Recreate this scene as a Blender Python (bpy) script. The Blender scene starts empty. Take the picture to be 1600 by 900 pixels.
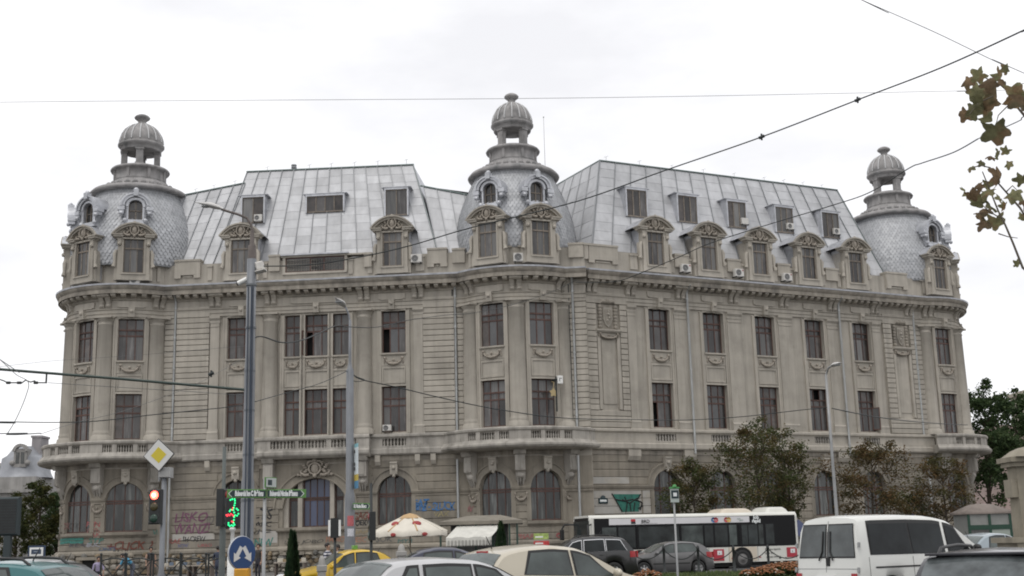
import bpy, bmesh, math, random
from mathutils import Matrix, Vector
R_ = math.radians
random.seed(7)
S = bpy.context.scene
COL = S.collection

# ------------------------------------------------------------------ camera
F, PITCH, ROLL, CZ = 1928.74, 0.20556, 0.026156, 1.5
cp, sp, cr, sr = math.cos(PITCH), math.sin(PITCH), math.cos(ROLL), math.sin(ROLL)
cam = bpy.data.cameras.new('camera'); cam.sensor_width = 36; cam.lens = 36*F/1600; cam.clip_end = 3000; cam.clip_start = .05
co = bpy.data.objects.new('camera', cam); COL.objects.link(co); S.camera = co
_r = Vector((cr, sr*sp, -sr*cp)); _u = Vector((sr, -cr*sp, cr*cp)); _f = Vector((0, cp, sp))
co.matrix_world = Matrix(((_r.x, _u.x, -_f.x, 0), (_r.y, _u.y, -_f.y, 0), (_r.z, _u.z, -_f.z, CZ), (0, 0, 0, 1)))
def at(x, y, D):            # a point seen at photo pixel (x, y) and D metres out along the ground
    X = (x-800)/F; U = (450-y)/F
    xx = X*cr+U*sr; u = -X*sr+U*cr
    r = Vector((xx, cp-u*sp, sp+u*cp)); k = D/r.y
    return Vector((r.x*k, D, CZ+r.z*k))
def px(x, D, y=850):        # the ground spot under that pixel column
    p = at(x, y, D); return Vector((p.x, D, 0))

# ------------------------------------------------------------------ sky, sun, exposure
world = bpy.data.worlds.new("World"); S.world = world; world.use_nodes = True
nt = world.node_tree; nt.nodes.clear()
N = nt.nodes.new; Lk = nt.links.new
sky = N('ShaderNodeTexSky'); sky.sky_type = 'NISHITA'; sky.sun_disc = False
SUN_EL, SUN_AZ = 62, 205
sky.sun_elevation = R_(SUN_EL); sky.sun_rotation = R_(SUN_AZ); sky.altitude = 80; sky.air_density = 1; sky.dust_density = 2
bg = N('ShaderNodeBackground'); bg.inputs['Strength'].default_value = 0.1
tc = N('ShaderNodeTexCoord'); mp = N('ShaderNodeMapping'); mp.inputs['Scale'].default_value = (1.6, 1.6, 4.2)
no = N('ShaderNodeTexNoise'); no.inputs['Scale'].default_value = 1.7; no.inputs['Detail'].default_value = 6; no.inputs['Roughness'].default_value = .55
rp = N('ShaderNodeValToRGB')
rp.color_ramp.elements[0].position = .36; rp.color_ramp.elements[0].color = (8.0, 8.0, 8.25, 1)
rp.color_ramp.elements[1].position = .72; rp.color_ramp.elements[1].color = (10.9, 10.85, 10.9, 1)
mx = N('ShaderNodeMixRGB'); mx.inputs['Fac'].default_value = .95
Lk(tc.outputs['Generated'], mp.inputs['Vector']); Lk(mp.outputs['Vector'], no.inputs['Vector']); Lk(no.outputs['Fac'], rp.inputs['Fac'])
Lk(sky.outputs['Color'], mx.inputs['Color1']); Lk(rp.outputs['Color'], mx.inputs['Color2'])
Lk(mx.outputs['Color'], bg.inputs['Color'])
wo = N('ShaderNodeOutputWorld'); Lk(bg.outputs['Background'], wo.inputs['Surface'])
sun = bpy.data.lights.new('sun', 'SUN'); sun.energy = 0.8; sun.angle = R_(26); sun.color = (1, .965, .91)
so = bpy.data.objects.new('sun', sun); COL.objects.link(so)
_az = R_(SUN_AZ); _el = R_(SUN_EL)
_d = Vector((math.sin(_az)*math.cos(_el), math.cos(_az)*math.cos(_el), math.sin(_el)))     # towards the sun
so.rotation_euler = _d.to_track_quat('Z', 'Y').to_euler(); so.location = _d*200
S.view_settings.view_transform = 'Standard'; S.view_settings.look = 'None'
S.cycles.filter_width = 1.9
S.view_settings.exposure = 0.25; S.view_settings.gamma = 1.0

# ------------------------------------------------------------------ materials
MATS = {}
def mat(name, col, rough=.8, metal=0., bump=0., bscale=20., var=.0, vscale=3., streak=0., rand=0., spec=.5, emit=None, estr=0., coat=0., col2=None, c2scale=.5, c2lo=.5, c2hi=.65, stretch=None, trans=0., soot=0.):
    if name in MATS: return MATS[name]
    m = bpy.data.materials.new(name); m.use_nodes = True; t = m.node_tree; b = t.nodes['Principled BSDF']
    n = t.nodes.new; l = t.links.new
    b.inputs['Roughness'].default_value = rough; b.inputs['Metallic'].default_value = metal
    b.inputs['Specular IOR Level'].default_value = spec
    b.inputs['Coat Weight'].default_value = coat; b.inputs['Coat Roughness'].default_value = .06
    if emit: b.inputs['Emission Color'].default_value = (*emit, 1); b.inputs['Emission Strength'].default_value = estr
    rgb = n('ShaderNodeRGB'); rgb.outputs[0].default_value = (*col, 1); cur = rgb.outputs[0]
    g = n('ShaderNodeNewGeometry')
    def noise(scale, detail=4, sc=None, rough_=.55):
        k = n('ShaderNodeTexNoise'); k.inputs['Scale'].default_value = scale; k.inputs['Detail'].default_value = detail; k.inputs['Roughness'].default_value = rough_
        if sc:
            mm = n('ShaderNodeMapping'); mm.inputs['Scale'].default_value = sc; l(g.outputs['Position'], mm.inputs['Vector']); l(mm.outputs['Vector'], k.inputs['Vector'])
        else: l(g.outputs['Position'], k.inputs['Vector'])
        return k.outputs['Fac']
    def mul(cur, fac, lo, hi, p0=.3, p1=.7):
        mr = n('ShaderNodeMapRange'); mr.inputs['From Min'].default_value = p0; mr.inputs['From Max'].default_value = p1
        mr.inputs['To Min'].default_value = lo; mr.inputs['To Max'].default_value = hi; l(fac, mr.inputs['Value'])
        mm = n('ShaderNodeMixRGB'); mm.blend_type = 'MULTIPLY'; mm.inputs['Fac'].default_value = 1; l(cur, mm.inputs['Color1']); l(mr.outputs['Result'], mm.inputs['Color2'])
        return mm.outputs['Color']
    if col2:
        mr = n('ShaderNodeMapRange'); mr.inputs['From Min'].default_value = c2lo; mr.inputs['From Max'].default_value = c2hi; l(noise(c2scale, 5, stretch), mr.inputs['Value'])
        mm = n('ShaderNodeMixRGB'); l(mr.outputs['Result'], mm.inputs['Fac']); l(cur, mm.inputs['Color1']); mm.inputs['Color2'].default_value = (*col2, 1); cur = mm.outputs['Color']
    if var: cur = mul(cur, noise(vscale, 6), 1-var, 1+var)
    if streak: cur = mul(cur, noise(1.0, 5, (2.6, 2.6, .16)), 1-streak, 1+streak*.6)
    if soot: cur = mul(cur, noise(1.0, 6, (2.2, 2.2, .11), .65), 1, 1-soot, .54, .72); cur = mul(cur, noise(.55, 5, None, .7), 1, 1-soot*.6, .56, .7)
    if rand:
        oi = n('ShaderNodeObjectInfo'); cur = mul(cur, oi.outputs['Random'], 1-rand, 1+rand, 0, 1)
    l(cur, b.inputs['Base Color'])
    if bump:
        bp = n('ShaderNodeBump'); bp.inputs['Strength'].default_value = bump; bp.inputs['Distance'].default_value = .02
        l(noise(bscale, 5), bp.inputs['Height']); l(bp.outputs['Normal'], b.inputs['Normal'])
    if trans:
        tl = n('ShaderNodeBsdfTranslucent'); l(cur, tl.inputs['Color']); ms = n('ShaderNodeMixShader'); ms.inputs[0].default_value = trans
        l(b.outputs[0], ms.inputs[1]); l(tl.outputs[0], ms.inputs[2]); l(ms.outputs[0], t.nodes['Material Output'].inputs['Surface'])
    MATS[name] = m; return m
STONE = mat('stone', (.405, .375, .325), .9, bump=.5, bscale=9, var=.08, vscale=.9, streak=.13, spec=.2, col2=(.30, .278, .242), c2scale=.35, c2lo=.54, c2hi=.85, soot=0.24)
STONE2 = mat('stone_course', (.415, .384, .332), .9, bump=.5, bscale=9, var=.08, vscale=1.2, streak=.11, rand=.07, spec=.2, col2=(.315, .29, .252), c2scale=.4, c2lo=.53, c2hi=.8, soot=0.2)
STONED = mat('stone_weathered', (.33, .30, .255), .92, bump=.6, bscale=10, var=.2, vscale=1.3, streak=.2, spec=.2, col2=(.16, .15, .135), c2scale=.7, c2lo=.5, c2hi=.72, soot=0.3)
STONEG = mat('stone_ground_floor_shaded', (.275, .248, .205), .9, bump=.5, bscale=8, var=.14, vscale=.8, streak=.14, rand=.06, spec=.2, col2=(.19, .175, .15), c2scale=.3, c2lo=.45, c2hi=.7, soot=0.32)  # base darkened to paint in sky shade low on the wall, besides grime
BALC = mat('stone_balcony', (.385, .362, .325), .9, bump=.5, bscale=9, var=.15, vscale=1.1, streak=.22, spec=.2, col2=(.25, .235, .21), c2scale=.8, c2lo=.52, c2hi=.75, soot=0.34)
ORN = mat('stone_ornament', (.33, .295, .25), .92, bump=.6, bscale=12, var=.2, vscale=5, spec=.2, soot=0.25)
GAPSHADE = mat('baluster_gap_shade', (.10, .09, .075), .95, spec=.1)  # dark tone standing in for the shade between balusters
LANT = mat('stone_lantern', (.31, .30, .295), .85, bump=.5, bscale=8, var=.2, vscale=1.5, streak=.15, spec=.2, col2=(.2, .2, .2), c2scale=1, c2lo=.5, c2hi=.7, soot=0.25)
ZINC = mat('zinc_sheet', (.495, .50, .512), .55, .12, bump=.15, bscale=2.5, var=.07, vscale=1.4, streak=.10, rand=.11, col2=(.43, .435, .445), c2scale=.6, c2lo=.45, c2hi=.7)
ZINCD = mat('zinc_seam', (.29, .30, .31), .55, .4)
ZINCR = mat('zinc_flashing', (.5, .51, .535), .5, .6, var=.2, vscale=2)
SLATE = mat('zinc_scale', (.43, .44, .455), .5, .15, var=.1, vscale=1.2)
SLATEB = mat('zinc_scale_dull', (.38, .39, .405), .55, .15, var=.1, vscale=1.2)
WOOD = mat('window_wood', (.085, .044, .034), .65, var=.3, vscale=4, rand=.25)
WOODA = mat('attic_wood', (.20, .17, .14), .75, var=.3, vscale=5, rand=.2)
PANE = mat('window_glass', (.060, .056, .054), .13, spec=.55, var=.3, vscale=1.2, rand=.6, col2=(.125, .12, .115), c2scale=2.2, c2lo=.52, c2hi=.7, stretch=(2.5, 2.5, .25))
PANEC = mat('window_glass_curtained', (.135, .132, .126), .3, spec=.5, rand=.5, col2=(.10, .10, .10), c2scale=3, c2lo=.45, c2hi=.6, stretch=(3, 3, .2))
PANEM = mat('window_glass_brownish', (.075, .063, .056), .16, spec=.5, var=.35, vscale=1.5, rand=.5, col2=(.05, .045, .043), c2scale=1.6, c2lo=.45, c2hi=.6)
PANER = mat('window_glass_reflecting', (.055, .056, .057), .08, spec=.75, var=.3, vscale=.8, rand=.4)
PANEG = mat('ground_window_glass', (.035, .037, .035), .14, spec=.6, rand=.6, col2=(.10, .105, .10), c2scale=2, c2lo=.5, c2hi=.65, stretch=(3, 3, .3))
PIPE = mat('galvanised_pipe', (.42, .43, .425), .4, .5, var=.15, vscale=1)
IRON = mat('dark_iron', (.03, .034, .034), .5, .3)
BLACK = mat('black_plastic', (.012, .012, .012), .45)
WHITEP = mat('white_paint', (.78, .78, .75), .45, var=.06, vscale=4)
GREYP = mat('grey_painted_steel', (.19, .20, .215), .5, .2, var=.14, vscale=1.5, streak=.15, rand=.06)
GALV = mat('galvanised_steel', (.30, .305, .305), .5, .4, var=.12, vscale=2)

# ------------------------------------------------------------------ object helpers
WM = {}
def put(name, data, mw, parent=None):
    o = bpy.data.objects.new(name, data); COL.objects.link(o)
    if parent is not None:
        o.parent = parent; o.matrix_basis = WM[parent.name].inverted() @ mw
    else: o.matrix_basis = mw
    WM[o.name] = mw.copy(); return o
def tag(o, label=None, cat=None, group=None, kind=None):
    if label: o['label'] = label
    if cat: o['category'] = cat
    if group: o['group'] = group
    if kind: o['kind'] = kind
    return o
def thing(name, label, cat, loc, rz=0, group=None):
    mw = Matrix.Translation(Vector(loc)) @ Matrix.Rotation(rz, 4, 'Z')
    return tag(put(name, None, mw), label, cat, group)
def copy_tree(o, mw, parent=None):
    c = o.copy(); COL.objects.link(c)
    c.parent = parent
    if parent is not None: c.matrix_basis = WM[parent.name].inverted() @ mw
    else: c.matrix_basis = mw
    WM[c.name] = mw.copy()
    rel = WM[o.name].inverted()
    for ch in [k for k in o.children]:
        copy_tree(ch, mw @ (rel @ WM[ch.name]), c)
    return c
class MB:
    def __init__(s): s.v = []; s.f = []; s.mi = []; s.sm = []; s.ks = []; s.k = 0
    def add(s, vs, fs, mi=0, smooth=False):
        b = len(s.v); s.v += [tuple(v) for v in vs]
        for f in fs: s.f.append([b+i for i in f]); s.mi.append(mi); s.sm.append(smooth); s.ks.append(s.k)
    def mesh(s, name, mats):
        me = bpy.data.meshes.new(name); me.from_pydata(s.v, [], s.f)
        for m in (mats if isinstance(mats, (list, tuple)) else [mats]): me.materials.append(m)
        me.polygons.foreach_set('material_index', s.mi); me.polygons.foreach_set('use_smooth', s.sm); me.update(); return me
    def build(s, name, mats, parent=None, mw=None, kind=None):
        if mw is None:                                   # world coordinates: centre the origin
            n = max(1, len(s.v)); c = Vector((sum(v[0] for v in s.v)/n, sum(v[1] for v in s.v)/n, min(v[2] for v in s.v) if s.v else 0))
            s.v = [(v[0]-c.x, v[1]-c.y, v[2]-c.z) for v in s.v]; mw = Matrix.Translation(c)
        o = put(name, s.mesh(name, mats), mw, parent)
        if kind: o['kind'] = kind
        return o
    def split(s, name, mats, parent=None):                # one object per piece key
        for key in dict.fromkeys(s.ks):
            m = MB(); ids = {}
            for f, k, mi, sm in zip(s.f, s.ks, s.mi, s.sm):
                if k != key: continue
                for i in f:
                    if i not in ids: ids[i] = len(m.v); m.v.append(s.v[i])
                m.f.append([ids[i] for i in f]); m.mi.append(mi); m.sm.append(sm); m.ks.append(k)
            m.build(name, mats, parent)
    # --- plain shapes in xyz
    def box(s, x0, x1, y0, y1, z0, z1, mi=0, T=None):
        vs = [Vector(p) for p in ((x0,y0,z0),(x1,y0,z0),(x1,y1,z0),(x0,y1,z0),(x0,y0,z1),(x1,y0,z1),(x1,y1,z1),(x0,y1,z1))]
        if T is not None: vs = [T @ v for v in vs]
        s.add(vs, [(0,3,2,1),(4,5,6,7),(0,1,5,4),(1,2,6,5),(2,3,7,6),(3,0,4,7)], mi)
    def cbox(s, x0, x1, y0, y1, z0, z1, c=.02, mi=0, T=None):   # box with chamfered front edges (front is -y)
        vs = [Vector(p) for p in ((x0,y1,z0),(x1,y1,z0),(x1,y1,z1),(x0,y1,z1),(x0,y0+c,z0),(x1,y0+c,z0),(x1,y0+c,z1),(x0,y0+c,z1),(x0+c,y0,z0+c),(x1-c,y0,z0+c),(x1-c,y0,z1-c),(x0+c,y0,z1-c))]
        if T is not None: vs = [T @ v for v in vs]
        s.add(vs, [(0,3,2,1),(0,1,5,4),(1,2,6,5),(2,3,7,6),(3,0,4,7),(4,5,9,8),(5,6,10,9),(6,7,11,10),(7,4,8,11),(8,9,10,11)], mi)
    def tube(s, pts, r, seg=8, mi=0, caps=True, smooth=True):
        pts = [Vector(p) for p in pts]; n = len(pts); rs = r if isinstance(r, (list, tuple)) else [r]*n
        vs = []; up0 = None
        for i, p in enumerate(pts):
            d = (pts[min(i+1, n-1)]-pts[max(i-1, 0)]).normalized()
            if up0 is None: up0 = Vector((0, 0, 1)) if abs(d.z) < .9 else Vector((1, 0, 0))
            a = d.cross(up0)
            if a.length < 1e-6: a = d.cross(Vector((.3, 1, .2)))
            a.normalize(); b = a.cross(d); up0 = b
            for k in range(seg):
                t = 2*math.pi*k/seg; vs.append(p+a*(math.cos(t)*rs[i])+b*(math.sin(t)*rs[i]))
        fs = [(i*seg+k, (i+1)*seg+k, (i+1)*seg+(k+1) % seg, i*seg+(k+1) % seg) for i in range(n-1) for k in range(seg)]
        s.add(vs, fs, mi, smooth)
        if caps: s.add(vs[:seg], [tuple(range(seg))], mi); s.add(vs[-seg:], [tuple(range(seg))[::-1]], mi)
    def lathe(s, prof, seg=24, a0=0, a1=2*math.pi, mi=0, T=None, smooth=True):   # prof: (r, z)
        full = abs(a1-a0-2*math.pi) < 1e-6; m = seg if full else seg+1
        vs = []
        for r, z in prof:
            for k in range(m):
                t = a0+(a1-a0)*k/seg; v = Vector((r*math.sin(t), -r*math.cos(t), z)); vs.append(T @ v if T is not None else v)
        fs = []
        for i in range(len(prof)-1):
            for k in range(seg):
                k2 = (k+1) % m; fs.append((i*m+k, i*m+k2, (i+1)*m+k2, (i+1)*m+k))
        s.add(vs, fs, mi, smooth)
    def sphere(s, c, r, mi=0, seg=8, T=None, sc=(1, 1, 1)):
        pr = [(math.sin(math.pi*i/6), -math.cos(math.pi*i/6)) for i in range(7)]; vs = []; c = Vector(c)
        for a, z in pr:
            for k in range(seg):
                t = 2*math.pi*k/seg; v = c+Vector((a*math.cos(t)*r*sc[0], a*math.sin(t)*r*sc[1], z*r*sc[2])); vs.append(T @ v if T is not None else v)
        s.add(vs, [(i*seg+k, i*seg+(k+1) % seg, (i+1)*seg+(k+1) % seg, (i+1)*seg+k) for i in range(6) for k in range(seg)], mi, True)
    # --- shapes in facade space (u along, z up, n out)
    def us(s, M, u0, u1, extra=()):
        n = max(1, math.ceil((u1-u0)/.32)) if M.curved else 1
        return sorted(set([u0+(u1-u0)*i/n for i in range(n+1)]+[e for e in extra if u0 < e < u1]))
    def ext(s, M, u0, u1, prof, mi=0, caps=True, smooth=False):        # closed profile [(n, z)] swept along u
        U = s.us(M, u0, u1); k = len(prof); vs = [M(u, z, n) for u in U for n, z in prof]
        fs = [(i*k+j, (i+1)*k+j, (i+1)*k+(j+1) % k, i*k+(j+1) % k) for i in range(len(U)-1) for j in range(k)]
        if caps: fs += [tuple(range(k)), tuple((len(U)-1)*k+j for j in range(k))[::-1]]
        s.add(vs, fs, mi, smooth)
    def ub(s, M, u0, u1, z0, z1, n0, n1, mi=0): s.ext(M, u0, u1, [(n0, z0), (n1, z0), (n1, z1), (n0, z1)], mi)
    def uc(s, M, u0, u1, z0, z1, n0, n1, c=.03, mi=0):                 # chamfered course
        s.ext(M, u0, u1, [(n0, z0), (n1-c, z0), (n1, z0+c), (n1, z1-c), (n1-c, z1), (n0, z1)], mi)
    def wall(s, M, u0, u1, z0, z1, ops=(), n=0, mi=0):
        cu = {u0, u1}; czs = {z0, z1}
        for o in ops: cu |= {o['u0'], o['u1']}; czs |= {o['z0'], o['z1']}
        U = []; cs = sorted(c for c in cu if u0-1e-6 <= c <= u1+1e-6)
        for a, b in zip(cs, cs[1:]): U += s.us(M, a, b)[:-1]
        U.append(cs[-1]); Z = sorted(c for c in czs if z0-1e-6 <= c <= z1+1e-6)
        for a, b in zip(U, U[1:]):
            for c, d in zip(Z, Z[1:]):
                mu, mz = (a+b)/2, (c+d)/2
                if any(o['u0'] < mu < o['u1'] and o['z0'] < mz < o['z1'] for o in ops): continue
                s.add([M(a, c, n), M(b, c, n), M(b, d, n), M(a, d, n)], [(0, 1, 2, 3)], mi)
        for o in ops:
            a, b, c, d = o['u0'], o['u1'], o['z0'], o['z1']; dep = o.get('dep', .35); w = b-a
            rise = o.get('rise', 0); K = 14 if rise else 1
            top = []
            for i in range(K+1):
                x = -1+2*i/K; uu = a+w*i/K
                if not rise: zz = d
                elif rise >= w/2-1e-3: zz = d-rise+rise*math.sqrt(max(0, 1-x*x))
                else:
                    rr = (w*w/4+rise*rise)/(2*rise); zz = d-rr+math.sqrt(rr*rr-(x*w/2)**2)
                top.append((uu, zz))
            if rise:
                for (ua, za), (ub_, zb) in zip(top, top[1:]):
                    s.add([M(ua, za, n), M(ub_, zb, n), M(ub_, d, n), M(ua, d, n)], [(0, 1, 2, 3)], mi)
            loop = [(a, c)]+[(uu, zz) for uu, zz in top]+[(b, c)]
            if M.curved:
                kk = max(1, math.ceil(w/.32)); loop += [(b-w*i/kk, c) for i in range(1, kk)]
            L_ = len(loop)
            vs = [M(u, z, n) for u, z in loop]+[M(u, z, n-dep) for u, z in loop]
            s.add(vs, [(i, i+L_, (i+1) % L_+L_, (i+1) % L_) for i in range(L_)], mi)
    def arch(s, M, uc_, zc, r0, r1, n0, n1, a0=0, a1=180, seg=18, mi=0, ez=1.0):   # ring band following an arch
        vs = []
        for i in range(seg+1):
            t = R_(a0+(a1-a0)*i/seg)
            for r, n in ((r0, n0), (r1, n0), (r1, n1), (r0, n1)): vs.append(M(uc_-r*math.cos(t), zc+r*math.sin(t)*ez, n))
        fs = [(i*4+j, (i+1)*4+j, (i+1)*4+(j+1) % 4, i*4+(j+1) % 4) for i in range(seg) for j in range(4)]
        fs += [(0, 1, 2, 3), (seg*4+3, seg*4+2, seg*4+1, seg*4)]
        s.add(vs, fs, mi)
class Wing:
    curved = False
    def __init__(s, o, a, dz=0): s.o = Vector((*o, 0)); s.t = Vector((math.cos(a), math.sin(a), 0)); s.nn = Vector((math.sin(a), -math.cos(a), 0)); s.dz = dz
    def __call__(s, u, z, n=0): p = s.o+s.t*u+s.nn*n; return Vector((p.x, p.y, z+s.dz))
    def frame(s, u, z, n=0):
        p = s(u, z, n); return Matrix(((s.t.x, -s.nn.x, 0, p.x), (s.t.y, -s.nn.y, 0, p.y), (0, 0, 1, p.z), (0, 0, 0, 1)))
class Drum:
    curved = True
    def __init__(s, c, r, dz=.004): s.c = Vector((*c, 0)); s.r = r; s.dz = dz
    def __call__(s, u, z, n=0): a = u/s.r; q = s.r+n; return Vector((s.c.x+q*math.sin(a), s.c.y-q*math.cos(a), z+s.dz))
    def U(s, deg): return R_(deg)*s.r
    def frame(s, u, z, n=0):
        a = u/s.r; t = Vector((math.cos(a), math.sin(a), 0)); nn = Vector((math.sin(a), -math.cos(a), 0)); p = s(u, z, n)
        return Matrix(((t.x, -nn.x, 0, p.x), (t.y, -nn.y, 0, p.y), (0, 0, 1, p.z), (0, 0, 0, 1)))
XYZ = Wing((0, 0), 0)
def text_mesh(body, size, m, extrude=.0, shear=0., space=1., bold=0.):
    cu = bpy.data.curves.new('lettering', 'FONT'); cu.body = body; cu.size = size; cu.align_x = 'CENTER'; cu.align_y = 'CENTER'
    cu.extrude = extrude; cu.shear = shear; cu.space_character = space; cu.offset = bold; cu.resolution_u = 2
    o = bpy.data.objects.new('lettering', cu); me = bpy.data.meshes.new_from_object(o)
    bpy.data.objects.remove(o); bpy.data.curves.remove(cu)
    me.materials.clear(); me.materials.append(m); return me
def face_mw(p, t, n):      # text plane: x along t, y up, z out along n
    t = Vector(t).normalized(); n = Vector(n).normalized(); up = n.cross(t)
    return Matrix(((t.x, up.x, n.x, p[0]), (t.y, up.y, n.y, p[1]), (t.z, up.z, n.z, p[2]), (0, 0, 0, 1)))

# ================================================================== THE UNIVERSITY BUILDING
AL, AR = -0.0875356, 0.4588712
WL = Wing((4.25026, 85), AL); WR = Wing((4.25026, 85), AR, -.004)
CC = (0.33, 88.5); CL = (-28.35, 91.0); CR = (33.0, 104.0)
DC, DL, DR = Drum(CC, 4.6), Drum(CL, 4.6), Drum(CR, 4.6)
B = thing('university_building', 'long grey stone palace with three corner domes and zinc mansard roofs', 'building', (2, 92, 0))
SEG = [('L', WL, -30.2, .92), ('C', DC, DC.U(-56), DC.U(46)), ('R', WR, .9, 32.9), ('LF', DL, DL.U(-178), DL.U(48)), ('RT', DR, DR.U(4), DR.U(176))]

# --- shared small meshes (local: x right, y into the wall, z up)
def window_mesh(w, h, cols, rows, bar=.07, fr=.11, dep=.10):
    """cols: fractions; rows: heights from the bottom; returns frame mesh and pane rects"""
    m = MB(); m.box(-w/2, -w/2+fr, 0, dep, 0, h); m.box(w/2-fr, w/2, 0, dep, 0, h); m.box(-w/2+fr, w/2-fr, 0, dep, 0, fr); m.box(-w/2+fr, w/2-fr, 0, dep, h-fr, h)
    iw, ih = w-2*fr, h-2*fr; xs = [-w/2+fr]
    for c in cols: xs.append(xs[-1]+iw*c/sum(cols))
    zs = [fr]
    for r in rows: zs.append(zs[-1]+ih*r/sum(rows))
    for x in xs[1:-1]: m.box(x-bar/2, x+bar/2, .012, dep-.004, fr, h-fr)
    for i, z in enumerate(zs[1:-1]): m.box(-w/2+fr, w/2-fr, -.02 if i == len(rows)-2 else .006, dep-.008, z-bar*.75, z+bar*.75)
    # inner sashes: a thin lighter lip round every light
    pan = []
    for i, (a, b) in enumerate(zip(xs, xs[1:])):
        for j, (c, d) in enumerate(zip(zs, zs[1:])): pan.append((a-.03 if i == 0 else a+.012, b+.03 if i == len(xs)-2 else b-.012, c-.03 if j == 0 else c+.012, d+.03 if j == len(zs)-2 else d-.012))
    return m, pan
def pane_mesh(w, h):
    m = MB(); m.box(-w/2, w/2, 0, .02, 0, h); return m
WCACHE = {}
def window(M, u, z, w, h, cols=(1, 1, 1), rows=(6, 1.2, 2.6), dep=.26, kind='window', wood=None, pane=None, skip=(), label=None, par=None, fl=1):
    wood = wood or WOOD; key = (round(w, 3), round(h, 3), cols, rows, wood.name)
    if key not in WCACHE:
        m, pan = window_mesh(w, h, cols, rows)
        fm = m.mesh(kind, wood); pm = {}; big = []; small = MB()
        for (a, b, c, d) in pan:
            if d-c > .62:
                kk = (round(b-a, 3), round(d-c, 3))
                if kk not in pm: pm[kk] = pane_mesh(*kk)
                big.append((kk, (a+b)/2, c))
            else: small.box(a, b, .05, .07, c, d)
        WCACHE[key] = (fm, pm, big, small, {})
    fm, pm, big, small, pmesh = WCACHE[key]
    mw = M.frame(u, z, -dep)
    o = put(kind, fm, mw, par or B)
    if label: o['label'] = label
    wts = random.choice(((6, 2, 1, 1), (2, 6, 1, 1), (5, 1, 3, 1), (3, 2, 1, 3)))
    for i, (kk, x, zz) in enumerate(big):
        if i in skip: continue
        p = pane or random.choices((PANE, PANEM, PANER, PANEC), wts)[0]
        if (kk, p.name) not in pmesh: pmesh[(kk, p.name)] = pm[kk].mesh('pane', p)
        put('pane', pmesh[(kk, p.name)], mw @ Matrix.Translation((x, .045, zz)), o)
    if small.v:
        p = pane or PANE
        if ('s', p.name) not in pmesh: pmesh[('s', p.name)] = small.mesh('transom_light', p)
        put('transom_light', pmesh[('s', p.name)], mw, o)['kind'] = 'stuff'
    return o
# swag panel: a hanging garland with rosettes
_m = MB()
_m.tube([(-.62, -.03, .42), (-.5, -.05, .2), (-.28, -.07, .06), (0, -.08, .02), (.28, -.07, .06), (.5, -.05, .2), (.62, -.03, .42)], [.05, .07, .1, .12, .1, .07, .05], 7)
for sx in (-1, 1):
    _m.sphere((sx*.62, -.05, .44), .11, seg=7); _m.tube([(sx*.66, -.03, .4), (sx*.7, -.04, .2), (sx*.66, -.03, .03)], [.06, .05, .03], 6); _m.sphere((sx*.3, -.1, .2), .06, seg=6)
_m.sphere((0, -.1, .3), .09, seg=7)
SWAG = _m.mesh('swag', ORN)
# cartouche: a shield with scrolls and leaves
def cartouche_mb(s=1.0):
    m = MB()
    m.sphere((0, -.06*s, .5*s), .33*s, seg=10, sc=(.85, .45, 1.15)); m.arch(Wing((0, 0), 0), 0, .5*s, .33*s, .42*s, .0, .2*s, -180, 180, 18)
    for sx in (-1, 1):
        m.tube([(sx*.1*s, -.1*s, 1.0*s), (sx*.35*s, -.12*s, .98*s), (sx*.5*s, -.1*s, .8*s), (sx*.42*s, -.08*s, .66*s)], [.08*s, .09*s, .07*s, .04*s], 7)
        m.tube([(sx*.36*s, -.1*s, .1*s), (sx*.6*s, -.12*s, .06*s), (sx*.85*s, -.1*s, .16*s), (sx*.95*s, -.06*s, .34*s), (sx*.8*s, -.06*s, .42*s)], [.11*s, .12*s, .1*s, .07*s, .04*s], 7)
        for i, (x, z, a) in enumerate(((.52, .42, .4), (.66, .58, .7), (.62, .3, .1), (.86, .08, -.2), (1.08, .1, -.3), (.46, .92, 1.1), (.74, .74, .8))):
            m.sphere((sx*x*s, -.07*s, z*s), .12*s, seg=6, sc=(1.2, .6, .8))
    m.sphere((0, -.14*s, 1.05*s), .15*s, seg=8, sc=(1, .8, 1)); m.sphere((0, -.12*s, .02*s), .14*s, seg=8)
    return m
CART = cartouche_mb(.95).mesh('cartouche', ORN)
# bracket (console) under the cornice
_m = MB(); _m.ext(XYZ, -.17, .17, [(0, 0), (.12, .02), (.2, .14), (.16, .3), (.24, .5), (.42, .72), (.62, .82), (.62, .98), (0, .98)])
_m.ext(XYZ, -.11, .11, [(.13, .05), (.24, .14), (.21, .3), (.29, .48), (.2, .3)])
BRACKET = _m.mesh('bracket', STONE)
_m = MB()
_m.lathe([(.0, 0), (.09, 0), (.09, .05), (.055, .08), (.085, .2), (.1, .27), (.05, .42), (.045, .47), (.085, .5), (.085, .56), (0, .56)], 8)
BALUSTER = _m.mesh('baluster', BALC)
def column_mesh(r, z0=9.3, z1=18.15):
    h = z1-z0
    m = MB(); m.lathe([(r*1.28, 0), (r*1.28, .22), (r*1.24, .24), (r*1.25, .36), (r*1.1, .42), (r*1.06, .5), (r*1.12, .6), (r*1.02, .68), (r, .8), (r*.99, h*.35), (r*.9, h-.62), (r*.97, h-.58), (r*.97, h-.5), (r*.9, h-.48), (r*.9, h-.36), (r*1.0, h-.3), (r*1.15, h-.16), (r*1.15, h-.13)], 28)
    m.box(-r*1.22, r*1.22, -r*1.22, r*1.22, h-.13, h); return m.mesh('column', STONE)
COLM = column_mesh(.56); COLD = column_mesh(.60)
def column(M, u, n, me): put('column', me, M.frame(u, 9.3, n), B)
CUT = {}
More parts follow.
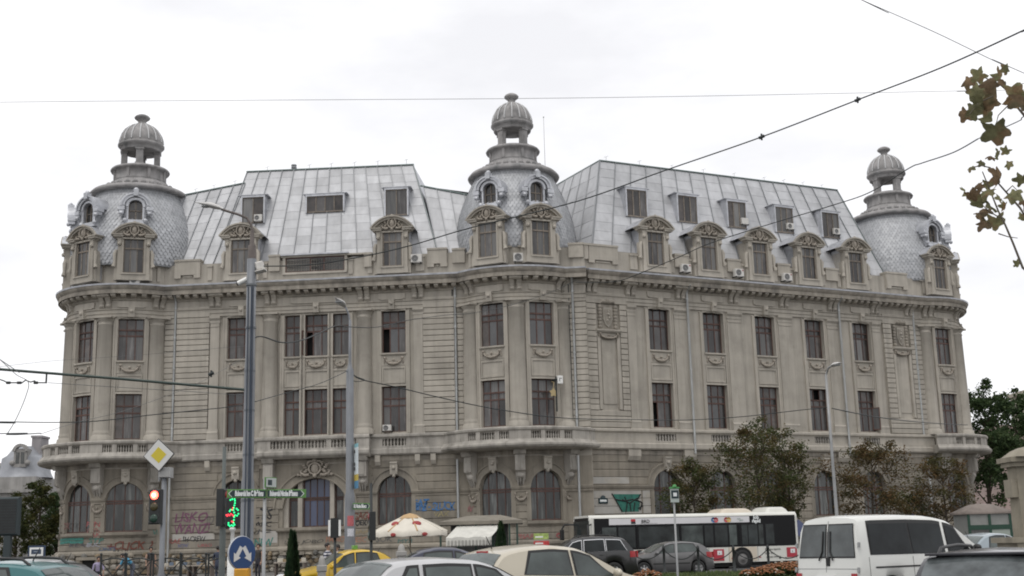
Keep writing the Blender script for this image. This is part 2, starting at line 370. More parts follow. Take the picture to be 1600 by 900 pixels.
def course_stack(M, u0, u1, z0, z1, n0, n1, step, m=None, gap=.022, name='stone_course', skip=None, stuff=False):
    """stacked courses with recessed joints: each its own object (or one joined part)"""
    m = m or STONE2; gap *= .75; k = max(1, round((z1-z0)/step)); st = (z1-z0)/k; mb = MB()
    for i in range(k):
        a, b = z0+i*st+gap, z0+(i+1)*st-gap
        segs = [(u0, u1)]
        if skip: segs = skip(u0, u1, (a+b)/2)
        for (p, q) in segs:
            if q-p < .1: continue
            if stuff: mb.uc(M, p, q, a, b, n0, n1+random.uniform(-.006, .006)); continue
            key = (round(q-p, 2), round(b-a, 3), round(n1-n0, 2), M.curved, m.name)
            if M.curved:
                t = MB(); t.uc(M, p, q, a, b, n0, n1); t.build(name, m, B); continue
            if key not in CUT:
                t = MB(); w = (q-p)/2; t.uc(XYZ, -w, w, 0, b-a, n0-n1, 0); CUT[key] = t.mesh(name, m)
            put(name, CUT[key], M.frame((p+q)/2, a, n1+random.uniform(-.006, .006)), B)
    if stuff: mb.build(name, m, B, kind='stuff')

# --- openings
TRI = -18.3
LW = [(-23.95, 1.72), (-12.76, 1.72)]                      # single bays of the left wing
TW = [(-20.02, 1.2), (TRI, 1.78), (-16.58, 1.2)]           # the triple window
RW = [7.05+4.72*i for i in range(5)]
def op(u, w, z0, z1, rise=0, dep=.26): return dict(u0=u-w/2, u1=u+w/2, z0=z0, z1=z1, rise=rise, dep=dep)
CWD, LWD, RWD = [DC.U(-23.5), DC.U(21.5)], [DL.U(14.5), DL.U(-30.5), DL.U(-75.5), DL.U(-120.5)], [DR.U(29), DR.U(77), DR.U(124)]
ops = {k: [] for k in 'L C R LF RT'.split()}
ga = {k: [] for k in ops}                                   # ground floor arches (centre, width)
def twofloor(k, u, w, rise=.12):
    ops[k] += [op(u, w, 9.45, 12.66), op(u, w, 15.0, 18.12, rise)]
for u, w in LW: twofloor('L', u, w); ga['L'].append((u, 2.36))
for u, w in TW: ops['L'] += [op(u, w, 9.45, 12.66), op(u, w, 15.0, 18.0)]
for u in RW: twofloor('R', u, 1.78, .15); ga['R'].append((u, 2.3))
for k, us in (('C', CWD), ('LF', LWD), ('RT', RWD)):
    for u in us: twofloor(k, u, 1.78, .13); ga[k].append((u, 2.55 if k == 'LF' else 2.3))
for k in ga:
    for u, w in ga[k]: ops[k].append(op(u, w, 3.1, 6.46, w/2, .3))
ops['L'].append(op(TRI, 4.6, 3.1, 6.45, 2.05, .5))
for k, M, u0, u1 in SEG:
    z_top = 18.2
    m = MB(); m.wall(M, u0, u1, 7.4, z_top, [o for o in ops[k] if o['z0'] > 8]); m.build('wall', STONE, B)
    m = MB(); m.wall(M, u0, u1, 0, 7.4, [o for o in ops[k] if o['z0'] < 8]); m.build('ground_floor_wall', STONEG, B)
# return between the wings and the hidden side fronts
m = MB(); m.ub(WL, -.2, .93, 0, 18.3, -.7, -.004); m.build('wall', STONE, B)
m = MB()
for (cx, cy), (dx, dy), L_ in ((CL, (-.28, 1), 34), (CR, (.2, 1), 34)):
    d = Vector((dx, dy)).normalized(); nn = Vector((d.y, -d.x))*(1 if dx > 0 else -1)
    p = Vector((cx, cy))+nn*(3.2 if dx < 0 else 2.2); q = p+d*L_; i0 = p-nn*11; i1 = q-nn*11
    vs = [(p.x, p.y, 0), (q.x, q.y, 0), (i1.x, i1.y, 0), (i0.x, i0.y, 0)]; vs += [(a, b, 22.3) for a, b, _ in vs]
    m.add(vs, [(0, 1, 5, 4), (1, 2, 6, 5), (2, 3, 7, 6), (3, 0, 4, 7), (4, 5, 6, 7)])
m.build('side_wing', STONE, B)

m = MB()                                                     # dark sheets added inside the walls to block sky light leaks
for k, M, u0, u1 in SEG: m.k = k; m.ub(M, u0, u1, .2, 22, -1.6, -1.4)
m.split('light_block_sheet', mat('dark_room', (.012, .011, .011), .9), B)
# --- windows of the two main floors
for u, w in LW+TW:
    cols = (1, 1.25, 1) if w > 1.3 else (1, 1)
    if w > 1.3:
        window(WL, u, 9.42, w+.06, 3.27, cols, (5.4, 1.5, 2.4)); window(WL, u, 14.97, w+.06, 3.2, cols, (5.4, 1.3, 2.6), skip=((0,) if u > -14 or u == TRI else ()))
    else:
        window(WL, u, 9.42, w+.06, 3.27, cols, (5.4, 1.5, 2.4), pane=PANEC); window(WL, u, 14.97, w+.06, 3.1, cols, (5.4, 1.3, 2.6))
for k, M, us in (('C', DC, CWD), ('R', WR, RW), ('LF', DL, LWD), ('RT', DR, RWD)):
    for i, u in enumerate(us):
        w = 1.86
        sk = (0,) if (k == 'R' and i in (0,)) else ((3,) if k == 'R' and i == 3 else ((6,) if k == 'R' and i == 4 else ()))
        window(M, u, 9.42, w, 3.27, (1, 1.15, 1), (5.4, 1.5, 2.4), skip=sk); window(M, u, 14.97, w, 3.2, (1, 1.15, 1), (5.4, 1.3, 2.6))
# dark rooms behind opened casements, and the casements swung out
m = MB()
for M, u, z in ((WL, -12.72, 14.9), (WL, TRI, 14.9), (WR, RW[0], 9.4), (WR, RW[3], 9.4), (WR, RW[4], 9.4)): m.k += 1; m.ub(M, u-.9, u+.9, z, z+3.3, -1.2, -.7)
m.split('dark_room', mat('dark_room', (.012, .011, .011), .9), B)
def casement(M, u, z, w, h, ang, pane):
    f = MB(); b = .07
    f.box(0, b, -.03, .03, 0, h); f.box(w-b, w, -.03, .03, 0, h); f.box(b, w-b, -.03, .03, 0, b); f.box(b, w-b, -.03, .03, h-b, h)
    mw = M.frame(u, z, -.2) @ Matrix.Rotation(ang, 4, 'Z')
    o = f.build('open_casement', WOOD, B, mw); p = MB(); p.box(b, w-b, -.01, .01, b, h-b); p.build('pane', pane, o, mw)
casement(WR, RW[4]+.62, 9.6, .62, 1.75, R_(-60), PANEC); casement(WL, TRI-.76, 15.1, .5, 1.75, R_(-118), PANE)

# --- window surrounds, sills, swags and panels
sur = MB(); pan = MB(); sil = MB()
def bay_trim(M, u, w, swag=True):
    h = w/2
    for q in (sur, pan, sil): q.k = (id(M), u)
    for s in (-1, 1):                                       # moulded strips up both sides of the bay
        a = u+s*(h+.02); b = u+s*(h+.30)
        sur.ub(M, min(a, b), max(a, b), 9.34, 18.0, -.01, .075); c, d = u+s*(h+.2), u+s*(h+.30); sur.ub(M, min(c, d), max(c, d), 9.34, 18.0, .07, .12)
    sil.ext(M, u-h-.04, u+h+.04, [(-.3, 14.84), (.1, 14.84), (.17, 14.9), (.17, 15.0), (-.3, 15.02)])
    sil.ub(M, u-h-.02, u+h+.02, 14.12, 14.84, -.05, .03)
    pan.ub(M, u-h+.03, u+h-.03, 12.84, 12.94, .0, .06); pan.ub(M, u-h+.03, u+h-.03, 13.9, 14.0, .0, .06)
    pan.ub(M, u-h+.03, u-h+.12, 12.94, 13.9, .0, .06); pan.ub(M, u+h-.12, u+h-.03, 12.94, 13.9, .0, .06)
    sil.k = (id(M), u, 1); sil.ub(M, u-h-.02, u+h+.02, 12.64, 12.76, -.02, .07)
    if swag: put('swag', SWAG, M.frame(u, 14.2, .03) @ Matrix.Diagonal((w/1.75, 1, 1, 1)), B)
def head(M, u, w, rise):
    sur.k = (id(M), u)
    h = w/2+.02; rr = (h*h+rise*rise)/(2*rise); a = math.degrees(math.asin(h/rr))
    sur.arch(M, u, 18.12-rr, rr, rr+.2, -.01, .09, 90-a, 90+a, 10)
    sur.ub(M, u-h-.32, u+h+.32, 18.0, 18.14, -.01, .03)
for u, w in LW: bay_trim(WL, u, w); head(WL, u, w, .12)
for u, w in TW: bay_trim(WL, u, w)
for u in RW:
    bay_trim(WR, u, 1.78); head(WR, u, 1.78, .15)
    sur.ext(WR, u-.14, u+.14, [(.0, 18.0), (.2, 18.0), (.32, 18.75), (.0, 18.75)])
for M, us in ((DC, CWD), (DL, LWD), (DR, RWD)):
    for u in us: bay_trim(M, u, 1.78); head(M, u, 1.78, .13)
sur.split('window_surround', STONE2, B); pan.split('panel_moulding', STONE2, B); sil.split('window_sill', STONE2, B)

# --- columns, pilasters, coursed piers
for u in (-21.62, -14.85): column(WL, u, .12, COLM)
for d in (-46, -1, 44): column(DC, DC.U(d), -.06, COLD)
for d in (37, -8, -53, -98, -143): column(DL, DL.U(d), -.06, COLD)
for d in (5.5, 53, 100, 148): column(DR, DR.U(d), -.06, COLD)
def pilaster(M, u0, u1, z0=9.3, z1=18.15, n=.17):
    m = MB(); w = .0
    m.ub(M, u0, u1, z0+.75, z1-.5, -.02, n); m.ub(M, u0-.09, u1+.09, z0, z0+.34, -.02, n+.1)
    m.ext(M, u0-.06, u1+.06, [(-.02, z0+.34), (n+.09, z0+.34), (n+.11, z0+.5), (n+.04, z0+.6), (n+.03, z0+.75), (-.02, z0+.75)])
    m.ext(M, u0-.05, u1+.05, [(-.02, z1-.5), (n+.03, z1-.5), (n+.03, z1-.32), (n+.14, z1-.16), (n+.14, z1), (-.02, z1)])
    m.ub(M, u0+.0, u1, z1-.78, z1-.7, n-.01, n+.035)
    m.build('pilaster', STONE, B)
for u in (-25.7, -10.97): pilaster(WL, u-.33, u+.33)
for u0, u1 in ((4.28, 4.95), (8.27, 9.5), (12.98, 14.22), (17.7, 18.94), (22.42, 23.66), (26.95, 27.75)):
    pilaster(WR, u0, u1)
    if u1-u0 > 1: m = MB(); m.ub(WR, u0-.3, u1+.3, 9.3, 18.15, -.02, .06); m.build('pilaster_backing', STONE, B)
course_stack(WL, -28.5, -26.1, 9.34, 18.9, -.02, .2, .395); course_stack(WL, -10.62, -8.42, 9.34, 18.9, -.02, .2, .395)
for (u0, u1) in ((-29.4, -28.72), (-8.2, -7.2), (-.92, -.06), (.1, .9)): course_stack(WL, u0, u1, 9.34, 18.9, -.02, .13, .395, stuff=True, m=STONE)
def niche(c, hw, zl, zh):
    def f(u0, u1, z): return [(u0, c-hw), (c+hw, u1)] if zl < z < zh else [(u0, u1)]
    return f
course_stack(WR, .92, 4.22, 9.34, 18.9, -.02, .2, .395, skip=niche(2.68, .98, 10.6, 18.3)); course_stack(WR, 28.1, 31.3, 9.34, 18.9, -.02, .2, .395, skip=niche(29.9, .98, 10.6, 18.3))
course_stack(WR, 31.45, 32.6, 9.34, 18.9, -.02, .12, .395, stuff=True, m=STONE)
for c in (2.68, 29.9):
    m = MB(); m.ub(WR, c-.99, c+.99, 10.5, 18.3, -.02, .02); m.ub(WR, c-.55, c+.55, 11.0, 15.5, .01, .07)
    for s in (-1, 1): m.ub(WR, c+s*.8-.12, c+s*.8+.12, 10.62, 15.7, .0, .19)
    m.ext(WR, c-1.0, c+1.0, [(0, 16.05), (.28, 16.05), (.36, 16.16), (.36, 16.26), (0, 16.3)]); m.ub(WR, c-.94, c+.94, 15.7, 16.05, .0, .14)
    m.build('niche_panel', STONE2, B)
    put('swag', SWAG, WR.frame(c, 15.62, .16) @ Matrix.Diagonal((1.15, 1, .75, 1)), B)
    o = MB(); o.ext(WR, c-.52, c+.52, [(0, 16.3), (.1, 16.3), (.1, 18.05), (0, 18.05)])
    for s in (-1, 1):
        for i in range(7): o.sphere(WR(c+s*.62, 16.45+i*.24, .12), .17, seg=6)
        o.tube([WR(c+s*.1, 18.25, .15), WR(c+s*.45, 18.3, .2), WR(c+s*.66, 18.1, .15)], [.12, .14, .08], 6)
    o.sphere(WR(c, 18.3, .15), .2, seg=8)
    cr_ = o.build('coat_of_arms', STONED, B)
    sh = MB(); V = [(-.36, 17.85), (.36, 17.85), (.36, 17.0), (.2, 16.62), (0, 16.42), (-.2, 16.62), (-.36, 17.0)]
    for k_, (sc, n0, n1) in enumerate(((1, .09, .2), (.78, .2, .24))):
        vs = [WR(c+x*sc, 17.2+(z-17.2)*sc, n0) for x, z in V]+[WR(c+x*sc, 17.2+(z-17.2)*sc, n1) for x, z in V]; q = len(V)
        sh.add(vs, [tuple(range(q, 2*q))]+[(i, (i+1) % q, (i+1) % q+q, i+q) for i in range(q)], k_)
    for (x, z, r) in ((0, 17.35, .12), (.08, 17.1, .1), (-.06, 16.9, .09), (.05, 17.55, .08)): sh.sphere(WR(c+x, z, .24), r, 0, 6)
    sh.build('shield', [STONE2, STONED], cr_)

# --- entablature, cornice, gutter
ARCHI = [(-.1, 18.15), (.14, 18.15), (.14, 18.36), (.19, 18.38), (.19, 18.62), (.26, 18.66), (.28, 18.74), (-.1, 18.76)]
FRIEZ = [(-.1, 18.75), (.12, 18.75), (.12, 19.3), (.2, 19.36), (.26, 19.44), (-.1, 19.46)]
CORN = [(-.1, 19.44), (.3, 19.44), (.3, 19.74), (.82, 19.76), (.82, 19.72), (.86, 19.72), (.86, 20.02), (.9, 20.04), (.98, 20.16), (1.02, 20.28), (1.02, 20.33), (-.5, 20.42)]
for k, M, u0, u1 in SEG:
    ex = 0 if k in 'LR' else 0
    m = MB(); m.ext(M, u0, u1, ARCHI); m.ext(M, u0, u1, [(a-.012, b) for a, b in FRIEZ]); m.build('entablature', STONE, B)
    m = MB(); m.ext(M, u0-.1, u1+.1, CORN); m.build('cornice', STONED, B)
    m = MB(); m.ext(M, u0-.1, u1+.1, [(.86, 20.345), (1.05, 20.30), (1.07, 20.42), (.5, 20.47), (-.2, 20.5), (-.2, 20.44)]); m.build('gutter', ZINCR, B)
MOD = MB(); MOD.ext(XYZ, -.15, .15, [(.28, 19.50-19.5), (.62, .02), (.76, .1), (.76, .235), (.28, .235)]); MODM = MOD.mesh('modillion', STONE2)
def modillions(M, a, b, step=.62):
    n = round((b-a)/step); mb = MB()
    for i in range(n):
        u = a+(b-a)*(i+.5)/n
        mb.ext(M, u-.15, u+.15, [(.28, 19.49), (.6, 19.5), (.76, 19.6), (.76, 19.735), (.28, 19.735)])
    mb.build('modillion_row', STONE2, B, kind='stuff')
modillions(WL, -29.2, -7.4); modillions(WR, 1.2, 32.2); modillions(DC, DC.U(-44), DC.U(42)); modillions(DL, DL.U(-120), DL.U(43)); modillions(DR, DR.U(8), DR.U(150))
def brackets(M, u):
    for s in (-.24, .24): put('bracket', BRACKET, M.frame(u+s, 18.76, .1), B)
for u in (-21.62, -14.85, -25.7, -10.97): brackets(WL, u)
for u in (4.6, 8.88, 13.6, 18.32, 23.04, 27.35, 1.4, 30.9): brackets(WR, u)
for d in (-44, -1, 40): brackets(DC, DC.U(d))
for d in (37, -8, -53, -98): brackets(DL, DL.U(d))
for d in (10, 53, 100): brackets(DR, DR.U(d))
m = MB(); kb = MB()                                          # raised frieze tablets and keystones over each bay
for M, us, w in ((WL, [-23.75, -12.85], 1.9), (WL, [TRI], 3.7), (WR, RW, 2.0), (DC, CWD, 1.9), (DL, LWD, 1.9), (DR, RWD, 1.9)):
    for u in us:
        m.k = kb.k = (id(M), u); m.ub(M, u-w/2, u+w/2, 18.86, 19.26, .1, .2); m.ub(M, u-w/2+.15, u+w/2-.15, 18.8, 18.87, .1, .24)
        kb.ext(M, u-.2, u+.2, [(.1, 18.1), (.34, 18.1), (.42, 18.55), (.42, 18.8), (.1, 18.8)]); kb.sphere(M(u, 18.5, .4), .13, seg=6)
m.split('frieze_tablet', STONE2, B); kb.split('keystone', STONE2, B)

# --- the belt of balconies
SLABW = [(-.1, 7.84), (.28, 7.84), (.36, 7.94), (.36, 8.24), (.3, 8.3), (.3, 8.46), (-.1, 8.47)]
RAILW = [(-.1, 8.98), (.2, 8.98), (.26, 9.06), (.34, 9.1), (.34, 9.24), (.3, 9.3), (-.1, 9.31)]
for k, M, a, b in (('L', WL, -30, .95), ('R', WR, .88, 32.9)):
    m = MB(); m.ext(M, a, b, SLABW); m.ext(M, a, b, RAILW); m.build('balcony_band', BALC if k == 'L' else STONE2, B)
def balusters(M, a, b, n, z0=8.46, par=None):
    k = max(2, round((b-a)/.235)); mb = MB()
    for i in range(k):
        u = a+(b-a)*(i+.5)/k
        p = M(u, z0, n); T = Matrix.Translation(p)
        mb.lathe([(.085, 0), (.085, .05), (.05, .08), (.08, .17), (.085, .25), (.045, .40), (.04, .44), (.08, .47), (.08, .53)], 8, T=T)
    mb.build('baluster_row', BALC, B, kind='stuff')
def dado(M, a, b, gaps, n0, n1, back=None):
    """solid dado between a and b with baluster openings"""
    m = MB(); x = a
    for (p, q) in gaps:
        m.k += 1; m.ub(M, x, p, 8.46, 8.99, n0, n1); x = q; balusters(M, p, q, (n0+n1)/2)
    m.k += 1; m.ub(M, x, b, 8.46, 8.99, n0, n1); m.split('balcony_dado', BALC if M is not WR else STONE2, B)
dado(WL, -30, .9, [(-24.75, -23.15), (-13.55, -11.9)], .03, .2)
dado(WR, .9, 32.9, [(u-.85, u+.85) for u in RW], .03, .2)
m = MB()
for u in (-28.95, -8.95): 
    m.k = u; m.ub(WL, u-.1, u+.1, 8.5, 8.94, .18, .26); m.ub(WL, u-.22, u+.22, 8.62, 8.82, .18, .25)
m.split('cross_ornament', STONED, B)
dm = MB(); dm.ub(WL, -30, .9, 8.4, 9.05, -.05, .0); dm.ub(WR, .9, 32.9, 8.4, 9.05, -.05, .0); dm.build('balcony_shade_sheet', GAPSHADE, B)  # dark strip painting in the shade behind the wing balusters
def drum_balcony(M, d0, d1, bays, lab):
    a, b = M.U(d0), M.U(d1); m = MB()
    m.ext(M, a, b, [(-.1, 7.80), (1.2, 7.80), (1.62, 7.92), (1.72, 8.04), (1.72, 8.16), (1.58, 8.30), (1.5, 8.44), (-.1, 8.455)])
    m.ext(M, a, b, [(1.1, 8.99), (1.4, 8.99), (1.5, 9.08), (1.52, 9.2), (1.46, 9.27), (1.1, 9.275)])
    m.build('balcony', BALC, B); gaps = []; bk = MB(); bk.ub(M, a, b, 8.455, 8.985, .9, .95); bk.build('balcony_shade_sheet', GAPSHADE, B)  # added dark sheet paints the deep balcony's shade behind its balusters
    k = M.r/(M.r+1.3)
    for d in bays:
        c = M.U(d)
        for x, w in ((-1.16*k, .62), (0, 1.0), (1.16*k, .62)): gaps.append((c+x-w*k/2*1.05, c+x+w*k/2*1.05))
    m = MB(); x = a
    for p, q in gaps:
        m.k += 1; m.ub(M, x, p, 8.45, 9.0, 1.16, 1.42); x = q
        kk = 4 if q-p < .7 else 6; mb = MB()
        for i in range(kk):
            u = p+(q-p)*(i+.5)/kk; T = Matrix.Translation(M(u, 8.45, 1.28))
            mb.lathe([(.07, 0), (.07, .05), (.035, .08), (.062, .17), (.065, .25), (.03, .40), (.028, .44), (.06, .47), (.06, .54)], 8, T=T)
        mb.build('baluster_row', BALC, B, kind='stuff')
    m.k += 1; m.ub(M, x, b, 8.45, 9.0, 1.16, 1.42); m.split('balcony_dado', BALC, B)
drum_balcony(DC, -64, 60, (-22, 21), 'c'); drum_balcony(DL, -170, 60, (-120, -75, -30.5, 14), 'l'); drum_balcony(DR, 2, 150, (32, 76, 120), 'r')
# straight balcony under the triple window
m = MB(); a, b = TRI-3.95, TRI+3.95
m.ext(WL, a, b, [(.1, 7.76), (.75, 7.76), (.95, 7.92), (1.0, 8.02), (1.0, 8.2), (.88, 8.32), (.86, 8.45), (.1, 8.453)])
m.ext(WL, a, b, [(.5, 8.99), (.82, 8.99), (.9, 9.08), (.9, 9.22), (.84, 9.29), (.5, 9.285)])
x = a
for c, w in ((-20.45, 1.75), (TRI-.05, 1.95), (-16.15, 1.75)):
    m.ub(WL, x, c-w/2, 8.45, 9.0, .54, .82); x = c+w/2; balusters(WL, c-w/2, c+w/2, .68)
m.ub(WL, x, b, 8.45, 9.0, .54, .82); m.ub(WL, a, a+.25, 8.45, 9.0, 0, .6); m.ub(WL, b-.25, b, 8.45, 9.0, 0, .6)
m.build('balcony', BALC, B)

# --- ground floor: coursed piers, impost band, arches, keystones, sills, consoles
def gf_courses(M, u0, u1, arches, stuff=False):
    """courses between openings from the plinth up to the belt"""
    def skip(a, b, z):
        segs = [(a, b)]
        for (c, w) in arches:
            if z > 6.55+.55: continue
            if z < 3.15: h = 0
            elif z < 5.1: h = w/2+.34
            else: h = (w/2+.42)
            if h == 0: continue
            out = []
            for p, q in segs:
                if q < c-h or p > c+h: out.append((p, q))
                else:
                    if c-h-p > .05: out.append((p, c-h))
                    if q-(c+h) > .05: out.append((c+h, q))
            segs = out
        return segs
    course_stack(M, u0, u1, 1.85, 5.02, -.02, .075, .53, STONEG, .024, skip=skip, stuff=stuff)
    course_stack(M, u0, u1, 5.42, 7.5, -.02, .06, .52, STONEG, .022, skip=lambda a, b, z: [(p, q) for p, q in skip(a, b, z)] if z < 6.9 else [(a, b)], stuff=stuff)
gf_courses(WL, -28.5, -25.3, []); gf_courses(WL, -25.3, -22.3, [(LW[0][0], 2.2)]); gf_courses(WL, -14.4, -11.2, [(LW[1][0], 2.2)]); gf_courses(WL, -11.2, -8.3, [])
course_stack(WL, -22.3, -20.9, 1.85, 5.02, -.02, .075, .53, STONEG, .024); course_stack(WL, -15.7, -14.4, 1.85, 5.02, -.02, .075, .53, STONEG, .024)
gf_courses(WR, .95, 4.9, [])
for u in RW: gf_courses(WR, u-2.15 if u != RW[0] else 4.9, u+2.57 if u != RW[-1] else 27.9, [(u, 2.1)])
gf_courses(WR, 27.9, 32.2, [])
for M, us, a, b in ((DC, CWD, DC.U(-46), DC.U(41)), (DL, LWD, DL.U(-120), DL.U(43)), (DR, RWD, DR.U(8), DR.U(150))):
    course_stack(M, a, b, 1.85, 5.02, -.02, .06, .53, STONEG, .024, stuff=True, skip=lambda p, q, z, us=us: ([(x, y) for x, y in zip([p]+[u+1.4 for u in us_s(us)], [u-1.4 for u in us_s(us)]+[q])] if z > 3.15 else [(p, q)]))  if False else None
def drum_gf(M, us, a, b):
    us = sorted(us); edges = [a]+[v for u in us for v in (u-1.42, u+1.42)]+[b]
    for p, q in zip(edges[::2], edges[1::2]):
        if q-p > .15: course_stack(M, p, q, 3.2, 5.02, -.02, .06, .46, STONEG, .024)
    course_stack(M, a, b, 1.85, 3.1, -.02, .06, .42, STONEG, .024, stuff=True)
drum_gf(DC, CWD, DC.U(-46), DC.U(41)); drum_gf(DL, LWD, DL.U(-140), DL.U(43)); drum_gf(DR, RWD, DR.U(8), DR.U(150))
imp = MB(); arc = MB(); key = MB(); gs = MB(); fr = MB(); pl = MB()
IMP = [(-.02, 5.02), (.1, 5.02), (.1, 5.14), (.16, 5.2), (.2, 5.32), (.2, 5.4), (-.02, 5.44)]
def imposts(M, a, b, arches):
    x = a
    for c, w in sorted(arches):
        imp.k += 1; imp.ext(M, x, c-w/2-.02, IMP); x = c+w/2+.02
    imp.k += 1; imp.ext(M, x, b, IMP)
imposts(WL, -29.6, -7.2, ga['L']+[(TRI, 4.6)]); imposts(WL, -.95, .9, []); imposts(WR, .9, 32.4, ga['R'])
imposts(DC, DC.U(-48), DC.U(43), ga['C']); imposts(DL, DL.U(-140), DL.U(45), ga['LF']); imposts(DR, DR.U(6), DR.U(150), ga['RT'])
for k, M, _, _ in SEG:
    for c, w in ga[k]:
        zc = 6.46-w/2
        for q in (arc, key, gs): q.k = (k, c)
        arc.arch(M, c, zc, w/2-.01, w/2+.16, -.02, .13, 0, 180, 20); arc.arch(M, c, zc, w/2+.16, w/2+.42, -.02, .09, 0, 180, 20); arc.arch(M, c, zc, w/2+.42, w/2+.52, -.02, .16, 4, 176, 20)
        key.ext(M, c-.26, c+.26, [(0, 6.5), (.3, 6.5), (.34, 6.7), (.36, 7.2), (.42, 7.26), (.42, 7.36), (0, 7.4)]); key.sphere(M(c, 6.95, .36), .15, seg=7); key.sphere(M(c, 6.42, .2), .14, seg=6)
        gs.ext(M, c-w/2-.3, c+w/2+.3, [(-.42, 2.8), (.14, 2.8), (.22, 2.9), (.22, 3.06), (-.42, 3.12)])
        for s in (-1, 1): x0, x1 = sorted((c+s*(w/2), c+s*(w/2+.3))); gs.ub(M, x0, x1, 3.1, 5.04, -.02, .1)
        fm = window(M, c, 3.08, w+.1, 3.42, (1, 1.3, 1.3, 1) if k != 'R' else (1, 1.2, 1), (5.6, .5, 3.6), .3, pane=PANEG, kind='arched_window')
    a, b = {'L': (-29.6, -7.1), 'C': (DC.U(-48), DC.U(43)), 'R': (.9, 32.6), 'LF': (DL.U(-140), DL.U(45)), 'RT': (DR.U(6), DR.U(150))}[k]
    fr.k = pl.k = k; fr.ext(M, a, b, [(-.02, 7.5), (.08, 7.5), (.08, 7.82), (-.02, 7.82)])
    pl.ext(M, a, b, [(-.02, 0), (.2, 0), (.2, 1.5), (.3, 1.56), (.3, 1.7), (.16, 1.84), (-.02, 1.86)])
# the wide basket arch
arc.k = gs.k = 'basket'
for r0, r1, n0, n1 in ((2.28, 2.45, -.02, .16), (2.45, 2.85, -.02, .1), (2.85, 2.98, -.02, .2)): arc.arch(WL, TRI, 4.4, r0, r1, n0, n1, 0, 180, 26, ez=.89)
gs.ext(WL, TRI-2.7, TRI+2.7, [(-.5, 2.8), (.2, 2.8), (.28, 2.9), (.28, 3.08), (-.5, 3.12)])
mu = MB(); mu.ub(WL, TRI-1.28, TRI-.98, 3.1, 6.4, -.48, -.12); mu.k = 1; mu.ub(WL, TRI+.98, TRI+1.28, 3.1, 6.4, -.48, -.12); mu.k = 2; mu.ub(WL, TRI-2.3, TRI-1.95, 3.1, 6.4, -.48, -.16); mu.k = 3; mu.ub(WL, TRI+1.95, TRI+2.3, 3.1, 6.4, -.48, -.16); mu.split('stone_mullion', STONE2, B)
window(WL, TRI-1.62, 3.08, .7, 3.4, (1,), (5, .4, 3.6), .46, pane=PANEG, kind='arched_window'); window(WL, TRI+1.62, 3.08, .7, 3.4, (1,), (5, .4, 3.6), .46, pane=PANEG, kind='arched_window')
window(WL, TRI, 3.08, 1.98, 3.4, (1, 1.3, 1.3, 1), (5, .4, 3.6), .46, pane=mat('window_glass_blue_curtain', (.05, .06, .10), .2, spec=.6, rand=.6), kind='arched_window')
for x0, x1 in ((-29.6, -21.4), (-15.2, -7.2)): fr.k = x0; fr.ub(WL, x0, x1, 7.2, 7.5, -.02, .05)
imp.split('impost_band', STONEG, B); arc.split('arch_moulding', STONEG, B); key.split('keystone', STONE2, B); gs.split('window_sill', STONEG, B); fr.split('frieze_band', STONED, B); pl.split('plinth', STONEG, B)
put('cartouche', CART, WL.frame(TRI, 6.55, .18) @ Matrix.Diagonal((1.15, 1.2, 1.1, 1)), B)
_m = MB(); _m.ext(XYZ, -.34, .34, [(0, 1.3), (.55, 1.3), (.62, 1.2), (.62, .25), (.4, .1), (.3, -.25), (.2, -.4), (0, -.5)]); _m.ext(XYZ, -.42, .42, [(0, 1.3), (.72, 1.3), (.9, 1.62), (0, 1.62)])
_m.ext(XYZ, -.2, .2, [(.62, .35), (.66, .35), (.66, 1.05), (.62, 1.05)])
for s in (-.22, 0, .22): _m.tube([(s, -.36, -.05), (s*.9, -.26, -.3), (s*.8, -.16, -.55), (s*.7, -.06, -.8)], [.1, .09, .07, .03], 6)
_m.sphere((0, -.3, -.1), .26, seg=8, sc=(1.2, .8, .8))
CONS = _m.mesh('console', BALC)
for M, us, n in ((DC, [DC.U(d) for d in (-45, -1, 43)], .02), (DL, [DL.U(d) for d in (37, -8, -53, -98)], .02), (DR, [DR.U(d) for d in (12, 53, 100)], .02), (WL, (TRI-3.25, TRI+3.35), 0)):
    for u in us: put('console', CONS, M.frame(u, 6.2, n) @ Matrix.Diagonal((1, 1, 1, 1)), B)
m = MB()
for u in (4.35, 9.0, 13.6, 18.3, 23.0, 27.6): m.k = u; m.ext(WR, u-.5, u+.5, [(0, 7.1), (.16, 7.1), (.3, 7.4), (.3, 7.84), (0, 7.84)])
for u in (-26.0, -22.9, -13.9, -11.1, -10.0): m.k = u; m.ext(WL, u-.18, u+.18, [(0, 7.15), (.16, 7.15), (.3, 7.4), (.3, 7.84), (0, 7.84)])
m.split('corbel', STONE2, B)
for M, us in ((DC, (DC.U(-45), DC.U(-1), DC.U(43))), (DL, (DL.U(37), DL.U(-8), DL.U(-53)))):
    for u in us: put('swag', SWAG, M.frame(u, 4.45, .06) @ Matrix.Diagonal((.62, 1, 1, 1)), B)
# plaster patches of overpainted graffiti
wp = MB()
for i in range(3): wp.k = 10+i; wp.ub(WR, .98, 4.82, 3.46+.53*i, 3.96+.53*i, .05, .0835); wp.k = 20+i; wp.ub(WR, 4.95, 5.55, 3.46+.53*i, 3.96+.53*i, .05, .0835)
wp.k = 2; wp.ub(WR, .98, 3.9, 5.5, 5.95, .05, .07);
wp.k = 4; wp.ub(WL, -28.4, -25.4, 2.45, 2.85, .06, .085); wp.k = 5; wp.ub(WL, -22.2, -20.95, 2.1, 2.9, .06, .085); wp.split('whitewash_patch', mat('whitewash', (.40, .385, .355), .9, var=.12, vscale=1.5, col2=(.4, .37, .32), c2scale=1.2), B)

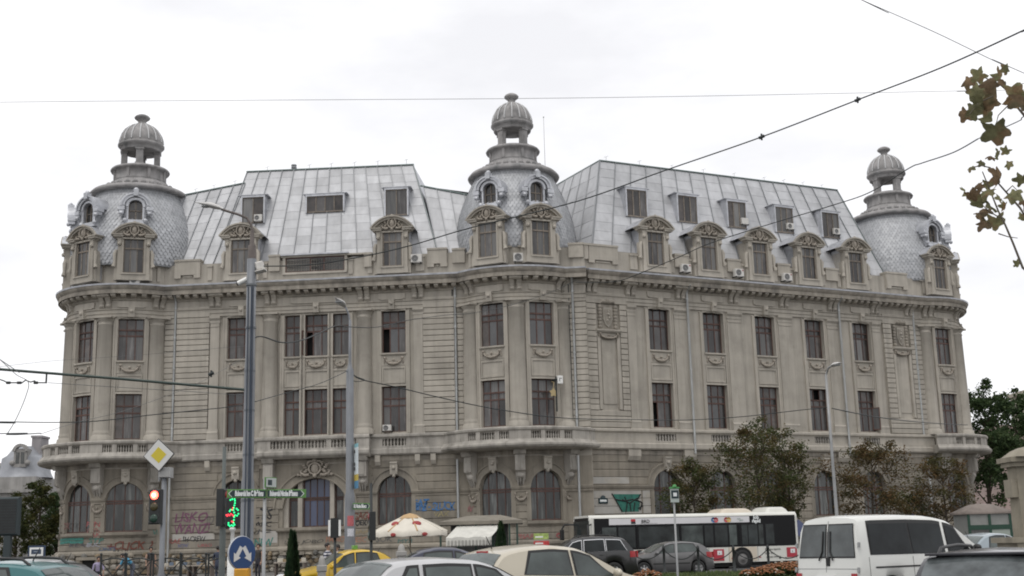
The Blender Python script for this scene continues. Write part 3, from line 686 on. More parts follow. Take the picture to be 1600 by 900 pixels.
# --- attic storey
ATT = -.3
for k, M, u0, u1 in SEG:
    m = MB(); hi = 22.15
    m.wall(M, u0, u1, 20.4, hi, n=ATT); m.ext(M, u0, u1, [(ATT-.45, hi-.02), (ATT+.0, hi-.02), (ATT, hi), (ATT-.45, hi)]) if not M.curved else None
    m.ub(M, u0, u1, 20.4, 20.72, ATT, ATT+.14); m.build('attic_wall', STONE, B)
def parapet(M, a, b, z1=22.5, legs=True):
    m = MB(); m.ub(M, a, b, 21.35, z1, ATT-.5, ATT+.22); m.ub(M, a-.03, b+.03, z1-.14, z1+.003, ATT-.52, ATT+.27)
    if legs:
        for c in (a+.22, b-.22): m.ub(M, c-.24, c+.24, 21.12, 21.36, ATT-.1, ATT+.22)
        m.ub(M, a+.6, b-.6, 21.18, 21.30, ATT-.1, ATT+.1)
    m.build('parapet_block', STONE2, B)
parapet(WL, -28.9, -27.0); parapet(WL, -10.3, -8.9)
parapet(WR, 1.5, 3.9); parapet(WR, 29.2, 31.4); parapet(WR, .92, 1.45, legs=False)
parapet(WL, -21.9, -21.1, 22.55, False); parapet(WL, -14.9, -14.35, 22.4, False)
parapet(WL, -.2, .85, 22.4, False); parapet(WL, -8.5, -7.6, 22.4, False)
for i in range(4): parapet(WR, RW[i]+1.75, RW[i]+2.97, 22.35, False)
m = MB()
for M, us in ((WR, [RW[0]-1.9]+[r for i in range(5) for r in (RW[i]-1.6, RW[i]+1.6)]), (WL, [-26.3, -22.2, -15.9, -14.5, -11.0, -10.7])):
    for u in us:
        m.k = (id(M), u); m.ub(M, u-.16, u+.16, 20.9, 21.9, ATT-.02, ATT+.1); m.ub(M, u-.2, u+.2, 21.9, 22.02, ATT-.02, ATT+.16)
for M in (DC, DL, DR):
    for d in ({DC: (-48, -40, -8, 6, 36, 43), DL: (-92, -62, -48, -16, -1, 30, 38), DR: (12, 16, 44, 60)}[M]):
        m.k = (id(M), d); m.ub(M, M.U(d)-.13, M.U(d)+.13, 20.9, 21.95, ATT-.02, ATT+.12); m.ub(M, M.U(d)-.34, M.U(d)+.34, 21.95, 22.05, ATT-.02, ATT+.18)
m.split('parapet_pier', STONE2, B)
# band window in the left parapet
a, b = -20.7, -16.35
m = MB(); m.ub(WL, a-.2, a, 21.05, 22.4, ATT-.1, ATT+.12); m.ub(WL, b, b+.2, 21.05, 22.4, ATT-.1, ATT+.12); m.ub(WL, a-.2, b+.2, 21.05, 21.2, ATT-.1, ATT+.14)
m.ub(WL, -21.0, -14.9, 22.3, 22.42, ATT-.5, ATT+.18); m.build('band_window_frame', STONE2, B)
m = MB(); m.ub(WL, a-.3, b+.3, 22.42, 22.52, ATT-.9, ATT+.36); m.build('roof_eave', ZINCR, B)
bw = MB(); bw.ub(WL, a, b, 21.2, 21.27, ATT-.05, ATT+.06); bw.ub(WL, a, b, 22.23, 22.3, ATT-.05, ATT+.06)
for x in (a, -18.9, -17.9, b-.07): bw.ub(WL, x, x+.07, 21.27, 22.23, ATT-.05, ATT+.06)
o = bw.build('band_window', WOOD, B)
for p, q in ((a+.08, -18.91), (-18.82, -17.91), (-17.82, b-.08)):
    g = MB(); g.ub(WL, p, q, 21.28, 22.22, ATT-.02, ATT+.0); g.build('pane', PANEC if q-p > 1 else PANE, o)

# --- stone dormers (one is built, the others are copies)
def dormer_parts():
    m = MB(); W2 = 1.36
    for s in (-1, 1):
        x0, x1 = sorted((s*.8, s*1.25)); m.box(x0, x1, -.12, .4, 0, 3.0)                      # jambs
        m.box(*sorted((s*.80, s*.93)), -.17, -.11, .1, 2.75); m.box(*sorted((s*1.0, s*1.3)), -.2, -.1, 2.55, 3.0); m.sphere((s*1.14, -.2, 2.62), .15, seg=6)
        x0, x1 = sorted((s*1.25, s*1.5)); m.box(x0, x1, 0, .4, 0, 2.2); m.tube([(s*1.36, -.02, 2.2), (s*1.48, -.05, 1.9), (s*1.46, -.05, 1.3), (s*1.56, -.08, .95)], [.1, .16, .12, .18], 7)
        m.box(*sorted((s*1.22, s*1.3)), 0.3, 2.6, 0, 3.05)
    m.box(-1.3, 1.3, -.16, .4, 0, .45) ; m.box(-.95, .95, -.24, .4, .40, .50)
    m.box(-1.38, 1.38, -.16, .4, 3.0, 3.12)
    # segmental pediment: broken cornice and curved hood
    a = 52; rr = 1.62/math.sin(R_(a)); zc = 3.16-rr*math.cos(R_(a))+.05
    m.arch(XYZ, 0, zc, rr-.03, rr+.12, -.4, .26, 90-a, 90+a, 18); m.arch(XYZ, 0, zc, rr+.12, rr+.22, -.4, .38, 90-a-1, 90+a+1, 18); 
    q_ = [((rr-.02)*math.cos(R_(90-a+2*a*i/14)), zc+(rr-.02)*math.sin(R_(90-a+2*a*i/14))) for i in range(15)]; m.add([(x, .0, z) for x, z in q_]+[(x, .0, 3.1) for x in (-q_[0][0], q_[0][0])], [tuple(range(17))[::-1]])
    for s in (-1, 1): m.box(*sorted((s*.86, s*1.62)), -.32, .4, 3.12, 3.26); m.box(*sorted((s*.9, s*1.68)), -.38, .4, 3.26, 3.34)
    rf = MB(); n = 14; vs = []
    for i in range(n+1):
        t = R_(90-a+2*a*i/n); x, z = (rr+.24)*math.cos(t), zc+(rr+.24)*math.sin(t); vs += [(x, -.3, z), (x, 3.2, z)]
    rf.add(vs, [(2*i, 2*i+1, 2*i+3, 2*i+2) for i in range(n)], 0, True)
    vs = [(-1.3, .35, .2), (-1.3, 3.2, .2), (-1.3, 3.2, 3.3), (-1.3, .35, 3.3)]; rf.add(vs+[(1.304, b, c) for _, b, c in vs], [(0, 1, 2, 3), (4, 5, 6, 7)])
    return m.mesh('dormer', STONE2), rf.mesh('dormer_roof', ZINCR), rr, zc
DORM, DROOF, _, _ = dormer_parts()
DCACHE = []
def dormer(M, u, n=ATT+.3, sc=.88):
    mw = M.frame(u, 20.75, n) @ Matrix.Diagonal((sc, 1, 1, 1))
    o = put('dormer', DORM, mw, B)
    put('dormer_roof', DROOF, mw, o); put('cartouche', CART, mw @ Matrix.Translation((0, -.02, 3.2)) @ Matrix.Diagonal((.95, 1.3, 1.0, 1)), o)
    if not DCACHE:
        f, pans = window_mesh(1.62, 2.62, (1, 1.2, 1), (6.4, 2.6), .07, .1); DCACHE.append(f.mesh('window_frame', WOODA)); DCACHE.append(pans)
        DCACHE.append({p.name: [pane_mesh(b-a, d-c).mesh('pane', p) for a, b, c, d in pans] for p in (PANE, PANEC)})
    put('window_frame', DCACHE[0], mw @ Matrix.Translation((0, .0, .5)), o)
    for i, (a, b, c, d) in enumerate(DCACHE[1]):
        put('pane', DCACHE[2][random.choice((PANE.name, PANEC.name, PANEC.name))][i], mw @ Matrix.Translation(((a+b)/2, .045, .5+c)), o)
for u in (-23.95, -12.8): dormer(WL, u)
for u in RW: dormer(WR, u)
for M, us in ((DC, CWD), (DL, LWD[:3]), (DR, RWD[:2])):
    for u in us: dormer(M, u, .38 if M is DL else .22)

# --- domes and lanterns
PROF = [(4.36, 22.0), (4.45, 22.8), (4.44, 23.6), (4.34, 24.4), (4.15, 25.2), (3.88, 26.0), (3.55, 26.8), (3.22, 27.5), (3.02, 27.95), (2.98, 28.2)]
def rad(z):
    for (r0, z0), (r1, z1) in zip(PROF, PROF[1:]):
        if z0 <= z <= z1: return r0+(r1-r0)*(z-z0)/(z1-z0)
    return PROF[-1][0]
_m = MB(); NR, NT = 30, 92
for i in range(NR):
    z0 = 22.05+i*.235; z1 = z0+.345
    if z1 > 28.3: break
    r0, r1 = rad(z0)+.045, rad(z1)+.004; rm = (rad((z0+z1)/2))+.03
    for k in range(NT):
        j = random.uniform(-.012, .012); t = 2*math.pi*(k+(.5 if i % 2 else 0))/NT; d = math.pi/NT*.97
        P = [(r1+j*.3, t-d, z1), (rm+j, t-d*.96, z0+.16), (r0+j, t, z0), (rm+j, t+d*.96, z0+.16), (r1+j*.3, t+d, z1)]
        _m.add([(r*math.sin(a), -r*math.cos(a), z) for r, a, z in P], [(0, 1, 2, 3, 4)], int(random.random() < .35))
SCALES = _m.mesh('dome_scales', [SLATE, SLATEB])
_m = MB(); _m.lathe([(r-.01, z) for r, z in PROF], 64); DOME = _m.mesh('dome', ZINCD)
_m = MB()
_m.lathe([(3.0, 28.1), (3.35, 28.12), (3.42, 28.25), (3.3, 28.4), (3.22, 28.5), (2.7, 28.62), (2.4, 28.75), (2.15, 29.0), (1.95, 29.25), (1.82, 29.3), (1.82, 29.4)], 48)
for k in range(26):
    t = 2*math.pi*k/26; _m.sphere((2.3*math.sin(t), -2.3*math.cos(t), 28.85), .2, seg=6)
_m.lathe([(1.82, 29.38), (1.85, 29.42), (1.78, 29.5), (1.78, 30.15), (1.98, 30.2), (2.03, 30.3), (1.95, 30.42), (1.45, 30.48), (1.4, 30.62), (0, 30.64)], 40)
for k in range(8):
    t = 2*math.pi*(k+.5)/8; T = Matrix.Rotation(t, 4, 'Z'); _m.box(-.1, .1, -1.86, -1.7, 29.45, 30.18, T=T)
LBASE = _m.mesh('lantern_base', LANT)
_m = MB()
for k in range(1):
    T = Matrix.Identity(4); _m.box(-.24, .24, -1.32, -.92, 30.6, 31.9, T=T); _m.box(-.3, .3, -1.38, -.88, 31.75, 31.9, T=T); _m.box(-.3, .3, -1.38, -.88, 30.6, 30.72, T=T)
LCOL = _m.mesh('lantern_pier', LANT)
_m = MB()
_m.lathe([(0, 31.88), (1.36, 31.88), (1.4, 31.95), (1.4, 32.15), (1.5, 32.2), (1.6, 32.32), (1.6, 32.42), (1.46, 32.5), (1.5, 32.6), (1.46, 32.85), (1.36, 33.2), (1.16, 33.58), (.86, 33.88), (.55, 34.06), (.45, 34.1), (.42, 34.2), (.3, 34.24), (.27, 34.4), (.38, 34.5), (.52, 34.62), (.55, 34.72), (.45, 34.84), (.3, 34.93), (0, 34.98)], 40)
LCAP = _m.mesh('lantern_cap', LANT)
_m = MB()
for k in range(16):
    t = 2*math.pi*k/16; pr = [(1.5, 32.6), (1.48, 32.85), (1.38, 33.2), (1.18, 33.58), (.88, 33.88), (.6, 34.05)]
    _m.tube([((r+.01)*math.sin(t), -(r+.01)*math.cos(t), z) for r, z in pr], .055, 5)
LRIB = _m.mesh('cap_rib', mat('rib_light', (.5, .5, .5), .6))
def lucarne_parts():
    m = MB(); m.wall(XYZ, -.62, .62, -.3, 1.55, [dict(u0=-.4, u1=.4, z0=0, z1=1.35, rise=.4, dep=.3)], n=.1)
    m.box(-.62, -.5, -.1, 1.6, -.3, 1.2); m.box(.5, .62, -.1, 1.6, -.3, 1.2)
    m.arch(XYZ, 0, .95, .42, .56, -.1, .16, -8, 188, 16); m.arch(XYZ, 0, .95, .62, .78, -1.6, .28, 0, 180, 16); m.arch(XYZ, 0, .95, .78, .88, -1.0, .36, -4, 184, 16)
    for s in (-1, 1):
        m.box(*sorted((s*.62, s*1.0)), -.32, .3, .62, .9); m.box(*sorted((s*.66, s*.94)), -.26, .2, .40, .62); m.sphere((s*.8, -.26, .4), .15, seg=7); m.sphere((s*.58, -.1, -.05), .16, seg=6)
    m.ext(XYZ, -.14, .14, [(.0, 1.6), (.42, 1.6), (.46, 2.02), (.0, 2.02)]); m.sphere((0, -.25, 2.05), .15, seg=7)
    return m.mesh('lucarne', ZINCR)
LUC = lucarne_parts(); _m = MB(); _m.box(-.4, .4, .22, .3, 0, 1.36); LPANE = _m.mesh('pane', PANE)
_m = MB(); _m.box(-.03, .03, .16, .22, 0, 1.3); _m.box(-.4, .4, .16, .22, .62, .68); _m.box(-.4, -.34, .16, .22, 0, 1.2); _m.box(.34, .4, .16, .22, 0, 1.2); LFRM = _m.mesh('window_frame', WOODA)
def dome(M, ang, rot, s=1.0):
    o = put('dome', DOME, Matrix.Translation((M.c.x, M.c.y, 0)) @ Matrix.Diagonal((s, s, 1, 1)), B); mw = WM[o.name]
    put('dome_scales', SCALES, mw, o)['kind'] = 'stuff'
    rz = mw @ Matrix.Rotation(R_(rot), 4, 'Z')
    put('lantern_base', LBASE, rz, o); [put('lantern_pier', LCOL, rz @ Matrix.Rotation(math.pi/2*k+math.pi/4, 4, 'Z'), o) for k in range(4)]; put('lantern_cap', LCAP, rz, o); put('cap_rib', LRIB, rz, o)
    for d in ang:
        f = M.frame(M.U(d), 25.3, -.3+4.4*(s-1)) @ Matrix.Diagonal((1.22, 1, 1.08, 1)); l = put('lucarne', LUC, f, B); put('pane', LPANE, f, l); put('window_frame', LFRM, f, l)
dome(DC, (-23.5, 21.5), 0); dome(DL, (14.5, -30.5, -75.5), -32, 1.085); dome(DR, (29, 77), -17, 1.03)

# --- mansard roofs of separate zinc sheets
K = .36
def rn(z): return -.9-(z-22.3)*K
def roof(M, quad, cols, rows, name, holes=(), proud=0):
    """quad: (u, z) bottom-left, bottom-right, top-right, top-left"""
    bl, br, tr, tl = quad
    def P(s, t, n=0):
        u = (bl[0]*(1-s)+br[0]*s)*(1-t)+(tl[0]*(1-s)+tr[0]*s)*t; z = (bl[1]*(1-s)+br[1]*s)*(1-t)+(tl[1]*(1-s)+tr[1]*s)*t
        return M(u, z+n*.34, rn(z)+n)
    base = MB(); base.add([P(0, 0, -.03), P(1, 0, -.03), P(1, 1, -.03), P(0, 1, -.03)], [(0, 1, 2, 3)]); o = base.build('roof', ZINCD, B)
    for i in range(cols):
        off = random.uniform(-.18, .18)/rows
        for j in range(rows):
            s0, s1 = i/cols, (i+1)/cols; t0, t1 = max(0, j/rows+(off if j else 0)), min(1, (j+1)/rows+(off if j < rows-1 else 0))
            e = .014; du = .02/abs(br[0]-bl[0]); c = [P(s0+du, t0+.0003, .0), P(s1-du, t0+.0003, .0), P(s1-du, t1-.0003, .0), P(s0+du, t1-.0003, .0)]
            lift = random.uniform(.003, .012); nn = (c[1]-c[0]).cross(c[3]-c[0]).normalized(); 
            if nn.dot(M.nn if not M.curved else nn) < 0: nn = -nn
            tp = [c[0]+nn*(lift+.012), c[1]+nn*(lift+.012+random.uniform(0, .005)), c[2]+nn*.01, c[3]+nn*.01]
            m = MB(); m.add(c+tp, [(4, 5, 6, 7), (0, 1, 5, 4), (1, 2, 6, 5), (2, 3, 7, 6), (3, 0, 4, 7)]); m.build('zinc_panel', ZINC, o)
    m = MB()
    for i in range(cols+1):
        a, b = P(i/cols, 0, .0), P(i/cols, 1, 0); tt = M.t
        q = M.nn*.10+Vector((0, 0, .035)); w = tt*.019
        m.add([a-w, a+w, a+w+q, a-w+q, b-w, b+w, b+w+q, b-w+q], [(0, 1, 5, 4), (1, 2, 6, 5), (2, 3, 7, 6), (3, 0, 4, 7), (4, 5, 6, 7)])
    m.build('standing_seam', ZINCD, o)
    return P
roof(WL, ((-26.3, 22.2), (-9.6, 22.2), (-11.85, 29.9), (-24.75, 30.05)), 14, 11, 'a')
roof(WL, ((-31.2, 22.2), (-26.3, 22.2), (-24.75, 29.05), (-30.2, 28.1)), 6, 9, 'b')
roof(WL, ((-9.6, 22.2), (-5.5, 22.2), (-5.8, 26.5), (-11.0, 28.0)), 5, 6, 'c')
roof(WR, ((2.2, 22.2), (29.9, 22.2), (28.0, 30.2), (4.85, 30.1)), 17, 10, 'd')
# ridge cappings, flat tops, gable ends and backs
m = MB()
def slab(pts, mi=0): m.add(pts, [tuple(range(len(pts)))], mi)
def backed(M, u0, z0, u1, z1, deep=9):
    a, b = M(u0, z0, rn(z0)), M(u1, z1, rn(z1)); c, d = M(u1, z1, rn(z1)-deep), M(u0, z0, rn(z0)-deep); slab([a, b, c, d])
    e, f = M(u1, 20, -22), M(u0, 20, -22); slab([d, c, f, e][::1])
backed(WL, -24.75, 30.05, -11.85, 29.9); backed(WL, -30.2, 28.1, -24.75, 29.05); backed(WL, -11.0, 28.0, -3, 26.3); backed(WR, 4.85, 30.1, 28.0, 30.2)
backed(WL, -34, 27.0, -30.2, 28.1)
slab([WL(-24.75, 30.05, rn(30.05)), WL(-24.75, 30.05, rn(30.05)-9), WL(-24.75, 27, rn(30)-9), WL(-24.9, 29.0, rn(29))])
slab([WL(-11.85, 29.9, rn(29.9)), WL(-11.85, 29.9, rn(29.9)-9), WL(-9.6, 22.2, rn(22.2)-9), WL(-9.6, 22.2, rn(22.2))])
slab([WR(28.0, 30.2, rn(30.2)), WR(28.0, 30.2, -13), WR(29.9, 22.2, -13), WR(29.9, 22.2, rn(22.2))])
m.build('roof_flat', ZINCR, B)
# the left-facing end of the right wing roof, in upright sheets
A0, A1, A2, A3 = WR(2.2, 22.2, rn(22.2)), WR(4.85, 30.1, rn(30.1)), WR(4.85, 30.1, rn(30.1)-8), WR(1.0, 22.2, rn(22.2)-11)
e = MB(); e.add([A0, A1, A2, A3], [(0, 1, 2, 3)]); eo = e.build('roof_end', ZINCD, B); nn = (A1-A0).cross(A3-A0).normalized()
if nn.y > 0: nn = -nn
def Q(s, t): return (A0.lerp(A3, s)).lerp(A1.lerp(A2, s), t)
sm = MB()
for i in range(6):
    for j in range(6):
        s0, s1, t0, t1 = i/6+.006, (i+1)/6-.006, j/6+.002, (j+1)/6-.002
        c = [Q(s0, t0), Q(s1, t0), Q(s1, t1), Q(s0, t1)]; tp = [v+nn*random.uniform(.02, .045) for v in c]; p = MB(); p.add(c+tp, [(4, 5, 6, 7), (0, 1, 5, 4), (1, 2, 6, 5), (2, 3, 7, 6), (3, 0, 4, 7)]); p.build('zinc_panel', ZINC, eo)
    sm.tube([Q(i/6, 0)+nn*.05, Q(i/6, 1)+nn*.05], .05, 5)
sm.build('standing_seam', ZINCD, eo)
rc = MB()
for M, u0, z0, u1, z1 in ((WL, -24.8, 30.05, -11.8, 29.9), (WL, -31.2, 27.95, -24.8, 29.05), (WL, -11.2, 28.0, -5.8, 26.5), (WR, 4.8, 30.1, 28.05, 30.2)):
    rc.tube([M(u0, z0+.04, rn(z0)+.03), M(u1, z1+.04, rn(z1)+.03)], .07, 6)
rc.tube([A1+Vector((0, 0, .04)), A2+Vector((0, 0, .04))], .07, 6); rc.tube([WR(28.0, 30.2, rn(30.2)), WR(29.9, 22.2, rn(22.2))], .06, 6); rc.tube([WL(-11.85, 29.9, rn(29.9)), WL(-9.6, 22.2, rn(22.2)+.04)], .06, 6)
rc.build('ridge_cap', mat('green_zinc_edge', (.16, .20, .19), .6, .3), B)
# flat framed windows in the roofs
def roof_window(M, u, z0, w, h, panes=2, dark=True):
    n = rn(z0)+.2; f = M.frame(u, z0, n)
    fr_ = MB(); dpt = h*K+.35
    fr_.box(-w/2-.1, -w/2, -.02, dpt, -.05, h+.16); fr_.box(w/2, w/2+.1, -.02, dpt, -.05, h+.16); fr_.box(-w/2, w/2, -.02, dpt, h, h+.16); fr_.box(-w/2-.3, w/2+.3, -.06, dpt+.3, h+.16, h+.21)
    o = fr_.build('roof_window', ZINCR, B, f); x = -w/2
    bars = MB(); bars.box(-w/2, w/2, .06, .12, -.04, .05); bars.box(-w/2, w/2, .06, .12, h-.07, h)
    for i in range(panes+1): xx = -w/2+w*i/panes; bars.box(xx-.035, xx+.035, .05, .13, 0, h)
    bars.build('window_frame', WOODA, o, f)
    for i in range(panes):
        g = MB(); g.box(-w/2+w*i/panes+.05, -w/2+w*(i+1)/panes-.03, .09, .11, .03, h-.05); g.build('pane', random.choice((PANE, PANE, PANEM, PANEM, PANEC)), o, f)
    return f
for u, z0, w, h, p in ((-23.7, 25.55, 1.62, 1.95, 2), (-18.28, 26.2, 2.75, 1.2, 4), (-12.85, 25.6, 1.6, 1.95, 2)): roof_window(WL, u, z0, w, h, p)
for u in (6.85, 11.42, 16.05, 20.7, 25.4): roof_window(WR, u-.02, 25.45, 1.72, 2.05, 3)
# --- downpipes
def downpipe(M, u, n=.3, z0=9.3, z1=19.5, extra=True):
    m = MB(); m.tube([M(u, z1+.35, n+.5), M(u, z1, n+.1), M(u, z1-.25, n), M(u, z0, n)], .085, 8)
    for k in range(5): z = z0+.8+(z1-z0-1.5)*k/4; m.tube([M(u, z, n), M(u, z+.1, n)], .11, 8)
    m.tube([M(u, 7.4, .42), M(u, .5, .3)], .085, 8) if extra else None
    m.build('downpipe', PIPE, B)
downpipe(WL, -28.62, .2); downpipe(WL, -8.31, .2); downpipe(WL, -.02, .2); downpipe(WR, 9.36, .36, 7.6, extra=False); downpipe(WR, 23.55, .36, 7.6, extra=False); downpipe(WR, 31.36, .2)
m = MB(); m.tube([WL(-8.52, 19.6, .14), WL(-8.52, 9.4, .14)], .045, 6); m.tube([WL(-.28, 19.4, .14), WL(-.28, 9.4, .14)], .03, 6); m.build('lightning_conductor', IRON, B)

# ================================================================== GROUND
ASPH = mat('asphalt', (.055, .055, .056), .9, bump=.6, bscale=30, var=.25, vscale=.6, col2=(.08, .078, .075), c2scale=.3)
PAVE = mat('pavement', (.15, .143, .132), .9, bump=.4, bscale=14, var=.2, vscale=.9, col2=(.11, .105, .096), c2scale=.5)
KERB = mat('kerb_stone', (.34, .33, .31), .9, bump=.4, bscale=10, var=.15, vscale=1)
GRASSM = mat('grass_blade', (.062, .095, .026), .8, var=.35, vscale=2.5, col2=(.10, .11, .04), c2scale=1.2)
SOIL = mat('lawn_soil', (.05, .06, .022), .95, bump=.6, bscale=15, var=.3, vscale=2)
m = MB(); m.add([(-900, -300, 0), (900, -300, 0), (900, 1800, 0), (-900, 1800, 0)], [(0, 1, 2, 3)]); tag(m.build('road', ASPH), 'asphalt road in front of the palace', kind='structure')
def slab_obj(name, pts, z, m, label, kerb=True):
    mb = MB(); n = len(pts); mb.add([(x, y, z) for x, y in pts]+[(x, y, 0) for x, y in pts], [tuple(range(n))]+[(i, (i+1) % n, (i+1) % n+n, i+n) for i in range(n)], 0)
    o = mb.build(name, m); tag(o, label, kind='structure')
    if kerb:
        k = MB()
        for (x0, y0), (x1, y1) in zip(pts, pts[1:]):
            d = Vector((x1-x0, y1-y0)); L_ = d.length; d.normalize(); nn = Vector((d.y, -d.x)); cnt = max(1, round(L_/1.0))
            for i in range(cnt):
                a, b = L_*i/cnt+.01, L_*(i+1)/cnt-.01; zz = z+.012+random.uniform(-.004, .004)
                q = [(x0+d.x*t+nn.x*w, y0+d.y*t+nn.y*w) for t, w in ((a, .12), (b, .12), (b, -.06), (a, -.06))]
                k.add([(x, y, -.01) for x, y in q]+[(x, y, zz) for x, y in q], [(4, 5, 6, 7), (0, 1, 5, 4), (1, 2, 6, 5), (2, 3, 7, 6), (3, 0, 4, 7)])
        tag(k.build(name+'_kerb', KERB, o), kind='stuff')
    return o
slab_obj('pavement', [(-70, 74), (6, 73.5), (26, 82), (60, 100), (60, 150), (-70, 150)], .14, PAVE, 'wide pavement at the foot of the palace')
ISL = [(3.2, 43), (17, 41.5), (19.5, 47), (18.5, 53.5), (10, 54.6), (4.4, 54.2), (2.4, 49)]
isl = slab_obj('traffic_island', ISL+[ISL[0]], .14, SOIL, 'low grassed traffic island edged with kerb stones')
def inside(x, y, P):
    c = False; j = len(P)-1
    for i in range(len(P)):
        if (P[i][1] > y) != (P[j][1] > y) and x < (P[j][0]-P[i][0])*(y-P[i][1])/(P[j][1]-P[i][1])+P[i][0]: c = not c
        j = i
    return c
g = MB()
while len(g.f) < 9000:
    x, y = random.uniform(2, 20), random.uniform(41.5, 54.8)
    if not inside(x, y, ISL): continue
    a = random.uniform(0, 6.28); w = .035; h = random.uniform(.06, .15); dx, dy = math.cos(a)*w, math.sin(a)*w; l = random.uniform(-.05, .05)
    g.add([(x-dx, y-dy, .13), (x+dx, y+dy, .13), (x+l, y+l, .14+h)], [(0, 1, 2)])
tag(g.build('lawn_grass', GRASSM), 'short green grass covering the traffic island', 'grass', kind='stuff')
def flowerbed(cx, cy, rx, ry, h, n, label):
    t = thing('flower_bed', label, 'flower bed', (cx, cy, .14)); lf = MB(); fl = MB(); w = MB()
    for i in range(n):
        a, r = random.uniform(0, 6.28), math.sqrt(random.random()); x, y = cx+rx*r*math.cos(a), cy+ry*r*math.sin(a); top = .14+h*(1-.45*r*r)*random.uniform(.75, 1.1)
        for k in range(9):
            b = random.uniform(0, 6.28); s = random.uniform(.05, .1); z = .14+(top-.14)*random.uniform(.2, .95); u = Vector((math.cos(b)*s, math.sin(b)*s, random.uniform(-.03, .05))); v = Vector((-math.sin(b)*s*.5, math.cos(b)*s*.5, .02)); p = Vector((x, y, z))
            lf.add([p-v*.4, p+u*.5-v, p+u, p+u*.5+v], [(0, 1, 2, 3)])
        q = fl if random.random() < .93 else w; s = random.uniform(.035, .065); q.sphere((x, y, top), s, seg=5, sc=(1, 1, .55))
    tag(lf.build('foliage', mat('bedding_leaf', (.05, .075, .02), .7, var=.3, vscale=6), t), kind='stuff'); tag(fl.build('blossom', mat('orange_petal', (.21, .082, .028), .7, var=.35, vscale=9), t), kind='stuff')
    if w.v: tag(w.build('pale_blossom', mat('pale_petal', (.4, .36, .3), .7), t), kind='stuff')
p = px(1222, 45); flowerbed(p.x+.2, 45.5, 1.05, .9, .5, 480, 'orange marigold bed on the island beside the white van')
p = px(1186, 43.5); flowerbed(p.x, 43.4, .75, .6, .4, 260, 'smaller orange and white flower clump in front of the marigold bed')
p = px(1009, 44); flowerbed(p.x, 44, .5, .5, .4, 150, 'round rusty flower clump behind the cream hatchback')

# ================================================================== STREET FURNITURE
# --- tall lamp pole with the trolley bracket
D = 25; b = px(385.5, D); T = at(391, 405, D)
t = thing('street_lamp', 'tall grey steel pole with curved lamp arm and cables, left of the direction signs', 'street lamp', b, group='street lamps')
m = MB(); m.lathe([(.17, 0), (.17, .1), (.128, .12), (.126, 2.9), (.11, 2.95), (.108, 5.2), (.098, 5.3), (.096, T.z), (0, T.z+.01)], 20, T=Matrix.Translation(b)); m.build('pole', GREYP, t)
m = MB(); q = at(391.5, 400, D); tp = at(392, 352, D)
m.tube([(b.x, b.y, T.z-.05), (b.x, b.y, T.z+.28), (b.x, b.y, T.z+.32), (b.x, b.y, tp.z-.1)], [.085, .08, .05, .035], 12); m.tube([(b.x, b.y, tp.z-.2), (b.x-.02, b.y, tp.z), (b.x-.12, b.y, tp.z+.16), at(372, 335, D), at(352, 329, D), at(346, 327, D)], .026, 8)
m.build('lamp_arm', mat('rusty_arm', (.13, .11, .10), .7, var=.25, vscale=6), t)
def lamp_head(par, a, c, r, mlabel=None):
    a, c = Vector(a), Vector(c); m = MB(); n = 10; d = c-a; side = d.cross(Vector((0, 0, 1))).normalized(); up = side.cross(d).normalized()
    if up.z < 0: up = -up
    vs = []; k = 12
    for i in range(n+1):
        f = i/n; w = r*(math.sin(math.pi*min(1, .12+.88*f)**.8) if f < 1 else .02)*(.55+.45*math.sin(math.pi*f)); w = max(w, .02)
        for j in range(k):
            tt = 2*math.pi*j/k; hh = math.sin(tt); vs.append(a+d*f+side*(math.cos(tt)*w)+up*(hh*w*(.6 if hh > 0 else .25)))
    m.add(vs, [(i*k+j, i*k+(j+1) % k, (i+1)*k+(j+1) % k, (i+1)*k+j) for i in range(n) for j in range(k)]+[tuple(range(k)), tuple(range(n*k, n*k+k))], 0, True)
    o = m.build('lamp_head', mat('lamp_shell', (.55, .54, .52), .45, var=.1, vscale=5), par)
    g = MB(); c2 = a+d*.6-up*(r*.2); g.sphere(c2, r*.55, seg=10, sc=(1.5, .9, .45)); g.build('lens', mat('lamp_lens', (.30, .31, .31), .2), o)
lamp_head(t, at(349, 327, D), at(305, 316, D), .135)
c = MB()
for dx, r in ((.05, .016), (.085, .011), (-.02, .01)): c.tube([(b.x+dx, b.y-.135, .1), (b.x+dx, b.y-.14, 3), (b.x+dx-.01, b.y-.125, 5.2), (b.x+dx-.02, b.y-.105, T.z-.6)], r, 6)
c.build('cable', mat('dark_blue_cable', (.035, .05, .075), .6), t)
c = MB()
for z in (1.6, 2.5, 3.4, 4.3, 5.1, 6.0, 6.9): c.tube([(b.x, b.y, z), (b.x, b.y, z+.04)],   .136 if z < 2.9 else .115, 14)
c.build('strap', mat('strap_steel', (.16, .17, .18), .5, .4), t)
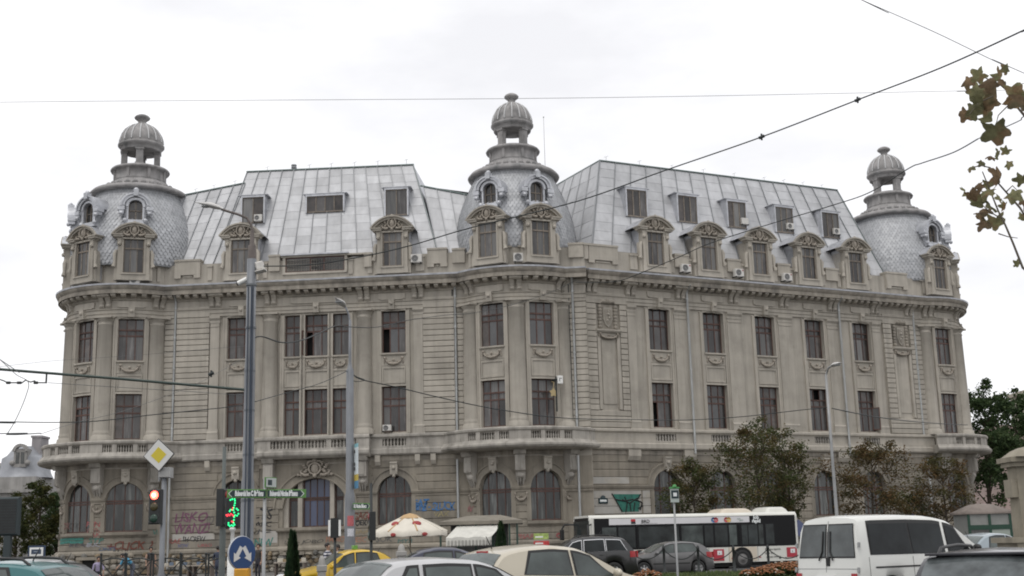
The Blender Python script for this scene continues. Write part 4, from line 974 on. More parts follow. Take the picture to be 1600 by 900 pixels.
# things fixed on that pole
q = at(381, 440, D); t2 = thing('security_camera', 'white box camera on the left side of the tall pole', 'camera', q)
m = MB(); e = at(372, 443, D); f2 = at(386, 436, D); m.tube([e, f2], [.055, .055], 4); m.build('body', WHITEP, t2); m = MB(); m.tube([e+(e-f2).normalized()*.01, e+(e-f2).normalized()*.03], .04, 8); m.build('lens', BLACK, t2); m = MB(); m.tube([f2, at(388, 448, D), at(390, 452, D)], .02, 6); m.build('bracket', GALV, t2)
q = at(405, 415, D); t2 = thing('floodlight', 'white floodlight housing on the right side of the tall pole', 'floodlight', q)
m = MB(); T_ = Matrix.Translation(at(405, 416, D)) @ Matrix.Rotation(R_(-14), 4, 'Y'); m.cbox(-.07, .09, -.08, .1, -.10, .09, .03, T=T_); m.cbox(-.10, .12, -.12, .11, -.13, -.10, .02, T=T_); m.build('body', mat('housing_white', (.6, .58, .54), .5, var=.15, vscale=6), t2); m = MB(); m.tube([at(391, 416, D), at(404, 416, D)], .02, 6); m.build('bracket', IRON, t2)
q = at(381, 608, D); t2 = thing('bracket_arm', 'dark green steel tube arm reaching left from the tall pole', 'wire bracket', q)
m = MB(); m.tube([at(384, 609, D), at(190, 592, D), at(0, 577, D), at(-70, 571, D)], .028, 8); m.tube([at(0, 577, D), at(-70, 571, D)], .036, 8); m.build('tube', mat('green_steel', (.04, .058, .05), .5, .3), t2)
m = MB(); m.tube([at(73, 582, D), at(72, 599, D)], .018, 6); m.tube([at(72, 598, D), at(58, 598, D), at(54, 595, D), at(48, 597, D), at(40, 594, D), at(33, 599, D), at(28, 598, D), at(12, 598, D), at(6, 595, D), at(0, 593, D), at(-10, 592, D)], .014, 6)
for x in (30, 13, 56): m.tube([at(x-3, 598, D), at(x+3, 598, D)], .03, 7)
m.build('hanger', IRON, t2)

# --- second, slimmer lamp pole with banner
D = 46; b = px(546.5, D); t = thing('street_lamp', 'slimmer grey lamp pole with a narrow banner, beside the yellow taxi', 'street lamp', b, group='street lamps')
zt = at(546, 578, D).z; z2 = at(543, 500, D).z; m = MB(); m.lathe([(.22, 0), (.205, .2), (.185, at(546, 775, D).z), (.147, at(546, 768, D).z), (.14, zt), (.09, zt+.06), (.058, zt+.3), (.05, z2), (0, z2)], 16, T=Matrix.Translation(b)); m.build('pole', GREYP, t)
m = MB(); m.tube([(b.x, D, z2-.1), at(545, 492, D), at(541, 482, D), at(536, 475, D)], .035, 8); m.build('lamp_arm', GREYP, t); lamp_head(t, at(539, 480, D-.6), at(523, 464, D-1.2), .18)
bp = MB(); p0, p1 = at(548, 696, D), at(554, 695, D); B0, B1 = at(547, 765, D), at(553, 760, D)
q = thing('pole_banner', 'narrow white and blue banner strapped on the slim lamp pole', 'banner', at(550, 730, D))
w = Vector((.2, .45, 0)); zs = [at(549, y, D).z for y in (764, 752, 742, 700, 694)]; cols = [mat('banner_blue', (.10, .26, .42), .6), mat('banner_yellow', (.55, .42, .08), .6), mat('banner_white', (.62, .68, .70), .6, var=.08, vscale=3), mat('banner_sky', (.25, .5, .55), .6)]
for i, cname in enumerate(('blue_field', 'yellow_field', 'white_field', 'top_field')):
    a = Vector((b.x+.16, D, 0)); m = MB(); vs = []
    for dd in (0, .012):
        for f in (0, 1): vs += [(a.x+w.x*f+dd, a.y-w.y*f, zs[i]), (a.x+w.x*f+dd, a.y-w.y*f, zs[i+1])]
    m.add(vs, [(0, 2, 3, 1), (4, 5, 7, 6), (0, 1, 5, 4), (2, 6, 7, 3), (0, 4, 6, 2), (1, 3, 7, 5)]); m.build(cname, cols[i], q)
mk = MB()
for z in (zs[2]+.15, zs[2]+.32, zs[3]-.2): mk.box(b.x+.175, b.x+.2, D-.16, D-.06, z, z+.12)
mk.build('print_mark', BLACK, q)
m = MB(); m.tube([(b.x, D, zs[0]+.03), (b.x+.14, D-.02, zs[0]+.03)], .02, 6); m.tube([(b.x, D, zs[4]-.03), (b.x+.14, D-.02, zs[4]-.03)], .02, 6); m.build('clamp', IRON, q)
for y0, y1, cl, lb in ((806, 822, (.45, .12, .13), 'small red and black sticker on the slim lamp pole'), (826, 838, (.55, .56, .6), 'small pale sticker lowest on the slim lamp pole')):
    a, c = at(549, y1, D), at(549, y0, D); m = MB(); m.lathe([(.198, a.z), (.194, c.z)], 10, R_(-20), R_(55), T=Matrix.Translation(b)); m2 = m.build('sticker', mat('sticker_%.2f' % cl[2], cl, .6, var=.4, vscale=30)); tag(m2, lb, 'sticker')

# --- third lamp by the right wing
D = 57; b = px(1311, D); zt = at(1292, 585, D).z; t = thing('street_lamp', 'thin grey lamp post with hooked arm before the right wing', 'street lamp', b, group='street lamps')
m = MB(); m.lathe([(.15, 0), (.12, 1.2), (.085, 1.3), (.07, 5), (.055, zt), (0, zt)], 12, T=Matrix.Translation(b)); m.build('pole', GALV, t); m = MB(); m.tube([(b.x, D, zt-.1), at(1291.5, 583, D), at(1294, 575, D-.2), at(1300, 571, D-.4)], .045, 8); m.build('lamp_arm', GALV, t); lamp_head(t, at(1299, 573, D-.4), at(1315, 566, D-1.2), .2)

# --- traffic lights
def signal_head(par, c, rz, lit=None, w=.3, h=.95, lens=3, visor=False):
    any_lit = bool(lit)
    mw = Matrix.Translation(c) @ Matrix.Rotation(rz, 4, 'Z'); m = MB(); m.cbox(-w/2, w/2, -.1, .1, -h/2, h/2, .03); o = m.build('signal_housing', mat('signal_black', (.016, .018, .018), .5), par, mw)
    cols = [('red', (.25, .02, .02)), ('amber', (.06, .05, .02)), ('green', (.02, .05, .035))][3-lens:] if lens < 3 else [('red', (.25, .02, .02)), ('amber', (.06, .05, .02)), ('green', (.02, .05, .035))]
    for i, (nm, cc) in enumerate(cols):
        z = h/2-h/(2*lens)-h/lens*i; on = (lit == nm)
        mm = mat('lens_%s_%d' % (nm, on), cc, .25, emit=(1, .08, .05) if on else None, estr=7 if on else 0); g = MB(); g.lathe([(0, -.02), (w*.2, -.015), (w*.34, 0), (w*.34, .02)], 16, T=Matrix.Translation((0, -.105, z)) @ Matrix.Rotation(R_(-90), 4, 'X')); g.build('signal_lens', mm, o, mw)
        if on: g2 = MB(); g2.lathe([(0, -.03), (w*.15, -.026)], 12, T=Matrix.Translation((0, -.106, z)) @ Matrix.Rotation(R_(-90), 4, 'X')); g2.build('signal_core', mat('lens_core', (.9, .5, .2), .3, emit=(1, .55, .25), estr=9), o, mw)
        if visor and not any_lit: v = MB(); v.lathe([(w*.37, 0), (w*.38, .2)], 14, R_(70), R_(290), T=Matrix.Translation((0, -.1, z)) @ Matrix.Rotation(R_(90), 4, 'X')); v.build('visor', mat('signal_black', (0, 0, 0)), o, mw)
    return o
D = 33; b = px(253.5, D); zt = at(257, 742, D).z; t = thing('traffic_light', 'traffic light showing red on a grey post under the diamond sign', 'traffic light', b, group='traffic lights')
m = MB(); m.lathe([(.09, 0), (.085, 1), (.07, 1.1), (.065, zt), (0, zt)], 14, T=Matrix.Translation(b)); m.build('post', GREYP, t)
signal_head(t, at(243.5, 792, D-.1), R_(-12), 'red', .33, .9); m = MB(); a = at(243, 766, D); m.tube([a, (b.x, D, a.z)], .025, 6); a = at(243, 818, D); m.tube([a+Vector((0, 0, .0)), (b.x, D, a.z)], .025, 6); m.build('bracket', IRON, t)
q = at(259, 740, D); m = MB(); m.cbox(-.15, .15, -.12, .2, -.11, .16, .02); m.box(-.1, .1, -.125, -.118, -.04, .1); t2 = tag(m.build('detector_box', mat('detector_grey', (.38, .38, .37), .5, var=.1, vscale=5), None, Matrix.Translation(q)), 'grey detector box on top of the red traffic light post', 'detector')
# priority road diamond
c = at(248, 711, D-.2); t2 = thing('priority_sign', 'white and yellow diamond priority road sign', 'road sign', c); mw = Matrix.Translation(c) @ Matrix.Rotation(R_(-8), 4, 'Z') @ Matrix.Rotation(R_(-3), 4, 'Y')
def diamond(name, s, y, th, m_):
    m = MB(); P = [(0, -s), (s, 0), (0, s), (-s, 0)]; m.add([(x, y, z) for x, z in P]+[(x, y+th, z) for x, z in P], [(0, 1, 2, 3), (7, 6, 5, 4), (0, 4, 5, 1), (1, 5, 6, 2), (2, 6, 7, 3), (3, 7, 4, 0)]); m.build(name, m_, t2, mw)
diamond('sign_plate', .435, 0, .03, BLACK); diamond('white_field', .412, -.006, .005, mat('sign_white', (.62, .62, .60), .4)); diamond('yellow_field', .215, -.012, .005, mat('sign_yellow', (.58, .47, .035), .4))
m = MB(); a = at(250, 716, D); m.tube([(a.x, D, a.z-.6), (a.x, D, a.z+.2)], .03, 8); m.tube([(a.x, D, a.z-.55), (b.x, D, zt-.05)], .03, 6); m.build('bracket', GALV, t2)
# mast with dark signal seen from the side, and the pedestrian countdown
D = 28; b = px(347.5, D); zt = at(352, 698, D).z; t = thing('traffic_light', 'dark traffic light seen side on, left of the tall pole', 'traffic light', b, group='traffic lights')
m = MB(); m.lathe([(.075, 0), (.07, 2.0), (.045, 2.1), (.04, zt), (0, zt)], 12, T=Matrix.Translation(b)); m.build('post', mat('mast_green', (.10, .115, .11), .6, var=.15, vscale=3), t); signal_head(t, at(350, 793, D), R_(66), None, .3, .82)
D = 27.2; b = px(363, D); t = thing('pedestrian_signal', 'pedestrian signal with glowing green walking figure on white post', 'pedestrian signal', b)
zt = at(363, 824, D).z; m = MB(); m.lathe([(.10, 0), (.10, zt-.62), (.055, zt-.58), (.042, zt-.5), (.04, zt-.08), (.07, zt-.06), (.07, zt), (0, zt)], 14, T=Matrix.Translation(b)); m.build('post', WHITEP, t)
c = at(363.5, 801, D); mw = Matrix.Translation(c); m = MB(); m.cbox(-.15, .15, -.06, .1, -.32, .32, .02); hs = m.build('signal_housing', mat('signal_black', (0, 0, 0)), t, mw)
GL = mat('green_led', (.02, .25, .12), .4, emit=(.02, 1, .30), estr=1.3); RL = mat('red_led', (.3, .03, .03), .4, emit=(1, .06, .08), estr=1.2)
for mm, name, pts in ((GL, 'green_figure', [(-.04, .27), (0, .285), (.05, .285), (.06, .25), (.06, .20), (.05, .15), (.04, .1), (.03, .05), (.05, 0), (.07, -.06), (.05, -.1), (-.05, .03), (-.03, .06), (.13, .05), (.14, -.03), (.11, -.07), (.1, .08), (.045, -.16), (.04, -.22), (.0, -.27), (-.04, -.285), (.03, -.285), (.06, -.26), (-.07, -.26), (-.07, -.22)]), (RL, 'red_figure', [(-.12, -.05), (-.08, -.04), (-.05, -.06), (-.02, -.03), (.01, -.05), (.03, -.07), (0, .06), (.02, .1), (0, -.19), (.025, -.2), (-.1, -.07)])):
    g = MB()
    for x, z in pts: g.sphere((x, -.065, z), .019, seg=6, sc=(1, .5, 1))
    g.build(name, mm, hs, mw)
# small far signals by the slim pole
D = 40
for x0, y0, lab, rz, fr_ in ((523.5, 825, 'small signal with white back board near the two men', R_(180), True), (581, 822, 'dark traffic light seen side on, before the parasol', R_(-75), False)):
    b = px(x0 if fr_ else 580, D); t = thing('traffic_light', lab, 'traffic light', b, group='traffic lights'); m = MB(); zt = at(581, 755, D).z if not fr_ else at(523, 838, D).z
    m.lathe([(.05, 0), (.045, zt), (0, zt)], 10, T=Matrix.Translation(b)); m.build('post', IRON, t); c = at(x0, y0, D); signal_head(t, c, rz, None, .26 if fr_ else .34, .62 if fr_ else .9, 2 if fr_ else 3)
    if fr_:
        m = MB(); cc = Vector((c.x, c.y-.12, c.z)); m.box(cc.x-.2, cc.x-.13, cc.y, cc.y+.02, cc.z-.25, cc.z+.25); m.box(cc.x+.13, cc.x+.2, cc.y, cc.y+.02, cc.z-.25, cc.z+.25); m.build('back_board', WHITEP, t)

# --- street name signs
SGN = mat('sign_green_light', (.085, .22, .05), .5); SGD = mat('sign_dark_green', (.012, .03, .035), .45); SW = mat('sign_letter', (.72, .75, .74), .5)
D = 24; b = px(412.5, D); t = thing('direction_sign_post', 'thin grey post carrying two green arrow street signs', 'sign post', b); zt = at(420, 748, D).z
m = MB(); m.lathe([(.035, 0), (.032, zt), (0, zt)], 10, T=Matrix.Translation(b)); m.build('post', GALV, t)
def name_plate(x0, x1, y0, y1, D, body, left, label, cat='street sign', bold=.004):
    a, c = at(x0, (y0+y1)/2, D), at(x1, (y0+y1)/2, D); h = abs(at(x0, y0, D).z-at(x0, y1, D).z); d = (c-a); L_ = d.length; mid = (a+c)/2; ang = math.atan2(d.y, d.x); tl = -math.asin(d.z/L_)
    mw = Matrix.Translation(mid) @ Matrix.Rotation(tl, 4, 'Y'); t = thing('street_sign', label, cat, mid, group='green arrow street signs' if 'arrow' in label else None)
    m = MB(); m.cbox(-L_/2, L_/2, 0, .03, -h/2, h/2, .005); m.build('sign_plate', SGN, t, mw); k = -1 if left else 1; e = L_/2
    m = MB(); P = [(-e*k*.97, -.36*h), (-e*k*.97, .36*h), (e*k*.72, .36*h), (e*k*.86, 0), (e*k*.72, -.36*h)]
    if k > 0: P = P[::-1]
    m.add([(x, -.004, z) for x, z in P], [tuple(range(5))]); m.build('dark_field', SGD, t, mw)
    m = MB()
    for s in (-1, 1):
        q0, q1 = Vector((e*k*.88, -.009, 0)), Vector((e*k*.72, -.009, s*.40*h)); w = Vector((e*k*.045, 0, 0)); m.add([q0, q1, q1+w*.6, q0+w], [(0, 1, 2, 3)])
    m.build('arrow', SW, t, mw)
    me = text_mesh(body, h*.62, SW, 0, 0, .9, bold*1.6); xs = [v.co.x for v in me.vertices]; wd = max(xs)-min(xs); sx = L_*.72/wd
    put('lettering', me, mw @ Matrix.Translation((-k*e*.14, -.011, 0)) @ Matrix.Rotation(R_(90), 4, 'X') @ Matrix.Diagonal((sx, 1.3, 1, 1)), t)
name_plate(354.5, 416, 764.5, 778, D-.06, 'Bulevardul Ion C. Brătianu', True, 'green arrow sign to the left reading Bulevardul Ion C. Brătianu')
name_plate(417.5, 478, 764.5, 778, D-.06, 'Bulevardul Nicolae Bălcescu', False, 'green arrow sign to the right reading Bulevardul Nicolae Bălcescu')
c = at(423.5, 754, D-.05); t2 = thing('turned_sign', 'small green edged plate turned sideways on top of the arrow signs', 'street sign', c); mw = Matrix.Translation(c) @ Matrix.Rotation(R_(62), 4, 'Z')
m = MB(); m.cbox(-.17, .17, 0, .02, -.1, .1, .004); m.build('sign_plate', SGN, t2, mw); m = MB(); m.box(-.15, .15, -.006, -.003, -.085, .085); m.build('pale_field', mat('sign_pale', (.45, .48, .46), .5), t2, mw); m = MB(); m.box(-.1, .02, -.01, -.007, -.05, .05); m.build('print_mark', SGD, t2, mw)
name_plate(551, 578.5, 786, 796, 45.7, 'Bd. Nicolae Bălcescu', False, 'small dark green street sign right of the slim pole')
# keep-either-side blue disc on its post
D = 22.5; c = at(378.5, 864, D); b = Vector((c.x, D+.05, 0)); t = thing('blue_arrow_sign', 'blue oval sign with two white arrows pointing down', 'road sign', b); mw = Matrix.Translation(c) @ Matrix.Rotation(R_(50), 4, 'Z') @ Matrix.Rotation(R_(90), 4, 'X')
m = MB(); m.lathe([(0, 0), (.29, 0), (.3, .01), (.3, .03), (0, .03)], 40, T=Matrix.Rotation(R_(180), 4, 'X')); m.build('sign_plate', mat('sign_rim', (.45, .47, .5), .4), t, mw)
m = MB(); m.add([(.29*math.cos(2*math.pi*i/40), .29*math.sin(2*math.pi*i/40), .006) for i in range(40)], [tuple(range(40))]); m.build('blue_field', mat('sign_blue', (.012, .05, .16), .4), t, mw)
m = MB()
for s in (-1, 1):
    T2 = Matrix.Translation((s*.105, -.02, .012)) @ Matrix.Rotation(s*R_(32), 4, 'Z'); m.add([T2 @ Vector(v) for v in ((-.04, .15, 0), (-.04, -.02, 0), (-.09, -.02, 0), (0, -.16, 0), (.09, -.02, 0), (.04, -.02, 0), (.04, .15, 0))], [tuple(range(7))])
m.build('arrow', mat('sign_white', (0, 0, 0)), t, mw); m = MB(); m.tube([(c.x, D+.06, 0), (c.x, D+.06, c.z-.1)], .045, 10); m.build('post', GREYP, t)
q = at(379.5, 900, D-.1); m = MB(); m.cbox(-.13, .13, -.1, .1, 0, q.z+.13, .02); tag(m.build('reflector_post', mat('reflector_yellow', (.55, .27, .02), .5, var=.1, vscale=5), None, Matrix.Translation((q.x, D-.15, 0))), 'orange yellow block under the blue arrow sign', 'bollard')
# bus stop flag
D = 38; b = px(1058, D, 880); zt = at(1054, 765, D).z; t = thing('bus_stop_sign', 'small green topped bus stop flag on thin post before the bus', 'bus stop sign', b)
m = MB(); m.lathe([(.034, 0), (.03, zt-.3), (0, zt-.3)], 10, T=Matrix.Translation(b)); m.build('post', GALV, t); c = at(1054.5, 774, D-.05); mw = Matrix.Translation(c) @ Matrix.Rotation(R_(20), 4, 'Z')
m = MB(); m.cbox(-.14, .14, 0, .03, -.21, .2, .005); m.build('sign_plate', mat('flag_pale', (.4, .45, .42), .5), t, mw); m = MB(); m.cbox(-.12, .12, -.012, -.003, -.09, .15, .003); m.build('dark_field', SGD, t, mw); m = MB(); m.box(-.06, .06, -.02, -.014, -.03, .08); m.build('bus_symbol', SW, t, mw)
m = MB(); m.cbox(-.16, .16, -.02, .05, .2, .25, .01); m.lathe([(.07, .25), (.05, .32), (0, .33)], 8); m.build('green_cap', mat('cap_green', (.06, .26, .07), .5), t, mw)
# iron chain posts on the island
cps = []
for i, (x, y) in enumerate(((980, 855), (1038, 855), (1091.5, 855), (1147, 855), (1201, 854), (1262, 853))):
    D = 53.6; q = at(x, y, D); b = px(x, D, 880); b.z = .14; t = thing('chain_post', 'black ball topped chain post, ' + ('beside the black off-road car', 'before the grey hatchback bonnet', 'before the grey hatchback rear', 'left of the bus rear wheel', 'before the bus rear end', 'half hidden by the white van')[i], 'bollard', b, group='chain posts along the island'); m = MB(); h = q.z-.14
    m.lathe([(.11, 0), (.11, .12), (.06, .18), (.05, h-.1), (.075, h-.08), (.06, h-.03), (.07, h+.02), (.0, h+.09)], 10, T=Matrix.Translation(b)); m.build('post', IRON, t); cps.append(Vector((b.x, D, q.z-.08)))
for i, (a, c) in enumerate(zip(cps, cps[1:])):
    m = MB(); m.tube([a.lerp(c, i/12)-Vector((0, 0, .42*4*(i/12)*(1-i/12))) for i in range(13)], .022, 5); tag(m.build('chain', IRON), 'sagging black chain, ' + ('below the grey hatchback bonnet', 'across the grey hatchback doors', 'between hatchback and bus wheel', 'across the bus rear wheel arch', 'running to the white van')[i], 'chain', 'chains between island posts')
# concrete bollards by the kerb
for x, y, D, lab in ((503, 868, 27, 'square stone bollard in front of the yellow taxi bonnet'), (627, 850, 36, 'stone bollard between taxi and dark blue saloon')):
    b = px(x, D); zt = at(x, y, D).z; r = 13*D/F*.5*1.9; m = MB(); m.cbox(-r*.5, r*.5, -r*.5, r*.5, 0, zt-.22, .02); m.cbox(-r*.62, r*.62, -r*.62, r*.62, zt-.34, zt-.2, .02); m.lathe([(r*.6, zt-.2), (r*.5, zt-.08), (r*.2, zt), (0, zt)], 4, R_(45), R_(405)); t = tag(m.build('stone_bollard', KERB, None, Matrix.Translation(b) @ Matrix.Rotation(R_(10), 4, 'Z')), lab, 'bollard')
# parasol
D = 58; b = px(641, D); zt = at(643, 803, D).z; t = thing('parasol', 'cream and tan parasol with red emblems over the terrace', 'parasol', b)
m = MB(); m.tube([b, (b.x, D, zt-.05)], .035, 8); m.build('pole', mat('pole_wood', (.3, .25, .18), .6), t); zr = at(590, 832, D).z; rr = 1.75
CREAM = mat('canopy_cream', (.62, .58, .50), .8, var=.08, vscale=3); TAN = mat('canopy_tan', (.46, .31, .16), .8, var=.1, vscale=4)
for k in range(8):
    a0, a1 = 2*math.pi*(k+.35)/8, 2*math.pi*(k+1.35)/8; m = MB(); vs = []; rows = 5
    for i in range(rows+1):
        f = .16+.84*i/rows; r = rr*f; z = zt-(zt-zr)*(f**1.15)
        for q in (0, .5, 1): a = a0+(a1-a0)*q; sag = .94 if q == .5 else 1; vs.append((b.x+r*sag*math.sin(a), D-r*sag*math.cos(a), z-(.04*f if q == .5 else 0)))
    vs += [(x, y, z-.2) for x, y, z in vs[-3:]]
    m.add(vs, [(i*3+j, i*3+j+1, i*3+j+4, i*3+j+3) for i in range(rows+1) for j in (0, 1)], 0, True); m.build('canopy_panel', CREAM, t)
    m = MB(); m.tube([vs[0], vs[9], (vs[15][0], vs[15][1], vs[15][2])], .035, 5); m.build('tan_seam', TAN, t) if k in (0, 7, 3) else m.build('rib', CREAM, t)
m = MB(); m.lathe([(.55, zt-.2), (.3, zt-.04), (0, zt+.04)], 8, T=Matrix.Translation((b.x, D, 0))); m.build('cap', TAN, t)
RED = mat('emblem_red', (.33, .05, .05), .7)
for d, f in ((-36, .62), (22, .62), (-22, 1.0), (28, 1.0)):
    a = R_(d); r = rr*.96*f; z = zt-(zt-zr)*(f**1.15)-(.14 if f == 1 else -.02); me = MB(); me.sphere((0, 0, 0), .17 if f < 1 else .11, seg=10, sc=(1.3, .18, .75)); me.build('emblem', RED, t, Matrix.Translation((b.x+r*math.sin(a), D-r*math.cos(a)-.03, z)) @ Matrix.Rotation(a, 4, 'Z') @ Matrix.Rotation(R_(-35 if f < 1 else 0), 4, 'X'))
# kiosk terrace with awning
D = 66; a, c = at(694, 817, D), at(808, 817, D); zt = a.z; t = thing('terrace_kiosk', 'kiosk terrace with flat brown roof and pale striped awning', 'kiosk', (a.x+2.3, D+1, 0))
m = MB(); m.box(a.x-.3, c.x+.3, D, D+3.6, zt-.12, zt+.06); m.ext(XYZ, 0, 1, [(0, 0), (0, 0)]) if False else None; m.add([(a.x-.3, D, zt+.06), (c.x+.3, D, zt+.06), (c.x-.9, D+2.6, zt+.4), (a.x+1.2, D+2.6, zt+.4)], [(0, 1, 2, 3)]); m.add([(a.x-.3, D, zt+.061), (a.x+1.2, D+2.6, zt+.4), (a.x-.3, D+3.6, zt+.06)], [(0, 1, 2)]); m.add([(c.x+.3, D, zt+.061), (c.x-.9, D+2.6, zt+.4), (c.x+.3, D+3.6, zt+.06)], [(0, 2, 1)]); m.build('roof', mat('kiosk_roof', (.21, .19, .155), .8, var=.2, vscale=2), t)
m = MB()
for x in (688, 716, 743, 770, 796, 808): q = at(x, 830, D); m.box(q.x-.05, q.x+.05, D+.1, D+.2, 0, zt-.12)
m.build('post', mat('kiosk_post', (.03, .06, .045), .5), t); m = MB(); m.box(a.x+.2, c.x-.5, D+2.6, D+2.7, 0, zt-.12); m.build('back_wall', mat('kiosk_wall', (.10, .10, .095), .6, var=.3, vscale=2), t)
ax0, ax1 = at(697, 835, D-1).x, at(768, 835, D-1).x; m = MB(); vs = []
for i in range(9):
    x = ax0+(ax1-ax0)*i/8; vs += [(x+.55, D+.2, zt-.15), (x, D-1.2, zt-.78-.04*math.sin(i*2)), (x, D-1.22, zt-.98)]
m.add(vs, [(i*3+j, i*3+3+j, i*3+4+j, i*3+1+j) for i in range(8) for j in (0, 1)]); m.build('awning', mat('awning_cream', (.58, .57, .52), .8, var=.12, vscale=3), t)
m = MB()
for i in range(26):
    x = ax0+(ax1-ax0)*(i+.5)/26; w = (ax1-ax0)/26*.46; m.add([(x-w, D-1.23, zt-.93), (x-w, D-1.23, zt-1.16), (x, D-1.23, zt-1.24), (x+w, D-1.23, zt-1.16), (x+w, D-1.23, zt-.93)], [(0, 1, 2, 3, 4)], i % 2)
tag(m.build('awning_fringe', [mat('awning_cream', (0, 0, 0)), mat('awning_stripe', (.36, .35, .32), .8)], t), kind='stuff')
for x, w_ in ((706, 'left'), (728, 'middle'), (750, 'right')): q = at(x, 848, D); m = MB(); m.cbox(-.28, .28, -.02, .3, 0, .95, .03, T=Matrix.Translation((q.x, D+1.2, 0))); m.box(-.28, .28, -.3, 0, .42, .48, T=Matrix.Translation((q.x, D+1.2, 0))); tag(m.build('terrace_chair', mat('chair_dark', (.03, .03, .035), .5)), 'dark chair under the pale awning, the %s one' % w_, 'chair', 'terrace chairs')
q = at(740, 850, D+.5)
# posters at the wall right of the kiosk
for x0, x1, y0, y1, cc, lab in ((834, 857, 833, 843, (.32, .42, .12), 'green and white poster low on the rotunda wall'), (834, 858, 845, 853, (.5, .05, .05), 'red poster strip under the green poster')):
    D = 80.5; a, c = at(x0, y1, D), at(x1, y0, D); m = MB(); m.cbox(0, c.x-a.x, 0, .04, 0, c.z-a.z, .005); m.box(.1, .6, -.006, -.002, .1, .2, 1); tag(m.build('poster', [mat('poster_%d' % x1, cc, .6, var=.5, vscale=6), WHITEP], None, Matrix.Translation(a)), lab, 'poster')
# right kiosk, dark green billboard, blue board at the left
D = 70; a, c = at(1512, 800, D), at(1577, 800, D); zt = at(1540, 803, D).z; t = thing('green_kiosk', 'small kiosk with green frames and shallow roof behind the stone pillar', 'kiosk', ((a.x+c.x)/2, D+1.2, 0))
m = MB(); m.box(a.x, c.x, D, D+2.4, .14, zt); m.build('body', mat('kiosk_body', (.24, .245, .23), .6, var=.1, vscale=2), t); m = MB(); m.lathe([((c.x-a.x)*.80, zt), ((c.x-a.x)*.80, zt+.12), ((c.x-a.x)*.3, zt+.55), (0, zt+.6)], 4, R_(45), R_(405), T=Matrix.Translation(((a.x+c.x)/2, D+1.2, 0))); m.build('roof', mat('kiosk_roof_red', (.19, .16, .14), .8, var=.2, vscale=2), t)
m = MB()
for x in (a.x, (a.x+c.x)/2, c.x): m.box(x-.07, x+.07, D-.06, D-.01, .14, zt)
m.box(a.x, c.x, D-.065, D-.012, zt-.85, zt-.6); m.box(a.x, c.x, D-.065, D-.012, .14, .7); m.build('frame', mat('kiosk_green', (.012, .05, .03), .5), t); m = MB(); m.box(a.x+.07, (a.x+c.x)/2-.07, D-.03, D-.008, .7, zt-.85); m.build('pane', PANEC, t); m = MB(); m.box((a.x+c.x)/2+.07, c.x-.07, D-.03, D-.008, .7, zt-.85); m.build('pane', mat('frosted_pane', (.30, .34, .30), .3), t)
D = 45; a, c = at(-25, 838, D), at(33, 776, D); t = thing('billboard', 'dark weathered billboard on a post at the left edge', 'billboard', ((a.x+c.x)/2, D, 0)); m = MB(); m.cbox(a.x, c.x, D-.1, D+.1, a.z, c.z, .06); m.build('frame', mat('board_frame', (.03, .042, .045), .6), t); m = MB()
for i in range(12): z = a.z+.08+(c.z-a.z-.16)*i/12; m.box(a.x+.1, c.x-.1, D-.11, D-.102, z+.01, z+(c.z-a.z-.16)/12-.01)
m.build('board_slats', mat('board_dark', (.018, .02, .02), .5, var=.2, vscale=3), t); m = MB(); q = at(12, 850, D); m.box(q.x-.12, q.x+.12, D-.1, D+.1, 0, a.z); m.build('post', mat('board_frame', (0, 0, 0)), t)
D = 40; a, c = at(43, 872, D), at(71, 852, D); t = thing('notice_board', 'blue framed notice board with white border above the teal car', 'sign', ((a.x+c.x)/2, D, 0)); 
for nm, k, y, mm in (('frame', 0, 0, mat('notice_blue', (.03, .05, .09), .5)), ('white_border', .06, -.02, WHITEP), ('dark_field', .12, -.03, mat('notice_dark', (.04, .06, .1), .5)), ('pale_print', .2, -.035, mat('notice_pale', (.35, .4, .45), .5, var=.9, vscale=7))): m = MB(); m.box(a.x+k, c.x-k, D+y, D+y+.03, a.z+k, c.z-k); m.build(nm, mm, t)
m = MB(); m.box((a.x+c.x)/2-.04, (a.x+c.x)/2+.04, D+.02, D+.1, 0, a.z); m.build('post', IRON, t)
# beige stone pillar at the right edge
D = 36; STP = mat('pillar_stone', (.265, .238, .185), .9, bump=.5, bscale=9, var=.18, vscale=1.5, streak=.15); a = at(1563, 850, D); zt = at(1580, 730, D).z; t = thing('stone_pillar', 'beige stone pillar with moulded cap at the right edge', 'pillar', (a.x+.7, D, 0))
x0, x1 = at(1592, 770, D-.35).x, at(1655, 770, D-.35).x; m = MB(); m.box(x0, x1, D-.35, D+.35, .5, zt); m.box(x0-.15, x0+.004, D-.3, D+.3, at(1565, 778, D).z, at(1565, 750, D).z); m.box(x1-.3, x1+.5, D-.42, D-.3, at(1590, 785, D).z, at(1590, 757, D).z); m.build('shaft', STP, t)
m = MB(); cx = (x0+x1)/2; m.box(x0-.12, x1+.12, D-.47, D+.47, zt, zt+.13); m.box(x0-.2, x1+.2, D-.55, D+.55, zt+.13, zt+.27); m.lathe([((x1-x0)*.8, zt+.27), ((x1-x0)*.7, zt+.33), ((x1-x0)*.5, zt+.47), ((x1-x0)*.3, zt+.55), (0, zt+.6)], 4, R_(45), R_(405), T=Matrix.Translation((cx, D, 0))); m.build('cap', STP, t)
m = MB(); zb = at(1560, 843, D).z; m.box(x0-.35, x1+.6, D-.75, D+.75, 0, zb-.1); m.box(x0-.5, x1+.7, D-.8, D+.8, zb-.1, zb+.05); m.build('base', STP, t)
